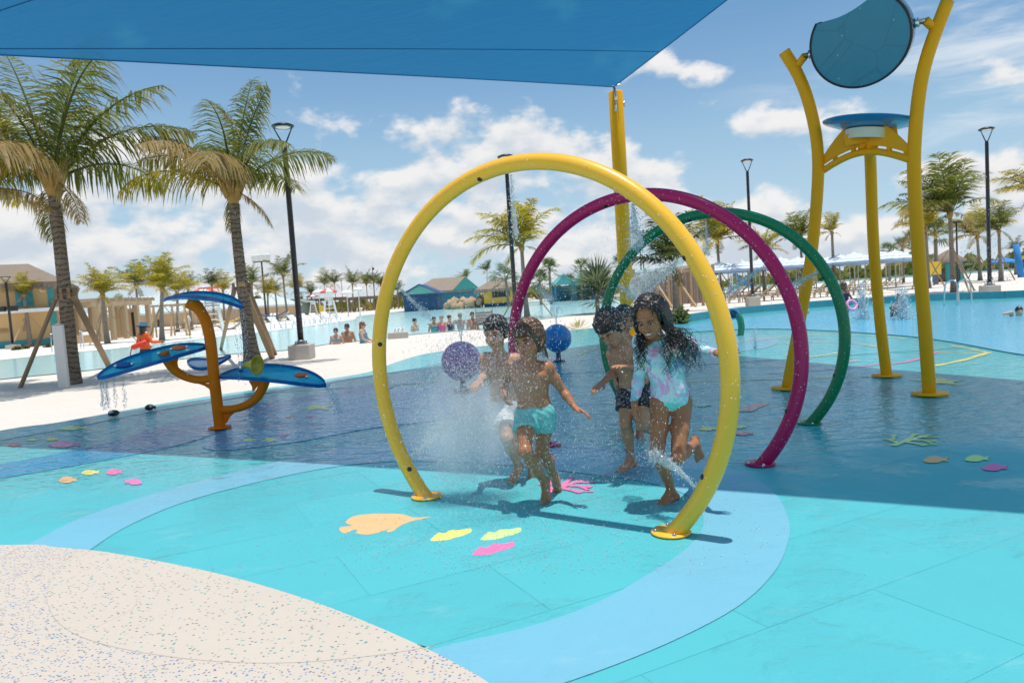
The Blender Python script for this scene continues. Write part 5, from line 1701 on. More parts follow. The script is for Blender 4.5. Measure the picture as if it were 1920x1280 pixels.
for k in range(6): MB().box((math.cos(k * 1.047) * W_ * .38, math.sin(k * 1.047) * W_ * .38, ze / 2), (.25, .25, ze)).build('post', M_TEALT, t)
MB().lathe([(W_ * .3, 0), (W_ * .3, 1.1), (0, 1.1)], (0, 0, 0), 16).build('counter', M_BROWN, t)

# ------------------------------------------------------------------ parasols, loungers and other beach things
def m_stripe(name, ca, cb, freq):
    t = NT(name)
    sep = t.n('ShaderNodeSeparateXYZ')
    t.l(t.tc.outputs['Object'], sep.inputs[0])
    r2 = t.math('SQRT', t.math('ADD', t.math('MULTIPLY', sep.outputs[0], sep.outputs[0]), t.math('MULTIPLY', sep.outputs[1], sep.outputs[1])))
    f = t.math('FRACT', t.math('MULTIPLY', r2, freq))
    c = t.mix(t.step(f, .48, .54), ca, cb)
    c = t.mix(t.math('MULTIPLY', t.noise(3, 3), .12), c, (.5, .5, .5))
    t.set(Base_Color=c, Roughness=.85)
    return t.m
M_STRIPE = m_stripe('blue white canvas', (.80, .81, .82), (.36, .50, .68), 2.6)
M_POLEW = pm('pale pole', (.60, .55, .46), .6, .1, 3)
ORD = ('first', 'second', 'third', 'fourth', 'fifth', 'sixth', 'seventh', 'eighth', 'ninth', 'tenth', 'eleventh', 'twelfth', 'thirteenth') + tuple('%dth' % i for i in range(14, 40))
def canopy_mb(r, z, h, n=8, val=.16):
    mb = MB()
    ring = lambda rr, zz: [V(rr * math.cos(k * 2 * math.pi / n), rr * math.sin(k * 2 * math.pi / n), zz) for k in range(n)]
    rings = [ring(r, z - val), ring(r, z), ring(r * .5, z + h * .6), ring(.04, z + h)]
    for a, b_ in zip(rings[:-1], rings[1:]):
        for k in range(n):
            mb.add([a[k], a[(k + 1) % n], b_[(k + 1) % n], b_[k]], [(0, 1, 2, 3)])
    return mb
UMB0 = thing('beach_umbrella', 'x', 'beach umbrella', (0, 0, 0), 0, 'blue and white beach umbrellas in rows')
canopy_mb(1.5, 2.2, .62).build('canopy', M_STRIPE, UMB0)
MB().tube([(0, 0, 0), (0, 0, 2.86)], .045, 8).build('pole', M_POLEW, UMB0)
MB().lathe([(0, .1), (.02, .1), (.04, 0)], (0, 0, 2.84), 8).build('finial', M_WHITEP, UMB0)
MB().lathe([(0, 0), (.28, 0), (.28, .08), (0, .08)], (0, 0, 0), 10).build('base', M_CONC, UMB0)
cnt = 0
for row, (ty, Yr, pxs) in enumerate(((497, 52., (1352, 1388, 1424, 1462, 1498, 1534, 1572, 1606, 1642, 1680)), (490, 60., (1366, 1400, 1440, 1476, 1514, 1550, 1590, 1622, 1660, 1696)), (486, 68., (1380, 1420, 1455, 1490, 1530, 1570, 1610, 1650, 1690)))):
    for k, px in enumerate(pxs):
        p = at(px + rng.uniform(-5, 5), 520, Yr + rng.uniform(-2, 2))
        lb = ORD[k] + ' from the left in the ' + ('front', 'middle', 'back')[row] + ' row of blue and white striped umbrellas'
        o = UMB0 if cnt == 0 else copy_tree(UMB0)
        o.location = (p[0], p[1], -.15 + .0 * row)
        o.rotation_euler = (0, 0, rng.uniform(0, 1))
        o['label'] = lb
        cnt += 1
def panel_umbrella(label, px, pyb, pyt, rpx, ca, cb, grp='red and white umbrellas', Y=None):
    b = gr(px, pyb) if Y is None else at(px, pyb, Y) * V(1, 1, 0)
    tp = at(px - (pyb - pyt) * .08, pyt, b[1])
    r_ = rpx / FPX * b[1]
    t = thing('beach_umbrella', label, 'beach umbrella', (b[0], b[1], 0), 0, grp)
    h = tp[2] - b[2]
    n = 8
    for k in range(n):
        a0, a1 = k * 2 * math.pi / n, (k + 1) * 2 * math.pi / n
        P = lambda rr, a, z: V(rr * math.cos(a), rr * math.sin(a), z)
        mb = MB()
        lo, hi = h - r_ * .38, h
        mb.add([P(r_, a0, lo - .14), P(r_, a1, lo - .14), P(r_, a1, lo), P(r_, a0, lo), P(r_ * .5, a1, lo + (hi - lo) * .62), P(r_ * .5, a0, lo + (hi - lo) * .62), P(.02, a0, hi)], [(0, 1, 2, 3), (3, 2, 4, 5), (5, 4, 6)])
        mb.build('panel', ca if k % 2 else cb, t)
    MB().tube([(0, 0, 0), (0, 0, h + .06)], .05, 8).build('pole', M_WHITEP, t)
    return t
M_RED = pm('red canvas', (.72, .13, .07), .8, .08, 4)
M_WCAN = pm('white canvas', (.80, .79, .76), .8, .05, 4)
panel_umbrella('red and white umbrella seen above the topmost blue leaf', 388, 612, 538, 29, M_RED, M_WCAN)
panel_umbrella('small red and white umbrella left of the tall one', 588, 588, 551, 12, M_RED, M_WCAN)
panel_umbrella('tall red and white umbrella over the white lifeguard chair', 619, 596, 540, 17, M_RED, M_WCAN)
for k, (x, y, rp) in enumerate(((600, 542, 13), (652, 544, 12), (674, 538, 10))):
    panel_umbrella(('left', 'middle', 'right')[k] + ' of the three plain white umbrellas behind the brown pergola', x, 574, y, rp, M_WCAN, M_WCAN, 'plain white umbrellas', Y=80)
M_BLUEC = pm('blue canvas', (.03, .22, .55), .8, .08, 4)
panel_umbrella('plain blue umbrella at right by the thatched bar', 1881, 520, 482, 24, M_BLUEC, M_BLUEC, None)

def lounger_proto(name, label, col, grp, ang=.75):
    t = thing(name, label, 'lounger', (0, 0, 0), 0, grp)
    MB().box((.35, 0, .30), (1.3, .62, .05)).build('seat', col, t)
    MB().beam((-.28, 0, .31), (-.28 - .75 * math.cos(ang), 0, .31 + .75 * math.sin(ang)), .05, .62, up=(0, 1, 0)).build('backrest', col, t)
    for x in (-.2, .9):
        for y in (-.27, .27):
            MB().box((x, y, .14), (.05, .05, .28)).build('leg', col, t)
    return t
M_TANL = pm('tan sling', (.50, .39, .26), .7, .08, 4)
LT = lounger_proto('sun_lounger', 'x', M_TANL, 'tan sun loungers below the striped umbrellas')
cnt = 0
for row, (Yr, py) in enumerate(((41., 553), (47., 548), (54., 544))):
    for k in range(13):
        px = 1352 + k * 26 + row * 9
        if 1500 < px < 1530 and row == 0: continue
        p = at(px, py - (px - 1352) * .065, Yr)
        o = LT if cnt == 0 else copy_tree(LT)
        o.location = (p[0] - .5, Yr + rng.uniform(-.4, .4), 0)
        o.rotation_euler = (0, 0, R(152) + rng.uniform(-.08, .08))
        o['label'] = ORD[k] + ' tan sun lounger from the left in the ' + ('front', 'middle', 'back')[row] + ' row below the striped umbrellas'
        cnt += 1
M_WHL = pm('white sling', (.78, .77, .75), .7, .05, 4)
LW = lounger_proto('sun_lounger', 'x', M_WHL, 'white sun loungers along the lagoon beach')
cnt = 0
for k in range(30):
    px = 565 + k * 6.6 if k < 26 else 478 + (k - 26) * 12
    py = 589 - (px - 565) * .062 if k < 26 else 600
    p = gr(px, py)
    o = LW if cnt == 0 else copy_tree(LW)
    o.location = (p[0], p[1] + rng.uniform(-.3, .3), 0)
    o.rotation_euler = (0, 0, R(-100) + rng.uniform(-.1, .1))
    o['label'] = (ORD[k] + ' white sun lounger from the left in the long row before the brown pergola') if k < 26 else ORD[k - 26] + ' white sun lounger from the left beside the blue hammock'
    cnt += 1
for k, (px, py) in enumerate(((525, 616), (560, 611), (600, 606), (580, 606), (620, 602))):
    p = gr(px, py)
    o = copy_tree(LW); o.location = (p[0], p[1], 0); o.rotation_euler = (0, 0, R(-30)); o['label'] = ORD[k] + ' white in-water lounger set down on the pale lagoon ledge'; o['group'] = 'white loungers on the ledge'
for k, px in enumerate((1060, 1073, 1085, 1097, 1109)):
    p = gr(px, 563 - k * .7)
    o = copy_tree(LW); o.location = (p[0], p[1], 0); o.rotation_euler = (0, 0, R(-130)); o['label'] = ORD[k] + ' white sun lounger from the left before the teal cabanas'; o['group'] = 'white loungers before the teal cabanas'
def guard_chair(label, px, py, s=1., extra=None):
    b = gr(px, py)
    t = thing('lifeguard_chair', label, 'lifeguard chair', (b[0], b[1], 0), .3, 'white lifeguard chairs')
    H = 1.75 * s
    for sx in (-1, 1):
        for sy in (-1, 1):
            MB().beam((sx * .62 * s, sy * .6 * s, 0), (sx * .36 * s, sy * .32 * s, H), .10, .10).build('leg', M_WHITEP, t)
        for k in range(2): MB().beam((sx * (.56 - .1 * k) * s, -.5 * s, H * (.25 + .35 * k)), (sx * (.56 - .1 * k) * s, .5 * s, H * (.25 + .35 * k)), .07).build('rail', M_WHITEP, t)
        MB().beam((sx * .4 * s, -.4 * s, H + .3 * s), (sx * .4 * s, .35 * s, H + .3 * s), .07).build('arm', M_WHITEP, t)
    for k in range(4): MB().box((0, -.6 * s + .1 * s * k * .6, H * (.18 + .2 * k)), (.95 * s - .12 * k * s, .09, .07)).build('rung', M_WHITEP, t)
    MB().box((0, 0, H), (.85 * s, .8 * s, .06)).build('seat', M_WHITEP, t)
    for k in range(4): MB().box((0, .38 * s, H + .15 * s + .16 * s * k), (.8 * s, .05, .12 * s)).build('backrest_slat', M_WHITEP, t)
    if extra:
        MB().box((0, -.05, H + 1.25 * s), (1.3 * s, 1.0 * s, .07)).build('canopy', M_RED, t)
        for sx in (-1, 1): MB().beam((sx * .42 * s, .35 * s, H), (sx * .42 * s, .35 * s, H + 1.25 * s), .06).build('post', M_WHITEP, t)
    return t
guard_chair('white lifeguard chair under the tall red and white umbrella', 620, 598, 1.05)
guard_chair('white lifeguard chair left of the yellow board', 588, 590, .95)
guard_chair('white lifeguard chair with a red canopy right of the orange stem', 402, 629, .95, 1)
def hammock(label, px, py, span, mat, frm, rz=.1):
    b = gr(px, py)
    t = thing('hammock', label, 'hammock', (b[0], b[1], 0), rz)
    s = span / FPX * b[1]
    rows = []
    for u in np.linspace(-1, 1, 17):
        w = .42 * (1 - abs(u) ** 2.5) + .03
        z = .55 + .55 * u * u * (s / 3.2)
        rows.append([V(u * s / 2, y * w, z + .12 * y * y) for y in np.linspace(-1, 1, 7)])
    MB().grid(rows).build('sling', mat, t)
    arc = [V(s * .56 * u, 0, .08 + .98 * abs(u) ** 2.2 * (s / 3.2)) for u in np.linspace(-1, 1, 17)]
    MB().tube(arc, .06, 8).build('frame', frm, t)
    for sx in (-1, 1):
        MB().beam((sx * s * .22, -.6, .05), (sx * s * .22, .6, .05), .09).build('foot', frm, t)
hammock('blue hammock on a curved stand behind the lamp post', 512, 604, 54, pm('blue hammock cloth', (.06, .16, .34), .85, .1, 4), M_POLEW)
hammock('yellow hammock on a curved wooden stand beside the big palm trunk', 428, 619, 44, pm('yellow hammock cloth', (.75, .50, .06), .85, .1, 4), M_WOOD)
b = gr(606, 597)
t = thing('notice_board', 'small yellow notice board on a post before the lifeguard chair', 'notice board', (b[0], b[1], 0))
MB().box((0, 0, 1.0), (.66, .05, .8)).build('panel', pm('yellow board', (.80, .55, .05), .5, .05, 3), t)
MB().box((0, .05, .7), (.08, .05, 1.5)).build('post', pm('blue post', (.05, .18, .40), .5, .1, 3), t)
b = gr(1752, 535)
t = thing('notice_board', 'yellow notice board beside the propped right palm', 'notice board', (b[0], b[1], 0))
MB().box((0, 0, 1.2), (1.0, .05, .9)).build('panel', pm('yellow board', (.80, .55, .05), .5, .05, 3), t)
MB().box((0, .05, .75), (.1, .05, 1.5)).build('post', pm('blue post', (.05, .18, .40), .5, .1, 3), t)
# wooden swing seats on frames at the left beach
for k, (px, py, lb) in enumerate(((322, 632, 'left wooden swing frame behind the lifeguard'), (355, 628, 'right wooden swing frame behind the orange stem'))):
    b = gr(px, py)
    t = thing('swing_frame', lb, 'swing', (b[0], b[1], 0), .2, 'wooden swings on the left beach')
    for s in (-1, 1):
        MB().beam((s * 1.0, -.5, 0), (s * .9, 0, 2.0), .1).build('leg', M_WOOD, t)
        MB().beam((s * 1.0, .5, 0), (s * .9, 0, 2.0), .1).build('leg', M_WOOD, t)
        MB().tube([(s * .5, 0, 1.98), (s * .5, 0, .5)], .015, 5).build('rope', M_POLEW, t)
    MB().box((0, 0, 2.02), (2.1, .12, .12)).build('beam', M_WOOD, t)
    MB().box((0, -.05, .48), (1.2, .5, .07)).build('seat', M_WOOD, t)
# blue play slide and the dark blue inflatable post at the right
b = gr(1393, 547)
t = thing('water_slide', 'small blue water slide under the striped umbrellas', 'slide', (b[0], b[1], 0), 0)
P = smooth_pts([V(-1.1, 0, 2.2), V(-.7, -.1, 1.6), V(-.1, -.2, .9), V(.6, -.3, .55), V(1.3, -.3, .45)], 5)
mb = MB()
mb.grid([[p + V(0, y * .34, abs(y) ** 3 * .28) for y in np.linspace(-1, 1, 9)] for p in P])
mb.build('chute', M_BLUEC, t)
for s in (-1, 1): MB().beam((-1.15, s * .3, 0), (-1.1, s * .3, 2.2), .08).build('leg', M_WHITEP, t)
for k in range(5): MB().box((-1.2, 0, .3 + .4 * k), (.06, .6, .05)).build('rung', M_WHITEP, t)
b = gr(1915, 520)
t = thing('inflatable_post', 'tall blue wet post leaning at the right edge', 'post', (b[0], b[1], 0))
tp = at(1905, 458, b[1]) - b
MB().tube([V(0, 0, 0), tp * .5, tp], [.24, .24, .2], 12).build('tube', M_BLUEC, t)
# ------------------------------------------------------------------ people: one continuous surface from a distance field
class SDF:
    def __init__(s, lo, hi, h):
        s.lo, s.h = np.asarray(lo, np.float32), float(h)
        s.n = np.ceil((np.asarray(hi) - np.asarray(lo)) / h).astype(int) + 1
        s.d = np.full(s.n, .09, np.float32)
    def win(s, lo, hi):
        i0 = np.maximum(np.floor((np.asarray(lo) - s.lo) / s.h).astype(int), 0)
        i1 = np.minimum(np.ceil((np.asarray(hi) - s.lo) / s.h).astype(int) + 1, s.n)
        if (i1 <= i0).any(): return None, None
        ax = [(s.lo[k] + s.h * np.arange(i0[k], i1[k])).astype(np.float32) for k in range(3)]
        return tuple(slice(a, b) for a, b in zip(i0, i1)), (ax[0][:, None, None], ax[1][None, :, None], ax[2][None, None, :])
    def comb(s, sl, dd, k, op):
        a = s.d[sl]
        if op == 'u':
            h = np.maximum(k - np.abs(a - dd), 0) / k
            s.d[sl] = np.minimum(a, dd) - h * h * k * .25
        elif op == 's':
            dd = -dd
            h = np.maximum(k - np.abs(a - dd), 0) / k
            s.d[sl] = np.maximum(a, dd) + h * h * k * .25
        else:
            s.d[sl] = np.maximum(a, dd)
    def cap(s, a, b, ra, rb=None, k=.012, op='u'):
        rb = ra if rb is None else rb
        a, b = np.asarray(a, float), np.asarray(b, float)
        m = max(ra, rb) + k + s.h * 2
        sl, X = s.win(np.minimum(a, b) - m, np.maximum(a, b) + m)
        if sl is None: return s
        ba = b - a
        L2 = max(ba @ ba, 1e-9)
        p = [X[i] - np.float32(a[i]) for i in range(3)]
        t = np.clip((p[0] * ba[0] + p[1] * ba[1] + p[2] * ba[2]) / L2, 0, 1)
        d = np.sqrt(sum((p[i] - t * np.float32(ba[i])) ** 2 for i in range(3))) - (ra + (rb - ra) * t)
        s.comb(sl, d.astype(np.float32), k, op)
        return s
    def ell(s, c, r, M=np.eye(3), k=.012, op='u'):
        """ellipsoid, radii r along the rows of M"""
        c, r = np.asarray(c, float), np.asarray(r, float)
        m = r.max() + k + s.h * 2
        sl, X = s.win(c - m, c + m)
        if sl is None: return s
        p = [X[i] - np.float32(c[i]) for i in range(3)]
        q = [sum(p[i] * np.float32(M[j][i]) for i in range(3)) for j in range(3)]
        k0 = np.sqrt(sum((q[j] / r[j]) ** 2 for j in range(3)))
        k1 = np.sqrt(sum((q[j] / r[j] ** 2) ** 2 for j in range(3))) + 1e-6
        s.comb(sl, (k0 * (k0 - 1) / k1).astype(np.float32), k, op)
        return s
    def clip(s, p, n):
        """cut away the side n points to"""
        n = nrm(n)
        sl, X = s.win(s.lo, s.lo + s.h * (s.n - 1))
        s.d = np.maximum(s.d, ((X[0] - p[0]) * n[0] + (X[1] - p[1]) * n[1] + (X[2] - p[2]) * n[2]).astype(np.float32))
        return s
    def ripple(s, f):
        sl, X = s.win(s.lo, s.lo + s.h * (s.n - 1))
        s.d = s.d + f(X[0], X[1], X[2]).astype(np.float32)
        return s
    def mesh(s, name, smooth=2):
        d = s.d
        d[0], d[-1], d[:, 0], d[:, -1], d[:, :, 0], d[:, :, -1] = [.05] * 6
        I = d < 0
        c = np.zeros(np.array(d.shape) - 1, np.int8)
        for x in (0, 1):
            for y in (0, 1):
                for z in (0, 1):
                    c += I[x:d.shape[0] - 1 + x, y:d.shape[1] - 1 + y, z:d.shape[2] - 1 + z]
        act = np.argwhere((c > 0) & (c < 8))
        idx = np.full(c.shape, -1, np.int32)
        idx[act[:, 0], act[:, 1], act[:, 2]] = np.arange(len(act))
        offs = [(x, y, z) for x in (0, 1) for y in (0, 1) for z in (0, 1)]
        val = np.stack([d[act[:, 0] + o[0], act[:, 1] + o[1], act[:, 2] + o[2]] for o in offs], 1)
        acc = np.zeros((len(act), 3)); cnt = np.zeros(len(act))
        for i in range(8):
            for j in range(i + 1, 8):
                if sum(abs(a - b) for a, b in zip(offs[i], offs[j])) != 1: continue
                m = (val[:, i] < 0) != (val[:, j] < 0)
                t = val[m, i] / (val[m, i] - val[m, j])
                acc[m] += np.array(offs[i]) + t[:, None] * (np.array(offs[j]) - np.array(offs[i]))
                cnt[m] += 1
        v = s.lo + s.h * (act + acc / cnt[:, None])
        quads = []
        for ax in range(3):
            u, w = (ax + 1) % 3, (ax + 2) % 3
            sh = list(d.shape); sh[ax] -= 1
            a = I[tuple(slice(0, -1) if k == ax else slice(None) for k in range(3))]
            b = I[tuple(slice(1, None) if k == ax else slice(None) for k in range(3))]
            e = np.argwhere(a != b)
            e = e[(e[:, u] > 0) & (e[:, w] > 0) & (e[:, u] < d.shape[u] - 1) & (e[:, w] < d.shape[w] - 1)]
            flip = ~a[e[:, 0], e[:, 1], e[:, 2]]
            def cell(du, dw):
                q = e.copy(); q[:, u] -= du; q[:, w] -= dw
                return idx[q[:, 0], q[:, 1], q[:, 2]]
            Q = np.stack([cell(1, 1), cell(0, 1), cell(0, 0), cell(1, 0)], 1)
            Q[flip] = Q[flip][:, ::-1]
            quads.append(Q)
        Q = np.concatenate(quads)
        Q = Q[(Q >= 0).all(1)]
        for _ in range(smooth):
            acc = np.zeros_like(v); cn = np.zeros(len(v))
            for i, j in ((0, 1), (1, 2), (2, 3), (3, 0)):
                np.add.at(acc, Q[:, i], v[Q[:, j]]); np.add.at(acc, Q[:, j], v[Q[:, i]])
                np.add.at(cn, Q[:, i], 1); np.add.at(cn, Q[:, j], 1)
            v = v * .6 + .4 * acc / np.maximum(cn, 1)[:, None]
        return np_mesh(name, v, Q)


def m_skin(name, col, wet=.5):
    t = NT(name)
    a = t.noise(7, 5, .6)
    b = t.noise(90, 3, .6)
    c = t.mix(a, tuple(x * .86 for x in col), tuple(min(1, x * 1.12) for x in col))
    c = t.mix(t.math('MULTIPLY', b, .2), c, (col[0] * .9, col[1] * .62, col[2] * .55))
    rough = t.math('ADD', t.math('MULTIPLY', t.noise(25, 4, .6), .35), .52 - .35 * wet)
    t.set(Base_Color=c, Roughness=rough, Subsurface_Weight=.12, Subsurface_Radius=(.012, .005, .003), Subsurface_Scale=1.0, Coat_Weight=.22 * wet, Coat_Roughness=.12, Specular_IOR_Level=.28)
    t.bump(t.noise(160, 3, .7), .12, .002)
    return t.m
def m_hair(name, col):
    t = NT(name)
    a = t.noise(60, 4, .7, stretch=(1, 1, .2))
    c = t.mix(a, tuple(x * .5 for x in col), tuple(x * 1.5 for x in col))
    t.set(Base_Color=c, Roughness=.28, Specular_IOR_Level=.6)
    t.bump(a, .6, .006)
    return t.m

def frame(f, u):
    """head axes: right (to the person's own right), forward, up"""
    f = nrm(f); u = nrm(np.asarray(u, float) - f * (np.asarray(u, float) @ f))
    return np.array([np.cross(f, u), f, u])

def add_head(S, c, M, hs, eyes=True):
    P = lambda r, f, u: c + M[0] * r * hs + M[1] * f * hs + M[2] * u * hs
    S.ell(P(0, -.012, .022), np.array([.070, .088, .080]) * hs, M, .02)
    S.ell(P(0, .020, -.030), np.array([.058, .062, .072]) * hs, M, .02)
    S.ell(P(0, .034, -.072), np.array([.041, .042, .036]) * hs, M, .02)
    S.ell(P(0, .064, -.092), np.array([.018, .016, .014]) * hs, M, .018)
    for s in (-1, 1):
        S.ell(P(.034 * s, .050, -.045), np.array([.026, .024, .026]) * hs, M, .02)
        S.cap(P(.012 * s, .080, .012), P(.042 * s, .066, .010), .011 * hs, .009 * hs, .014)
        S.ell(P(.030 * s, .090, -.012), np.array([.017, .016, .011]) * hs, M, .010, 's')
        if eyes: S.ell(P(.030 * s, .066, -.012), np.array([.015, .014, .011]) * hs, M, .004)
        S.ell(P(.074 * s, -.008, -.020), np.array([.010, .019, .029]) * hs, M, .008)
        S.ell(P(.080 * s, -.002, -.016), np.array([.006, .010, .016]) * hs, M, .006, 's')
        S.ell(P(.010 * s, .092, -.043), np.array([.008, .009, .007]) * hs, M, .008)
    S.cap(P(0, .080, -.008), P(0, .098, -.038), .008 * hs, .0115 * hs, .012)
    S.cap(P(-.018, .078, -.065), P(.018, .078, -.065), .0085 * hs, None, .010)
    S.cap(P(-.015, .076, -.076), P(.015, .076, -.076), .0090 * hs, None, .010)
    S.cap(P(-.021, .090, -.0705), P(.021, .090, -.0705), .0032 * hs, None, .005, 's')
    return P

def add_hand(S, w, dr, nm, side, sc, curl=.35, spread=.16, h=None):
    """w wrist, dr finger direction, nm palm normal, side +1 or -1 = the thumb's side"""
    dr = nrm(dr); nm = nrm(np.asarray(nm, float) - dr * (np.asarray(nm, float) @ dr)); lt = np.cross(nm, dr)
    lens = [.052, .058, .054, .043]
    order = range(4)
    for i in order:
        o = (1.5 - i) * side                        # i = 0: index finger, next to the thumb
        kb = w + (dr * (.062 - .003 * abs(i - 1)) + lt * o * .0150) * sc
        S.cap(w + lt * o * .009 * sc, kb, .0120 * sc, .0098 * sc, .010)
        d = nrm(dr + lt * o * spread * .55)
        q = kb
        r = .0080 if i < 3 else .0070
        for j, fr in enumerate((.42, .33, .25)):
            a = curl * (.5 + .6 * j)
            d2 = nrm(d * math.cos(a) + nm * math.sin(a))
            e = q + d2 * lens[i] * fr * sc * 1.12
            S.cap(q, e, r * sc, (r - .0007) * sc, .003)
            r -= .0006
            q, d = e, d2
    b = w + (lt * side * .020 + dr * .016 + nm * .004) * sc
    S.cap(w + dr * .008 * sc, b, .0125 * sc, .0110 * sc, .008)
    d = nrm(lt * side * .75 + dr * .7 + nm * .25)
    e = b + d * .030 * sc
    S.cap(b, e, .0105 * sc, .0088 * sc, .005)
    S.cap(e, e + nrm(d * .6 + dr * .8) * .024 * sc, .0086 * sc, .0072 * sc, .003)

def add_foot(S, an, to, sole, sc):
    """an ankle, to toe direction, sole = direction out of the sole"""
    to = nrm(to); sole = nrm(np.asarray(sole, float) - to * (np.asarray(sole, float) @ to)); lt = np.cross(to, sole)
    heel = an + (sole * .040 - to * .026) * sc
    S.cap(an, heel, .026 * sc, .024 * sc, .014)
    for o in (-1, 1):
        ball = an + (sole * .052 + to * .088 + lt * o * .016) * sc
        S.cap(heel + lt * o * .004 * sc, ball, .020 * sc, .0145 * sc, .014)
        S.cap(an + to * .01 * sc, ball - sole * .006 * sc, .024 * sc, .014 * sc, .014)
    for k in range(5):
        o = (k - 2) * .0118
        a = an + (sole * .053 + to * (.090 - abs(k - 1.2) * .003) + lt * o) * sc
        L = .032 - .0035 * k if k else .034
        S.cap(a, a + (to * L + sole * .005) * sc, (.0105 if k == 0 else .0078) * sc, (.009 if k == 0 else .0066) * sc, .0035)

def add_body(S, J, sc, arms=True, legs=True):
    hl, hr, sl, sr, nk = (np.asarray(J[k], float) for k in ('hipL', 'hipR', 'shL', 'shR', 'neck'))
    pel = (hl + hr) / 2
    up = nrm(nk - pel)
    hx, sx = nrm(hl - hr), nrm(sl - sr)
    fw = nrm(np.cross(hx, up)) * J.get('fsign', 1)
    T = np.linalg.norm(nk - pel)
    B = J.get('build', 1.)
    lerp = lambda t: pel + (nk - pel) * t
    mx = lambda t: nrm(hx * (1 - t) + sx * t)
    sec = [(.02, .046, .068), (.20, .043, .062), (.38, .038, .057), (.56, .046, .063), (.74, .058, .063), (.88, .062, .050)]
    for s in (-1, 1):
        pts = [(lerp(t) + mx(t) * w * s * sc * B + fw * .006 * sc * math.sin(3 * t), r * sc * B) for t, w, r in sec]
        for (a, ra), (b, rb) in zip(pts[:-1], pts[1:]):
            S.cap(a, b, ra, rb, .03)
        S.ell(pel + hx * s * .048 * sc - fw * .034 * sc - up * .018 * sc, np.array([.058, .058, .062]) * sc * B, np.eye(3), .03)
        S.ell(lerp(.78) + sx * s * .048 * sc + fw * .040 * sc, np.array([.046, .046, .036]) * sc * B, np.eye(3), .025)
    for t, w, r in sec:
        S.cap(lerp(t) - mx(t) * w * sc * B, lerp(t) + mx(t) * w * sc * B, r * sc * B, None, .03)
    hb = np.asarray(J['head'], float) + np.asarray(J['hM'])[2] * -.070 * sc * J.get('hs', 1) + np.asarray(J['hM'])[1] * -.018 * sc
    S.cap(nk - up * .02 * sc, hb, .035 * sc, .034 * sc, .02)
    for sh, s in ((sl, 1), (sr, -1)):
        S.cap(nk - up * .035 * sc, sh, .034 * sc, .036 * sc, .03)
        S.cap(nk + (hb - nk) * .35, nk * .45 + sh * .55 + up * .006 * sc, .022 * sc, .022 * sc, .03)
        S.ell(sh, np.array([.041, .041, .041]) * sc, np.eye(3), .025)
    for s in 'LR':
        if arms and 'el' + s in J:
            a, e, w = (np.asarray(J[k + s], float) for k in ('sh', 'el', 'wr'))
            S.cap(a, a * .55 + e * .45, .036 * sc, .034 * sc, .02)
            S.cap(a * .55 + e * .45, e, .034 * sc, .026 * sc, .015)
            m = e * .70 + w * .30
            S.cap(e, m, .026 * sc, .0285 * sc, .012)
            S.cap(m, w, .0285 * sc, .0185 * sc, .012)
            if 'hd' + s in J:
                q = J['hd' + s]
                add_hand(S, w, q[0], q[1], q[2], sc * J.get('hand', 1.), *q[3:])
        if legs and 'kn' + s in J:
            h, k, a = (np.asarray(J[q + s], float) for q in ('hip', 'kn', 'an'))
            m = h * .5 + k * .5
            S.cap(h - up * .01 * sc, m, .066 * sc * B, .058 * sc * B, .03)
            S.cap(m, k, .058 * sc * B, .041 * sc, .02)
            kd = nrm(nrm(k - h) - nrm(a - k) + 1e-6)
            S.ell(k + kd * .008 * sc, np.array([.037, .037, .037]) * sc, np.eye(3), .015)
            c = k * .68 + a * .32 - kd * .012 * sc
            S.cap(k, c, .037 * sc, .043 * sc, .015)
            S.cap(c, a, .043 * sc, .024 * sc, .015)
            if 'ft' + s in J:
                add_foot(S, a, J['ft' + s][0], J['ft' + s][1], sc)
    return dict(pel=pel, up=up, hx=hx, sx=sx, fw=fw, nk=nk, lerp=lerp, mx=mx, T=T, sec=sec)

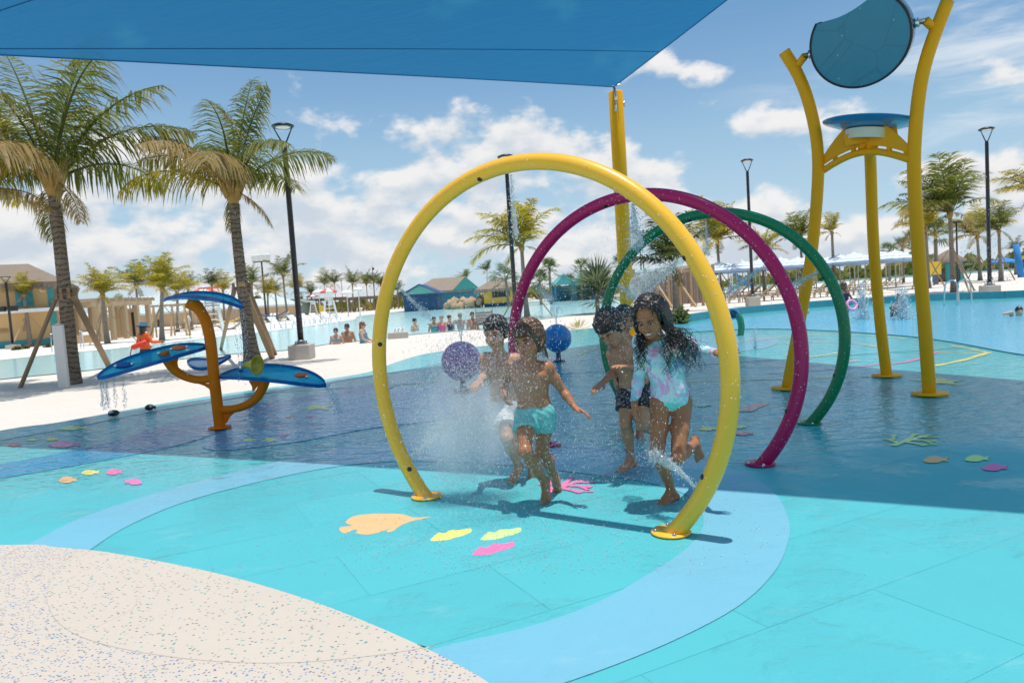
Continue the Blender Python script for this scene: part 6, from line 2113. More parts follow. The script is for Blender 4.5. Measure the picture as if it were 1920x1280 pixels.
def bounds(J, pad):
    P = np.array([np.asarray(v, float) for k, v in J.items() if k[:2] in ('hi', 'sh', 'ne', 'he', 'el', 'wr', 'kn', 'an') and k not in ('hM', 'hs', 'hand')])
    return P.min(0) - pad, P.max(0) + pad
def local(me, root):
    me.transform(Matrix.Translation(-Vector(root.location)))
    return me
def face_parts(t, P, M, hs, skin_dark, lips, eye_open=.0042, smile=False):
    E = lambda name, mb, mat: mb.build(name, mat, t, True)
    MEYE = pm('eye dark', (.016, .010, .008), .12, .1, 30)
    MWHT = pm('eye white', (.62, .58, .55), .25, .05, 30)
    MBRW = pm('brow hair', (.018, .011, .008), .6, .2, 60)
    for s in (-1, 1):
        c = P(.030 * s, .0795, -.0125)
        mb = MB()
        q = [P((.030 + .0135 * math.cos(a)) * s, .0806 - .004 * math.cos(a) ** 2 - .0035 * max(0, math.cos(a)), -.0125 + eye_open * math.sin(a)) for a in np.linspace(0, 2 * math.pi, 14)[:-1]]
        mb.add([P(.030 * s, .0830, -.0125)] + q, [(0, i + 1, (i + 1) % 13 + 1) for i in range(13)], True)
        e = E('eye', mb, MWHT)
        i_ = MB().ball(P(.028 * s, .0805, -.0125), .0052 * hs, 10, 8).build('iris', MEYE, e)
        i_.data.transform(Matrix.Translation(-Vector(t.location)))
        E('eyelash', MB().tube([P((.030 + .0155 * u) * s, .0835 - .0055 * u * u - .002 * u, -.0125 + eye_open * 1.15 * (1 - u * u) + .0005) for u in np.linspace(-1, 1, 7)], .0016 * hs, 5), MEYE)
        E('eyebrow', MB().tube([P((.031 + .020 * u) * s, .0865 - .008 * u * u - .006 * u, .0085 - .004 * u * u + .001 * u) for u in np.linspace(-1, 1, 7)], np.array([.0018, .003, .0034, .0034, .003, .0024, .0012]) * hs, 6), MBRW)
    if not smile:
        E('lips', MB().tube([P(.021 * u, .0865 - .010 * u * u, -.0658 + .001 * (1 - u * u)) for u in np.linspace(-1, 1, 9)], np.array([.001, .0028, .0040, .0045, .0042, .0045, .0040, .0028, .001]) * hs, 7).tube([P(.019 * u, .0860 - .010 * u * u, -.0755 - .0008 * (1 - u * u)) for u in np.linspace(-1, 1, 9)], np.array([.001, .0032, .0046, .0054, .0056, .0054, .0046, .0032, .001]) * hs, 7), lips)
    else:
        curve = lambda u: .009 * u * u
        E('mouth', MB().add([P(0, .0845, -.0725)] + [P(.029 * math.cos(a), .0850 - .014 * math.cos(a) ** 2, -.0735 + curve(math.cos(a)) + .0125 * math.sin(a)) for a in np.linspace(0, 2 * math.pi, 17)[:-1]], [(0, i + 1, (i + 1) % 16 + 1) for i in range(16)], True), pm('mouth inside', (.10, .015, .015), .4))
        mb = MB()
        for k in range(8):
            u = (k - 3.5) / 4.2
            mb.ball(P(.024 * u, .0868 - .011 * u * u, -.0680 + curve(u) * .9), np.array([.0039, .003, .0056]) * hs, 8, 6)
        E('teeth', mb, pm('teeth', (.82, .80, .74), .2, .03, 30))
        up_ = [P(.032 * u, .0885 - .015 * u * u, -.0612 + curve(u) * 1.0) for u in np.linspace(-1, 1, 9)]
        lo_ = [P(.031 * u, .0875 - .015 * u * u, -.0868 + curve(u) * 1.9) for u in np.linspace(-1, 1, 9)]
        E('lips', MB().tube(up_, np.array([.0015, .0025, .0032, .0036, .0034, .0036, .0032, .0025, .0015]) * hs, 7).tube(lo_, np.array([.0015, .003, .0042, .005, .0052, .005, .0042, .003, .0015]) * hs, 7), lips)

def strands(mb, P, M, hs, n, r, zlo, zhi, L, down, front=True, rad=.0035, face_gap=.55, seg=5, puff=1.06):
    """tapered locks lying on the skull and running down from it; P maps head coordinates to the world"""
    for k in range(n):
        az = r.uniform(-math.pi, math.pi)
        el = r.uniform(.1, 1.45)
        x, y = math.sin(az) * math.cos(el), math.cos(az) * math.cos(el)
        z = math.sin(el)
        pts = []
        l = L * r.uniform(.7, 1.2)
        dz = 0
        for j in range(seg + 1):
            e2 = el - l / .08 * j / seg
            a2 = az + r.uniform(-.04, .04)
            if e2 > -.25:
                q = (.073 * puff * math.sin(a2) * math.cos(e2), -.012 + .091 * puff * math.cos(a2) * math.cos(e2), .022 + .083 * puff * math.sin(e2))
            else:
                ee = -.25
                ov = (-.25 - e2) * .08
                q = (.073 * puff * math.sin(a2) * math.cos(ee), -.012 + .091 * puff * math.cos(a2) * math.cos(ee), .022 + .083 * puff * math.sin(ee) - ov * down)
            if q[1] > .012 and q[2] < zlo: break
            if q[2] < zhi: break
            pts.append(P(*q))
        if len(pts) > 2:
            mb.tube(pts, np.linspace(rad, rad * .35, len(pts)) * hs, 5)

def make_kid(name_label, J, sc, skin, hair_mat, h=.0045, clothes=None, hair=None, smile=False, eye_open=.0042, face=True, group=None):
    lo, hi = bounds(J, .14 * sc)
    root_loc = ((lo[0] + hi[0]) / 2, (lo[1] + hi[1]) / 2, max(0., min(J[k][2] for k in J if k[:2] == 'an') - .07))
    t = thing('person', name_label, 'person', root_loc, 0, group)
    S = SDF(lo, hi, h)
    D = add_body(S, J, sc)
    hs = sc * J.get('hs', 1.)
    P = add_head(S, np.asarray(J['head'], float), np.asarray(J['hM']), hs)
    b = link_mesh('body', local(S.mesh('body'), t), skin, t)
    if face:
        face_parts(t, P, np.asarray(J['hM']), hs, None, MATS['lips'], eye_open, smile)
    return t, S, D, P, (lo, hi, h)

def make_shorts(t, J, D, sc, box, mat, waist=.16, hemL=.62, hemR=.62, flare=.018, extra=None):
    lo, hi, h = box
    S = SDF(lo, hi, h)
    B = J.get('build', 1.)
    f = .010 * sc
    pel, up, hx, fw = D['pel'], D['up'], D['hx'], D['fw']
    for s in (-1, 1):
        S.cap(D['lerp'](.02) + hx * s * .046 * sc * B, D['lerp'](.22) + hx * s * .042 * sc * B, .068 * sc * B + f, .062 * sc * B + f, .03)
        S.ell(pel + hx * s * .048 * sc - fw * .034 * sc - up * .018 * sc, np.array([.058, .058, .062]) * sc * B + f, np.eye(3), .03)
    S.cap(pel - hx * .045 * sc * B, pel + hx * .045 * sc * B, .068 * sc * B + f, None, .03)
    hems = []
    for s, hem in (('L', hemL), ('R', hemR)):
        a, k = np.asarray(J['hip' + s], float), np.asarray(J['kn' + s], float)
        e = a + (k - a) * (hem + .12)
        S.cap(a - up * .005, e, .070 * sc * B + f * .9, .058 * sc * B + f + flare * sc, .022)
        hems.append((a + (k - a) * hem, nrm(k - a)))
    S.ripple(lambda X, Y, Z: .0022 * np.sin(X * 95 + Z * 40 + 3 * np.sin(Z * 31)) * np.sin(Z * 28 + Y * 60) + .0014 * np.sin(X * 210 + Y * 130))
    S.clip(D['lerp'](waist), up)
    # each leg is cut at its own hem; the cut only reaches the points nearer that leg
    sl, X = S.win(S.lo, S.lo + S.h * (S.n - 1))
    def segd(a, b):
        ba = b - a
        p = [X[i] - np.float32(a[i]) for i in range(3)]
        tt = np.clip((p[0] * ba[0] + p[1] * ba[1] + p[2] * ba[2]) / (ba @ ba), 0, 1.6)
        return np.sqrt(sum((p[i] - tt * np.float32(ba[i])) ** 2 for i in range(3)))
    dl = segd(np.asarray(J['hipL'], float), np.asarray(J['knL'], float)); dr_ = segd(np.asarray(J['hipR'], float), np.asarray(J['knR'], float))
    for (q, n), near in zip(hems, (dl < dr_, dl >= dr_)):
        pl = ((X[0] - q[0]) * n[0] + (X[1] - q[1]) * n[1] + (X[2] - q[2]) * n[2]).astype(np.float32)
        S.d = np.where(near, np.maximum(S.d, pl), S.d)
    return link_mesh('swim_shorts', local(S.mesh('shorts', 2), t), mat, t)

def hair_cap(t, P, M, c, hs, box, mat, low=-.045, front=.045, bump=.004, puff=.013, fringe=.02, mb=None, name='hair', seed=0, back_low=-.08, expose=0.):
    lo, hi, h = box
    c = np.asarray(c, float)
    l2, h2 = c - .17 * hs, c + .17 * hs
    S = SDF(l2, h2, h * .8)
    S.ell(P(0, -.014, .024), (np.array([.070, .089, .082]) + puff) * hs, M, .01)
    S.ell(P(0, -.035, -.02), (np.array([.060, .060, .075]) + puff) * hs, M, .03)
    S.ell(P(0, .095, -.045 + expose), np.array([.082, .085, .075]) * hs, M, .012, 's')
    S.ell(P(0, .075, -.12), np.array([.10, .10, .09]) * hs, M, .012, 's')
    n = np.asarray(M)[2]
    S.clip(P(0, 0, back_low), -n)
    r = np.random.RandomState(seed)
    ph = r.uniform(0, 6, 6)
    S.ripple(lambda X, Y, Z: bump * hs * (np.sin(X * 120 + ph[0] + 2 * np.sin(Z * 50 + ph[3])) * np.sin(Y * 110 + ph[1] + 2 * np.sin(Z * 44)) + .7 * np.sin(X * 260 + ph[2]) * np.sin(Y * 240 + Z * 70)))
    v = S.mesh('hair', 1)
    o = link_mesh(name, local(v, t), mat, t)
    return o
MATS['lips'] = m_skin('lips', (.40, .13, .10), .8)

# materials of the children
SK1, SK2, SK3, SKG = m_skin('skin tan boy', (.43, .185, .088), .6), m_skin('skin light brown boy', (.50, .25, .14), .5), m_skin('skin light boy', (.54, .29, .175), .5), m_skin('skin brown girl', (.40, .168, .078), .5)
H_BRN, H_BLK = m_hair('brown wet hair', (.11, .050, .020)), m_hair('black wet hair', (.020, .013, .010))
def m_shorts(name, col, c2):
    t = NT(name)
    c = t.mix(t.noise(6, 5, .65), col, c2)
    c = t.mix(t.step(t.noise(18, 5, .7), .55, .7, 0, .5), c, tuple(min(1, x * 1.5 + .1) for x in c2))
    t.set(Base_Color=c, Roughness=.55)
    t.bump(t.noise(30, 4, .6), .4, .006)
    return t.m
M_TEALSH = m_shorts('teal swim cloth', (.10, .42, .42), (.20, .58, .56))
M_PALESH = m_shorts('pale swim cloth', (.60, .64, .66), (.74, .77, .78))
def m_floral():
    t = NT('black floral cloth')
    v = t.noise(26, 4, .7, dist=1.6)
    leaf_ = t.math('MULTIPLY', t.step(v, .55, .60), t.step(t.noise(9, 3, .5), .46, .54))
    c = t.mix(leaf_, (.010, .011, .016), (.42, .40, .42))
    v2 = t.noise(33, 4, .7, dist=1.2, vec=t.vec(None, (1, 1.3, .9)))
    c = t.mix(t.math('MULTIPLY', t.step(v2, .60, .64), .8), c, (.30, .12, .16))
    c = t.mix(t.math('MULTIPLY', t.step(t.noise(21, 4, .7, dist=2.), .62, .66), .8), c, (.12, .24, .22))
    t.set(Base_Color=c, Roughness=.6)
    t.bump(t.noise(30, 4, .6), .4, .006)
    return t.m
M_FLORAL = m_floral()
def m_tiedye():
    t = NT('tie dyed swim cloth')
    P = t.tc.outputs['Object']
    c = t.mix(t.step(t.noise(7, 6, .7, dist=.6), .40, .60), (.28, .66, .76), (.62, .80, .84))
    def lay(off, sc, a, b, col, k):
        nonlocal c
        mp = t.n('ShaderNodeMapping'); mp.inputs['Location'].default_value = off
        t.l(P, mp.inputs[0])
        c = t.mix(t.step(t.noise(sc, 7, .72, vec=mp.outputs[0], dist=.8), a, b, 0, k), c, col)
    lay((3, 1, 2), 6.5, .50, .58, (.86, .30, .62), .9)
    lay((7, 4, 9), 6.0, .52, .60, (.12, .66, .50), .9)
    lay((1, 9, 5), 7.5, .56, .63, (.20, .36, .74), .85)
    lay((5, 2, 8), 9., .56, .64, (.86, .84, .90), .9)
    lay((8, 8, 1), 5.5, .58, .66, (.66, .86, .62), .8)
    t.set(Base_Color=c, Roughness=.5)
    t.bump(t.math('ADD', t.noise(14, 4, .6, stretch=(1, 1, 2.2)), t.math('MULTIPLY', t.noise(60, 3), .2)), .45, .012)
    return t.m
M_TIEDYE = m_tiedye()

# ---- boy in teal shorts, mid stride inside the yellow hoop (joints: place in the photo and distance)
Z1 = 4.45
A1 = lambda x, y, d=0.: at(x, y, Z1 + d)
hf = nrm(V(-.52, -.82, -.14)); hM = frame(hf, V(-.12, -.05, 1))
J = dict(head=A1(991, 634, -.01), hM=hM, hs=1.10, neck=A1(990, 683, .02), shL=A1(1026, 690, .02), shR=A1(954, 690, .04),
         hipL=A1(1021, 774, .03), hipR=A1(986, 778, .0), fsign=1, build=.90,
         elL=A1(1056, 733, .05), wrL=A1(1078, 764, -.04), hdL=(at(1100, 774, Z1 - .08) - A1(1078, 764, -.04), V(-.2, -.25, -1), 1, .25, .2),
         elR=A1(944, 727, .14), wrR=A1(947, 733, -.06), hdR=(V(-.05, -.55, -.75), V(.8, -.2, 0), -1, .85, .05),
         knR=A1(985, 846, -.17), anR=A1(1022, 905, .05), ftR=(V(-.10, -.50, -.86), V(.15, .80, -.5)),
         knL=A1(1016, 846, .08), anL=A1(1043, 906, .30), ftL=(V(.05, -.20, -.95), V(.15, .9, -.2)))
T1, S_, D1, P1h, bx = make_kid('boy in teal swim shorts running through the yellow hoop, hair to his nape', J, 1.0, SK1, H_BRN)
make_shorts(T1, J, D1, 1.0, bx, M_TEALSH, .17, .42, .42, .020)
hair_cap(T1, P1h, hM, J['head'], 1.10, bx, H_BRN, puff=.013, seed=1, back_low=-.085, expose=.018)
r = np.random.RandomState(3)
mb = MB(); strands(mb, P1h, hM, 1.10, 210, r, .012, -.145, .19, .9, rad=.0042)
for k in range(26):
    u = -1 + 2 * (k + r.uniform(-.3, .3)) / 25
    mb.tube([P1h(.064 * u, .062 - .035 * u * u, .085 - .02 * u * u), P1h(.067 * u, .089 - .046 * u * u, .055), P1h(.067 * u + r.uniform(-.006, .006), .093 - .046 * u * u, .040 + r.uniform(-.006, .006)), P1h(.066 * u + r.uniform(-.01, .01), .093 - .045 * u * u, .027 + r.uniform(-.008, .008))], [.0085, .0075, .005, .0014], 6)
mb.build('hair_locks', H_BRN, T1, True)
# ---- girl in the tie dyed swimsuit
ZG = 4.30
AG = lambda x, y, d=0.: at(x, y, ZG + d)
hf = nrm(V(-.48, -.80, -.40)); hM = frame(hf, V(-.26, -.25, 1))
J = dict(head=AG(1218, 592, -.10), hM=hM, hs=1.06, neck=AG(1238, 640, .03), shL=AG(1283, 643, .02), shR=AG(1202, 641, .0),
         hipL=AG(1279, 752, .05), hipR=AG(1237, 754, .02), fsign=1, build=.90,
         elL=AG(1318, 660, .0), wrL=AG(1344, 662, -.22), hdL=(nrm(V(.75, -.35, .12)), V(.1, .5, -.8), 1, .12, .45),
         elR=AG(1199, 702, .05), wrR=AG(1189, 757, -.03), hdR=(V(.02, -.10, -1), V(.9, .3, 0), -1, .35, .12),
         knR=AG(1233, 849, -.05), anR=AG(1259, 921, .10), ftR=(nrm(V(-.85, -.50, -.10)), V(-.02, -.05, -1)),
         knL=AG(1271, 857, -.10), anL=AG(1303, 832, .28), ftL=(nrm(V(.16, -.10, -.95)), nrm(V(.35, .85, -.1))))
gsc = 1.02
TG, S_, DG, PGh, bx = make_kid('girl in a tie dyed long sleeved swimsuit with long wet dark curls', J, gsc, SKG, H_BLK, smile=True, eye_open=.0034)
def swimsuit(t, J, D, sc, box, mat):
    lo, hi, h = box
    S = SDF(lo, hi, h)
    J2 = {k: v for k, v in J.items() if not k.startswith(('hd', 'ft', 'kn', 'an'))}
    add_body(S, J2, sc, True, False)
    S.d -= .0065
    S.ripple(lambda X, Y, Z: .0012 * np.sin(Z * 120 + 4 * np.sin(X * 40)) * np.sin(X * 60 + Y * 50))
    for s in 'LR':                                        # leg openings, cut high at the side
        hp, kn = np.asarray(J['hip' + s], float), np.asarray(J['kn' + s], float)
        sg = 1 if s == 'L' else -1
        o = hp + D['hx'] * sg * .030 * sc - D['up'] * .060 * sc
        S.cap(o - D['fw'] * .16 + D['hx'] * sg * .03, o + D['fw'] * .16 + D['hx'] * sg * .03, .056 * sc, None, .008, 's')
        S.cap(o + D['hx'] * sg * .10 + D['up'] * .01, o + D['hx'] * sg * .04 - D['up'] * .10, .085 * sc, None, .008, 's')
    S.clip(D['pel'] - D['up'] * .088 * sc, -D['up'])
    # neckline and cuffs
    nk, hb = D['nk'], np.asarray(J['head'], float) - np.asarray(J['hM'])[2] * .07
    q, n = nk + (hb - nk) * .40, nrm(hb - nk)
    sl, X = S.win(q - .12, q + .16)
    pl = ((X[0] - q[0]) * n[0] + (X[1] - q[1]) * n[1] + (X[2] - q[2]) * n[2]).astype(np.float32)
    rr = np.sqrt((X[0] - q[0]) ** 2 + (X[1] - q[1]) ** 2 + (X[2] - q[2]) ** 2)
    S.d[sl] = np.where(rr < .10, np.maximum(S.d[sl], pl), S.d[sl])
    for s in 'LR':
        e, w = np.asarray(J['el' + s], float), np.asarray(J['wr' + s], float)
        q, n = w - nrm(w - e) * .012, nrm(w - e)
        sl, X = S.win(q - .1, q + .1)
        pl = ((X[0] - q[0]) * n[0] + (X[1] - q[1]) * n[1] + (X[2] - q[2]) * n[2]).astype(np.float32)
        S.d[sl] = np.maximum(S.d[sl], pl)
    return link_mesh('swimsuit', local(S.mesh('suit', 2), t), mat, t)
swimsuit(TG, J, DG, gsc, bx, M_TIEDYE)
zp = []
for s in np.linspace(.42, .97, 16):
    zp.append(DG['lerp'](s) + DG['fw'] * (.082 - .01 * abs(s - .7)) * gsc)
MB().tube(zp, .0022, 5).build('zip', pm('teal zip', (.12, .50, .52), .4, .1, 20), TG, True)
hair_cap(TG, PGh, hM, J['head'], 1.06 * gsc, bx, H_BLK, puff=.015, seed=5, back_low=-.11, expose=.052)
r = np.random.RandomState(9)
mb = MB()
hs = 1.06 * gsc
part = lambda a: PGh(.012, .02 - .06 * a, .112)
nk = DG['nk']; fw, sx, up = DG['fw'], DG['sx'], DG['up']
def lock(p0, ctrl, rad, wav, seed_):
    q = smooth_pts([p0] + ctrl, 9)
    n = len(q)
    ph = r.uniform(0, 6.3)
    fr = r.uniform(.75, 1.15)
    out = []
    for i, p in enumerate(q):
        s = i / (n - 1)
        w = wav * min(1, max(0, s - .25) * 2.0)
        out.append(p + V(math.sin(ph + i * fr) * w, math.cos(ph * 1.3 + i * fr) * w * .8, math.sin(ph * .7 + i * fr * .9) * w * .5))
    mb.tube(out, np.array([rad * (1 - .72 * (i / (n - 1)) ** 1.3) for i in range(n)]), 5)
for k in range(190):
    side = -1 if k % 3 == 0 else 1                       # more hair falls over her left shoulder
    a = r.uniform(-.5, 1.55)
    hd = -side
    top = PGh(.010 + hd * r.uniform(0, .04), .055 - .10 * (a * .5 + .25), .105 - .012 * abs(r.normal()) - .02 * max(0, a - 1))
    yf = .05 - .085 * (a * .5 + .25) * 1.2
    pA = PGh(hd * .074 * r.uniform(.95, 1.1), yf * .9 - .01, .045 + r.uniform(-.01, .01))
    pB = PGh(hd * .080 * r.uniform(.95, 1.15), yf * .8 - .012, -.03)
    pC = PGh(hd * .078 * r.uniform(.9, 1.25), yf * .8 - .005, -.10)
    if side > 0:
        hx_ = r.uniform(0, 1)                            # from the chest out over the shoulder
        end = AG(1246 + 72 * hx_ + r.normal(0, 6), 655 + 58 * r.rand() - 12 * hx_, -.13 + .12 * hx_)
        mid = pC * .45 + end * .55 + V(0, -.015, .045)
    else:
        end = AG(1190 + 24 * r.rand() + r.normal(0, 3), 640 + 60 * r.rand() ** .7, -.15)
        mid = pC * .5 + end * .5 + V(-.005, -.02, .015)
    lock(top, [pA, pB, pC, mid, end], r.uniform(.0020, .0040), r.uniform(.008, .020), k)
for sd_ in (-1, 1):                                      # thick wet hanks beside the face
    for k in range(9):
        q = k / 8
        mb.tube([PGh(sd_ * .060, .03 - .08 * q, .085), PGh(sd_ * .082, .018 - .085 * q, .03), PGh(sd_ * .087, .012 - .08 * q, -.04), PGh(sd_ * (.086 + r.uniform(-.008, .008)), .01 - .075 * q, -.11), PGh(sd_ * (.080 + r.uniform(-.02, .015)), .02 - .07 * q, -.165)], [.014, .015, .013, .010, .003], 7)
for k in range(22):                                      # loose single curls on the sleeve and chest
    p = AG(1235 + 60 * r.rand(), 640 + 20 * r.rand(), -.16)
    e = p + V(r.uniform(-.03, .13), r.uniform(-.02, .02), -r.uniform(.05, .13))
    lock(PGh(-r.uniform(.04, .08), .02, -.06), [PGh(-.085, .03, -.11), p, e], .0026, .014, k)
for k in (0, 1, 7, 8):                                      # wet fringe ends on the forehead
    u = -1 + 2 * k / 8
    mb.tube([PGh(.062 * u, .058 - .035 * u * u, .088), PGh(.066 * u, .085 - .044 * u * u, .055), PGh(.064 * u + r.uniform(-.008, .008), .092 - .044 * u * u, .034 - .02 * r.rand())], [.008, .006, .0012], 6)
mb.build('hair_locks', H_BLK, TG, True)

# ---- boy in black floral shorts bending forward behind her
Z3 = 5.10
A3 = lambda x, y, d=0.: at(x, y, Z3 + d)
hf = nrm(V(-.50, -.62, -.72)); hM = frame(hf, V(-.5, -.3, .75))
J = dict(head=A3(1143, 612, -.16), hM=hM, hs=1.078, neck=A3(1172, 647, -.04), shL=A3(1203, 657, .03), shR=A3(1149, 664, -.06),
         hipL=A3(1207, 732, .06), hipR=A3(1178, 734, .02), fsign=1, build=.90,
         elR=A3(1152, 697, .02), wrR=A3(1129, 718, -.14), hdR=(A3(1105, 737, -.24) - A3(1129, 718, -.14), V(.4, .3, -.8), -1, .25, .2),
         elL=A3(1206, 694, -.02), wrL=A3(1174, 688, -.26), hdL=(A3(1150, 685, -.36) - A3(1174, 688, -.26), V(.1, .2, -1), 1, .2, .2),
         knR=A3(1173, 793, -.08), anR=A3(1183, 860, .04), ftR=(nrm(V(-.80, -.60, -.06)), V(0, 0, -1)),
         knL=A3(1204, 795, -.16), anL=A3(1229, 812, .20), ftL=(nrm(V(.3, .3, -.8)), nrm(V(.3, .8, .3))))
T3, S_, D3, P3h, bx = make_kid('boy in black floral swim shorts bending forward just behind the girl', J, 1.06, SK2, H_BLK, eye_open=.0026)
make_shorts(T3, J, D3, 1.06, bx, M_FLORAL, .20, .60, .60, .018)
hair_cap(T3, P3h, hM, J['head'], 1.02 * 1.12, bx, H_BLK, puff=.011, seed=8, back_low=-.06)
r = np.random.RandomState(13)
mb = MB(); strands(mb, P3h, hM, 1.14, 150, r, .03, -.075, .12, .6, rad=.0042)
for k in range(18):
    u = -1 + 2 * k / 17
    mb.tube([P3h(.06 * u, .066 - .03 * u * u, .078), P3h(.062 * u, .087 - .04 * u * u, .052), P3h(.06 * u + r.uniform(-.01, .01), .093 - .042 * u * u, .026 + r.uniform(-.01, .008))], [.008, .006, .0015], 6)
mb.build('hair_locks', H_BLK, T3, True)

# ---- boy behind the mist on the left
Z2 = 5.05
A2 = lambda x, y, d=0.: at(x, y, Z2 + d)
hf = nrm(V(-.38, -.90, -.10)); hM = frame(hf, V(-.05, 0, 1))
J = dict(head=A2(930, 622, -.02), hM=hM, hs=1.02, neck=A2(936, 668, .03), shL=A2(967, 674, .04), shR=A2(911, 672, .0),
         hipL=A2(966, 762, .06), hipR=A2(936, 764, .04), fsign=1, build=.92,
         elR=A2(908, 706, -.02), wrR=A2(900, 714, -.20), hdR=(V(-.4, -.7, -.25), V(.1, .2, -1), -1, .3, .2),
         elL=A2(982, 714, .08), wrL=A2(984, 748, -.06), hdL=(V(0, -.2, -1), V(-.9, 0, 0), 1, .4, .1),
         knR=A2(951, 822, -.12), anR=A2(972, 872, .06), ftR=(nrm(V(-.45, -.75, -.4)), nrm(V(0, .3, -.9))),
         knL=A2(972, 818, .04), anL=A2(998, 878, .16), ftL=(nrm(V(-.2, -.7, -.6)), nrm(V(0, .6, -.7))))
T2, S_, D2, P2h, bx = make_kid('boy half hidden by the mist behind the boy in teal shorts', J, 1.04, SK3, H_BLK, eye_open=.0022)
make_shorts(T2, J, D2, 1.04, bx, M_PALESH, .18, .60, .60, .02)
hair_cap(T2, P2h, hM, J['head'], 1.02 * 1.04, bx, H_BLK, puff=.010, seed=18, back_low=-.05)
r = np.random.RandomState(17)
mb = MB(); strands(mb, P2h, hM, 1.06, 140, r, .04, -.05, .11, .6, rad=.0042)
for k in range(16):
    u = -1 + 2 * k / 15
    mb.tube([P2h(.058 * u, .064 - .03 * u * u, .080), P2h(.06 * u, .086 - .04 * u * u, .058), P2h(.058 * u + r.uniform(-.012, .012), .092 - .042 * u * u, .036 + r.uniform(-.012, .006))], [.008, .006, .0015], 6)
mb.build('hair_locks', H_BLK, T2, True)

# ---- dark haired child behind, almost hidden
Z4 = 6.3
A4 = lambda x, y, d=0.: at(x, y, Z4 + d)
hf = nrm(V(.25, -.92, -.2)); hM = frame(hf, V(0, 0, 1))
J = dict(head=A4(1171, 596), hM=hM, hs=1.02, neck=A4(1175, 636, .02), shL=A4(1204, 646, .03), shR=A4(1152, 646, .02), hipL=A4(1199, 716), hipR=A4(1170, 716), fsign=1,
         elR=A4(1150, 680, .06), wrR=A4(1153, 712), hdR=(V(0, -.2, -1), V(1, 0, 0), -1, .4, .1), elL=A4(1213, 680, .06), wrL=A4(1214, 712), hdL=(V(0, -.2, -1), V(-1, 0, 0), 1, .4, .1),
         knR=A4(1173, 770, -.05), anR=gr(1180, 830) * V(1, 0, 0) + V(0, Z4, .06), ftR=(V(-.2, -1, 0), V(0, 0, -1)), knL=A4(1202, 770), anL=gr(1206, 830) * V(1, 0, 0) + V(0, Z4 + .02, .06), ftL=(V(.1, -1, 0), V(0, 0, -1)))
T4, S_, D4, P4h, bx = make_kid('child whose dark wet head shows between the bending boy and the girl', J, 1.0, SK2, H_BLK, .007)
make_shorts(T4, J, D4, 1.0, bx, M_FLORAL, .2, .6, .6)
hair_cap(T4, P4h, hM, J['head'], 1.02, bx, H_BLK, puff=.012, seed=28, back_low=-.06)

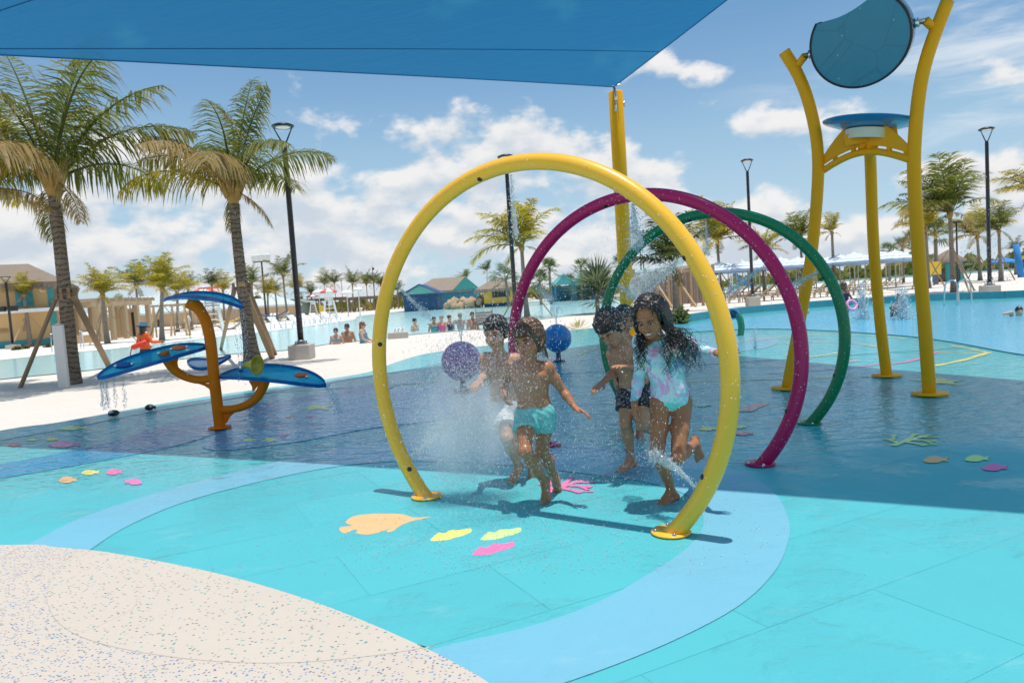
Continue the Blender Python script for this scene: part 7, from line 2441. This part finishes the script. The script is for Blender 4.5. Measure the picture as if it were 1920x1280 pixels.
# ------------------------------------------------------------------ people farther off, same way of building, coarser
def far_person(label, loc, hgt_, yaw, skin, hairm, wear, pose=None, hair='short', name='person', build=1.0, h=.016, group=None, glasses=False):
    """standing figure of height hgt_ with its feet at loc, turned by yaw (0 = facing the camera)"""
    sc = hgt_ / 1.24
    loc = np.asarray(loc, float)
    ca, sa = math.cos(yaw), math.sin(yaw)
    W = lambda x, y, z: loc + V(x * ca - y * sa, x * sa + y * ca, z) * 1.0
    pose = pose or {}
    adult = hgt_ > 1.5
    hs = .80 if adult else .95
    f = V(sa, -ca, 0)
    q = lambda k, d: W(*(np.array(pose.get(k, d)) * hgt_))
    hM = frame(nrm(f + V(0, 0, pose.get('nod', -.05))), V(0, 0, 1))
    J = dict(head=q('head', (0, -.005, .925)), hM=hM, hs=hs, neck=q('neck', (0, .01, .825)), shL=q('shL', (.098, .01, .805)), shR=q('shR', (-.098, .01, .805)),
             hipL=q('hipL', (.05, 0, .50)), hipR=q('hipR', (-.05, 0, .50)), fsign=1, build=build * (.92 if adult else 1.),
             elL=q('elL', (.145, .02, .64)), elR=q('elR', (-.145, .02, .64)), wrL=q('wrL', (.15, -.04, .50)), wrR=q('wrR', (-.15, -.04, .50)),
             knL=q('knL', (.055, -.01, .28)), knR=q('knR', (-.055, -.01, .28)), anL=q('anL', (.055, .01, .045)), anR=q('anR', (-.055, .01, .045)),
             ftL=(f, V(0, 0, -1)), ftR=(f, V(0, 0, -1)))
    J['hdL'] = (nrm(np.asarray(J['wrL']) - J['elL']), nrm(np.cross(f, V(0, 0, 1))), 1, .3, .1)
    J['hdR'] = (nrm(np.asarray(J['wrR']) - J['elR']), nrm(-np.cross(f, V(0, 0, 1))), -1, .3, .1)
    t = thing(name, label, 'person', tuple(loc), 0, group)
    lo, hi = bounds(J, .2)
    S = SDF(lo, hi, h)
    D = add_body(S, J, sc)
    P = add_head(S, np.asarray(J['head']), hM, sc * hs, False)
    link_mesh('body', local(S.mesh('body', 1), t), skin, t)
    S2 = SDF(np.asarray(J['head']) - .25, np.asarray(J['head']) + .25, h * .8)
    S2.ell(P(0, -.014, .026), np.array([.080, .098, .092]) * sc * hs, hM, .01)
    if hair == 'long':
        S2.cap(P(0, -.06, .02), P(0, -.075, -.15), .062 * sc * hs, .045 * sc * hs, .02)
    if hair == 'bun': S2.ell(P(0, -.10, .06), np.array([.04, .04, .04]) * sc * hs, hM, .02)
    S2.ell(P(0, .10, -.05), np.array([.085, .085, .085]) * sc * hs, hM, .01, 's')
    if hair != 'long': S2.clip(P(0, 0, -.05), -hM[2])
    link_mesh('hair', local(S2.mesh('hair', 1), t), hairm, t)
    for kind, mat in wear:
        Sw = SDF(lo, hi, h)
        J2 = {k: v for k, v in J.items() if not k.startswith(('hd', 'ft'))}
        arms_, legs_ = kind in ('shirt',), kind in ('trousers', 'trunks')
        Dw = add_body(Sw, J2, sc, arms_, legs_)
        Sw.d -= .012
        if kind == 'trunks':
            Sw.clip(D['lerp'](.16), D['up']); Sw.clip(np.asarray(J['knL']) * .45 + np.asarray(J['hipL']) * .55, V(0, 0, -1))
        elif kind == 'trousers':
            Sw.clip(D['lerp'](.22), D['up']); Sw.clip(np.asarray(J['anL']) + V(0, 0, .03), V(0, 0, -1))
        elif kind == 'shirt':
            Sw.clip(D['lerp'](.12), -D['up']); Sw.clip(D['lerp'](1.06), D['up'])
        elif kind == 'onepiece':
            Sw.clip(D['pel'] - V(0, 0, .06 * sc), -D['up']); Sw.clip(D['lerp'](.80), D['up'])
        elif kind == 'top':
            Sw.clip(D['lerp'](.62), -D['up']); Sw.clip(D['lerp'](.82), D['up'])
        elif kind == 'briefs':
            Sw.clip(D['lerp'](.14), D['up']); Sw.clip(D['pel'] - V(0, 0, .06 * sc), -D['up'])
        link_mesh({'trunks': 'swim_shorts', 'trousers': 'trousers', 'shirt': 'shirt', 'onepiece': 'swimsuit', 'top': 'bikini_top', 'briefs': 'bikini_bottom'}[kind], local(Sw.mesh(kind, 1), t), mat, t)
    if glasses:
        mb = MB()
        for s in (-1, 1): mb.ball(P(.032 * s, .085, -.01), np.array([.024, .012, .018]) * sc * hs, 10, 6)
        mb.tube([P(-.07, .0, -.005), P(-.055, .075, -.005), P(.055, .075, -.005), P(.07, .0, -.005)], .005 * sc, 5)
        mb.build('sunglasses', M_BLACK, t, True)
    return t, J, P, D
SKA, SKB, SKC = m_skin('skin adult tan', (.40, .24, .155), .3), m_skin('skin adult pale', (.56, .36, .27), .3), m_skin('skin adult brown', (.24, .13, .08), .3)
M_NAVYC = pm('navy cloth', (.018, .035, .085), .8, .15, 6, .3, 40)
M_ORNG = pm('orange cloth', (.78, .13, .02), .75, .1, 6, .3, 30)
M_PRINT = m_shorts('blue printed cloth', (.03, .12, .22), (.25, .42, .50))
M_PINKC = pm('pink cloth', (.72, .12, .28), .7, .15, 8)
M_TEALC = pm('teal cloth', (.06, .24, .28), .7, .15, 8)
H_RED, H_GREY = m_hair('auburn hair', (.20, .075, .028)), m_hair('grey hair', (.20, .19, .18))
# lifeguard with hat and rescue tube, wading at the near edge of the lagoon
b = at(271, 640, 21.)
zt = at(266, 606, 21.)[2]
LG, J, P, D = far_person('lifeguard in an orange shirt and blue hat holding a red rescue tube', (b[0], 21., zt - 1.66), 1.64, R(150), SKC, H_BLK, [('shirt', M_ORNG), ('trousers', M_NAVYC)],
                         dict(elL=(.16, .03, .66), wrL=(.11, -.10, .60), elR=(-.17, -.03, .67), wrR=(-.20, -.16, .66)), 'long', build=1.12, h=.014)
sc = 1.64 / 1.24 * .8
mb = MB()
M_HAT = pm('blue hat cloth', (.035, .13, .22), .8, .12, 10)
hm = np.asarray(J['hM'])
mb.lathe([(.185 * sc, .02), (.19 * sc, .03), (.10 * sc, .055), (.095 * sc, .13), (.07 * sc, .155), (0, .16)], P(0, -.01, .02), 20, True, nrm(hm[2] + hm[1] * .1))
mb.build('hat', M_HAT, LG, True)
st = MB()
st.tube([D['lerp'](.98) + D['sx'] * .09 + D['fw'] * -.06, D['lerp'](.6) - D['fw'] * .105, D['lerp'](.30) - D['sx'] * .10 - D['fw'] * .06], .018, 6)
st.build('strap', M_BLACK, LG, True)
rt = thing('rescue_tube', 'red foam rescue tube held under the arm of the lifeguard', 'rescue tube', tuple(at(258, 645, 20.9)))
q0, q1 = at(247, 652, 20.75), at(276, 640, 20.85)
MB().tube([q0, q0 + (q1 - q0) * .06, q0 + (q1 - q0) * .5, q0 + (q1 - q0) * .95, q1], [.05, .075, .08, .075, .05], 14).build('foam', pm('red foam', (.70, .045, .02), .55, .08, 6), rt, True)
MB().tube([q0, q0 + V(-.05, 0, -.15), q0 + V(-.08, 0, -.38)], .012, 6).build('cord', M_BLACK, rt, True)
MB().tube([q0 + V(-.08, 0, -.36), q0 + V(-.085, 0, -.46)], .025, 6).build('clip', M_BLACK, rt, True)
# bathers in the lagoon
def bather(label, px, pyh, Y, H, yaw, skin, hairm, wear, **kw):
    hz = at(px, pyh, Y)
    return far_person(label, (hz[0], Y, hz[2] - H), H, yaw, skin, hairm, wear, **kw)
bather('woman in sunglasses and a printed bikini wading left of the man', 629, 614, 25., 1.62, .1, SKB, H_BLK, [('top', M_PRINT), ('briefs', M_PRINT)], hair='bun', glasses=True)
bather('bare chested man in sunglasses wading between the two women', 650, 606, 25.6, 1.78, -.1, SKA, H_BLK, [('trunks', M_PRINT)], build=1.1, glasses=True, pose=dict(wrR=(-.09, -.09, .50)))
bather('auburn haired woman in a printed swimsuit seen from the side in the lagoon', 679, 602, 24.6, 1.66, R(80), SKB, H_RED, [('onepiece', M_PRINT)], hair='long', build=1.2, glasses=True, pose=dict(elL=(.13, -.04, .64), wrL=(.10, -.17, .56), elR=(-.13, -.04, .64), wrR=(-.10, -.17, .56)))
bather('man wading alone just inside the yellow hoop', 777, 596, 31., 1.75, R(60), SKB, H_BLK, [('trunks', M_NAVYC)])
bather('person in a dark teal swimsuit wading left of the pink one', 813, 593, 29., 1.6, R(20), SKA, H_BLK, [('onepiece', M_TEALC)], hair='long')
bather('person in a pink swimsuit wading in the group', 827, 591, 29., 1.58, R(-30), SKB, H_GREY, [('onepiece', M_PINKC)], hair='bun')
bather('woman in a navy swimsuit wading right of the pink one', 842, 590, 29.5, 1.62, R(40), SKB, H_BLK, [('onepiece', M_NAVYC)], hair='bun')
bather('bare backed man with a hand on his hip in the lagoon', 862, 586, 30., 1.80, R(170), SKB, H_GREY, [('trunks', M_NAVYC)], pose=dict(elR=(-.21, .05, .66), wrR=(-.10, .02, .54), elL=(.21, .05, .66), wrL=(.10, .02, .54)))
bather('man wading beside the grey chair back', 885, 584, 29., 1.74, R(30), SKA, H_BLK, [('trunks', M_TEALC)])
# people at the shallow pool on the right
b = gr(1587, 594)
GB, J, P, D = far_person('girl with long brown hair in a navy swimsuit behind the green hoop', (at(1583, 560, 19.)[0], 19., at(1583, 529, 19.)[2] - 1.22), 1.22, R(25), SKC, H_BRN, [('onepiece', M_NAVYC)], dict(elR=(-.15, -.04, .64), wrR=(-.17, -.16, .52), elL=(.15, -.05, .66), wrL=(.19, -.15, .50)), 'long', h=.012)
q = at(1597, 572, 18.8)
pk = thing('swim_ring', 'pink inflatable ring by the girl in the navy swimsuit', 'swim ring', tuple(q))
MB().tube([V(.12 * math.cos(a), .05 * math.sin(a), .12 * math.sin(a)) for a in np.linspace(0, 2 * math.pi, 20)], .04, 8).build('tube', pm('pink vinyl', (.80, .35, .55), .3, .05, 4), pk)
def swimmer(label, px, py, Y, skin, hm_, hs=.14, shirt=None, arm=None):
    c = at(px, py, Y)
    c[2] = max(c[2], hs * .55)
    t = thing('person', label, 'person', tuple(c))
    S = SDF(c - .75, c + .75, .018)
    hM = frame(nrm(V(-.3, -1, 0)), V(0, 0, 1))
    P = add_head(S, c, hM, hs / .1 * .72, False)
    S.cap(c + V(0, .02, -.1), c + V(0, .05, -.30), .06, .14, .05)
    S.cap(c + V(-.16, .05, -.28), c + V(.16, .05, -.28), .08, .08, .05)
    S.cap(c + V(0, .1, -.3), c + V(.05, .35, -.5), .13, .12, .05)
    if arm is not None:
        S.cap(c + V(-.16, .05, -.28), c + arm * .5, .05, .045, .03); S.cap(c + arm * .5, c + arm, .045, .03, .02)
    link_mesh('body', local(S.mesh('body', 1), t), skin, t)
    S2 = SDF(c - .3, c + .3, .014)
    S2.ell(P(0, -.014, .026), np.array([.078, .097, .090]) * hs / .1 * .72, hM, .01)
    S2.ell(P(0, .10, -.05), np.array([.085, .085, .085]) * hs / .1 * .72, hM, .01, 's')
    link_mesh('hair', local(S2.mesh('hair', 1), t), hm_, t)
    return t
swimmer('child in the shallow pool splashed between the right bucket tower legs', 1685, 557, 20., SKC, H_BLK, .13)
swimmer('swimmer with a dark wet head at the right edge of the shallow pool', 1911, 583, 17.5, SKB, H_BLK, .15, arm=V(-.45, -.1, -.04))
swimmer('child behind the magenta hoop at the pool edge', 1502, 566, 20., SKB, H_BLK, .13)
b = gr(352, 627)
far_person('person in white clothes sitting far off behind the orange stem', at(351, 597, 62.) * V(1, 1, 0) + V(0, 0, -.1), 1.6, .5, SKB, H_BLK, [('shirt', M_WHITEP), ('trousers', M_WHITEP)], h=.03)
# ------------------------------------------------------------------ running and spraying water
def m_drop():
    t = NT('water drops')
    d = t.n('ShaderNodeBsdfDiffuse'); t.inp(d.inputs[0], (.93, .95, .97, 1))
    tl = t.n('ShaderNodeBsdfTranslucent'); t.inp(tl.inputs[0], (.93, .95, .97, 1))
    g = t.n('ShaderNodeBsdfGlossy'); g.inputs['Roughness'].default_value = .12
    r = t.n('ShaderNodeBsdfTransparent')
    m0 = t.n('ShaderNodeMixShader'); m0.inputs[0].default_value = .5
    t.l(d.outputs[0], m0.inputs[1]); t.l(tl.outputs[0], m0.inputs[2])
    m1 = t.n('ShaderNodeMixShader'); m1.inputs[0].default_value = .3
    t.l(m0.outputs[0], m1.inputs[1]); t.l(g.outputs[0], m1.inputs[2])
    m2 = t.n('ShaderNodeMixShader'); m2.inputs[0].default_value = .18
    t.l(m1.outputs[0], m2.inputs[1]); t.l(r.outputs[0], m2.inputs[2])
    t.l(m2.outputs[0], t.out.inputs[0])
    return t.m
M_DROP = m_drop()
def m_jet():
    t = NT('water jet')
    s = t.n('ShaderNodeBsdfGlossy'); s.inputs['Roughness'].default_value = .06
    d = t.n('ShaderNodeBsdfDiffuse'); t.inp(d.inputs[0], (.90, .94, .96, 1))
    r = t.n('ShaderNodeBsdfTransparent'); t.inp(r.inputs[0], (.93, .97, .98, 1))
    m1 = t.n('ShaderNodeMixShader'); m1.inputs[0].default_value = .45
    t.l(d.outputs[0], m1.inputs[1]); t.l(s.outputs[0], m1.inputs[2])
    m2 = t.n('ShaderNodeMixShader')
    t.l(t.step(t.noise(38, 5, .7, stretch=(1, 1, .5)), .36, .62, .92, .45), m2.inputs[0])
    t.l(m1.outputs[0], m2.inputs[1]); t.l(r.outputs[0], m2.inputs[2])
    t.l(m2.outputs[0], t.out.inputs[0])
    return t.m
M_JET = m_jet()
_oct_v = np.array([(1, 0, 0), (-1, 0, 0), (0, 1, 0), (0, -1, 0), (0, 0, 1), (0, 0, -1)], float)
_oct_f = np.array([(0, 2, 4), (2, 1, 4), (1, 3, 4), (3, 0, 4), (2, 0, 5), (1, 2, 5), (3, 1, 5), (0, 3, 5)])
def drops(pts, rad, stretch=None, name='droplets', parent=None, loc=None):
    pts = np.asarray(pts, float); n = len(pts)
    rad = np.asarray(rad, float)
    sc = np.repeat(rad[:, None], 3, 1)
    sc[:, 2] *= np.random.RandomState(n).uniform(.8, 2.4, n)
    v = pts[:, None, :] + _oct_v[None] * sc[:, None, :]
    f = (np.arange(n)[:, None, None] * 6 + _oct_f[None]).reshape(-1, 3)
    v = v.reshape(-1, 3)
    if parent is not None: v = v - np.array(parent.location)
    o = link_mesh(name, np_mesh(name, v, f, True), M_DROP, parent)
    o['kind'] = 'stuff'
    return o
r = np.random.RandomState(77)
def cloud_px(n, cx, cy, sx, sy, y0, y1, rmin, rmax, clipz=True, pw=2.2):
    px, py = r.normal(cx, sx, n), r.normal(cy, sy, n)
    Y = r.uniform(y0, y1, n)
    P = np.array([at(a, b, c) for a, b, c in zip(px, py, Y)])
    rd = rmin + (rmax - rmin) * r.rand(n) ** pw
    k = P[:, 2] > .03
    return P[k], rd[k]
# the plume from the low left nozzle and the fine spray round the children
sets = [cloud_px(9500, 875, 800, 62, 85, 4.1, 5.0, .0009, .0032), cloud_px(4200, 940, 705, 60, 70, 4.0, 4.6, .0009, .0034), cloud_px(2600, 860, 690, 34, 40, 4.2, 5.2, .0010, .0028),
        cloud_px(2600, 1010, 870, 110, 60, 3.9, 4.6, .0009, .0030), cloud_px(1900, 1060, 760, 190, 130, 3.9, 5.0, .0008, .0028), cloud_px(900, 1165, 610, 45, 45, 4.6, 5.0, .0010, .0030),
        cloud_px(700, 1225, 650, 60, 80, 3.9, 4.15, .0008, .0026), cloud_px(500, 1235, 840, 40, 60, 3.9, 4.15, .0010, .0030), cloud_px(900, 1150, 870, 60, 50, 4.3, 5.0, .0010, .0026),
        cloud_px(900, 900, 560, 150, 50, 4.2, 6., .0008, .0024), cloud_px(700, 1190, 480, 30, 60, 4.2, 5., .0010, .0028)]
sp = drops(np.concatenate([s[0] for s in sets]), np.concatenate([s[1] for s in sets]), name='water_spray')
tag(sp, 'fine white water droplets filling the air round the running children', 'water spray', None, 'stuff')
Q = []
for k in range(3200):
    g = gr(r.normal(930, 210), r.uniform(880, 1075) if k % 3 else r.normal(985, 40), .0195)
    Q.append(g)
Q = np.array(Q)
v_ = r.uniform(.0010, .0034, len(Q))
o = drops(Q, v_, name='floor_drops')
tag(o, 'scattered water drops lying on the sunlit turquoise floor', 'water drops', None, 'stuff')
# soft mist inside the plume: a real cloud of tiny drops
def mist(label, c, rad, dens):
    c = np.asarray(c, float)
    mb = MB().ball((0, 0, 0), rad, 20, 14)
    m = bpy.data.materials.new('mist'); m.use_nodes = True
    nt = m.node_tree; nt.nodes.clear()
    out = nt.nodes.new('ShaderNodeOutputMaterial'); pv = nt.nodes.new('ShaderNodeVolumePrincipled')
    pv.inputs['Color'].default_value = (.97, .98, 1, 1); pv.inputs['Anisotropy'].default_value = 0
    tc = nt.nodes.new('ShaderNodeTexCoord')
    mp = nt.nodes.new('ShaderNodeMapping'); mp.inputs['Scale'].default_value = tuple(1 / np.asarray(rad))
    ln = nt.nodes.new('ShaderNodeVectorMath'); ln.operation = 'LENGTH'
    mr = nt.nodes.new('ShaderNodeMapRange'); mr.interpolation_type = 'SMOOTHSTEP'
    mr.inputs[1].default_value = 1.0; mr.inputs[2].default_value = .1; mr.inputs[3].default_value = 0; mr.inputs[4].default_value = dens
    no = nt.nodes.new('ShaderNodeTexNoise'); no.inputs['Scale'].default_value = 5; no.inputs['Detail'].default_value = 3
    mm = nt.nodes.new('ShaderNodeMath'); mm.operation = 'MULTIPLY'
    nr = nt.nodes.new('ShaderNodeMapRange'); nr.inputs[1].default_value = .35; nr.inputs[2].default_value = .65; nr.inputs[3].default_value = .4; nr.inputs[4].default_value = 1.4
    L = nt.links.new
    L(tc.outputs['Object'], mp.inputs[0]); L(mp.outputs[0], ln.inputs[0]); L(ln.outputs['Value'], mr.inputs[0])
    L(tc.outputs['Object'], no.inputs['Vector']); L(no.outputs[0], nr.inputs[0])
    L(mr.outputs[0], mm.inputs[0]); L(nr.outputs[0], mm.inputs[1]); L(mm.outputs[0], pv.inputs['Density']); L(pv.outputs[0], out.inputs[1])
    o = mb.build('mist', m)
    o.location = tuple(c)
    tag(o, label, 'mist', None, 'stuff')
mist('white mist hanging before the boys inside the yellow hoop', at(872, 805, 4.72), (.46, .27, .50), 4.6)
mist('thin mist in front of the boy in teal shorts', at(960, 720, 4.25), (.25, .12, .32), .8)
# jets out of the nozzles
def jet(label, p0, p1, sag, r0, r1, n=160, spread=None, cat='water jet', wob=.2, name='water_jet', body=1.0):
    p0, p1 = np.asarray(p0, float), np.asarray(p1, float)
    t = thing(name, label, cat, tuple(p0), 0, 'water jets of the splash pad')
    S = np.linspace(0, 1, 30)
    path = np.array([p0 + (p1 - p0) * s + V(0, 0, -sag * s * s + sag * s) for s in S])
    rad = r0 + (r1 - r0) * S ** 1.2
    k = max(4, int(len(S) * body))
    rr = rad[:k] * (1 + wob * np.sin(np.arange(k) * 2.1 + r.uniform(0, 6)) * np.linspace(.1, 1, k))
    rr[-3:] *= np.array([.8, .5, .15])
    MB().tube(path[:k], rr, 9).build('stream', M_JET, t, True)
    s = r.rand(n) ** .7
    q = np.array([p0 + (p1 - p0) * a + V(0, 0, -sag * a * a + sag * a) for a in s]) + r.normal(0, 1, (n, 3)) * ((spread or r1 * .9) * s[:, None] + r0)
    drops(q, r.uniform(.0015, .0042, n) * (p0[1] / 4.5) ** .6, name='droplets', parent=t)
    return t
def hoop_pt(i, ang, off=.07):
    cx, cy, zc, yaw, Rr = HOOPS[i]
    c, s = math.cos(ang), math.sin(ang)
    rr = Rr - off
    return V(cx + rr * c * math.cos(yaw), cy - rr * c * math.sin(yaw), zc + rr * s)
h0 = hoop_pt(0, R(171))
jet('water jet leaving the left side of the yellow hoop', at(744, 535, 4.98), at(806, 598, 4.8), .02, .007, .022, 120)
jet('thin water stream falling from the top of the yellow hoop', at(958, 325, 4.5), at(968, 450, 4.45), 0, .006, .020, 260, .022)
jet('fan of spray from the yellow hoop over the legs of the girl', at(1306, 915, 3.98), at(1216, 848, 4.12), .10, .006, .05, 420, .035, wob=.35)
jet('broad sheet of water from the right side of the yellow hoop above the girl', at(1281, 486, 3.86), at(1190, 545, 4.5), .03, .014, .075, 900, .05)
jet('spray plume from the low left nozzle of the yellow hoop', at(768, 858, 5.0), at(905, 760, 4.75), .08, .004, .05, 900, .10, body=.45)
jet('water jet from the left side of the magenta hoop', at(1000, 533, 6.35), at(1038, 566, 6.2), .02, .012, .035, 140)
jet('water falling from the top of the magenta hoop', at(1187, 383, 5.75), at(1194, 470, 5.75), 0, .012, .075, 520, .055)
jet('long water jet from the right side of the magenta hoop', at(1437, 497, 5.25), at(1362, 552, 5.6), .02, .010, .035, 200)
jet('water jet from the left side of the green hoop', at(1160, 535, 7.5), at(1196, 560, 7.3), .02, .014, .05, 200)
jet('thin stream falling from the top of the green hoop', at(1323, 412, 7.05), at(1327, 480, 7.05), 0, .007, .022, 160, .02)
jet('water jet from the right side of the green hoop', at(1533, 510, 6.6), at(1478, 542, 6.9), .02, .010, .04, 160)
jet('water arc pouring from the tip of the right blue leaf', at(611, 722, 8.1), at(640, 775, 8.1), .16, .02, .035, 260, .03)
# drips under the leaves
def drip(label, pts, y1, n=3, jx=14):
    t0 = np.asarray(pts[0])
    t = thing('water_drips', label, 'water', tuple(t0), 0, 'water dripping from the blue leaves')
    Q, rd = [], []
    for p in pts:
        for k in range(n):
            x = r.normal(0, .008, 2)
            ln = r.uniform(.6, 1.)
            for j in range(34):
                z = p[2] - (p[2] - y1) * ln * (j + r.rand()) / 34
                Q.append((p[0] + x[0] + r.normal(0, .004 + .01 * j / 34), p[1] + x[1] + r.normal(0, .006), z)); rd.append(r.uniform(.002, .006))
    drops(Q, rd, name='droplets', parent=t)
drip('water dripping from the tip of the left blue leaf', [at(x, y, 7.75) for x, y in ((186, 714), (192, 714), (200, 712), (214, 708), (228, 706), (196, 713))], .35)
drip('water dripping from the right end of the topmost blue leaf', [at(x, y, 8.2) for x, y in ((438, 578), (447, 578), (452, 579), (457, 580))], .5)
# fountains on the ground in the shallow pool, over the balls
def fountain(label, px, py, top, w, n, Y=None, rmax=.016, grp='bubbling ground fountains'):
    b = gr(px, py)
    h = hgt(px, top, b)
    t = thing('ground_fountain', label, 'fountain', tuple(b), 0, grp)
    s = r.rand(n)
    Q = np.stack([b[0] + r.normal(0, 1, n) * w * (1.1 - .75 * s), b[1] + r.normal(0, 1, n) * w * (1.1 - .75 * s), h * s ** 1.3 + .03], 1)
    drops(Q, r.uniform(.004, rmax, n), name='droplets', parent=t)
    for k in range(5):
        MB().tube([V(r.normal(0, w * .4), r.normal(0, w * .4), 0), V(r.normal(0, w * .4), r.normal(0, w * .4), h * .4), V(r.normal(0, w * .3), r.normal(0, w * .3), h * r.uniform(.6, .9))], [w * .4, w * .35, w * .08], 7).build('water_column', M_JET, t)
fountain('tall bubbling fountain left of the back bucket tower leg', 1618, 600, 532, .16, 900)
fountain('bubbling fountain between the right bucket tower legs', 1692, 600, 541, .17, 900)
fountain('tiny fountain in the pool right of the yellow hoop', 1417, 655, 610, .05, 120, None, .007)
for (px, py, Y, r_, lb) in ((865, 640, 10.2, .02, 'thin jets rising over the purple ball'), (1043, 607, 13.6, .02, 'thin jets rising over the blue ball')):
    b = at(px, py, Y)
    t = thing('ball_jets', lb, 'fountain', tuple(b), 0, 'jets on top of the spray balls')
    for k in range(5):
        a = k * 1.256
        P = [V(math.cos(a), math.sin(a), 0) * .12 * s + V(0, 0, 1.6 * s - 1.15 * s * s) * .55 for s in np.linspace(0, 1.1, 14)]
        MB().tube(P, [.006] * 14, 5).build('stream', M_JET, t)
    Q = r.normal(0, 1, (160, 3)) * V(.12, .12, .14) + np.array(b) + V(0, 0, .22)
    drops(Q, r.uniform(.002, .006, 160), name='droplets', parent=t)
# loose drops over the far pools, on the right
sets = [cloud_px(900, 1845, 480, 40, 70, 6., 9., .0015, .005), cloud_px(500, 1460, 640, 110, 60, 4.5, 7, .001, .003), cloud_px(420, 470, 620, 90, 60, 6., 8.5, .0015, .0035), cloud_px(500, 640, 560, 160, 120, 4.5, 7, .0008, .002)]
sp = drops(np.concatenate([s[0] for s in sets]), np.concatenate([s[1] for s in sets]), name='loose_droplets')
tag(sp, 'loose water droplets drifting over the pads and pools', 'water spray', None, 'stuff')
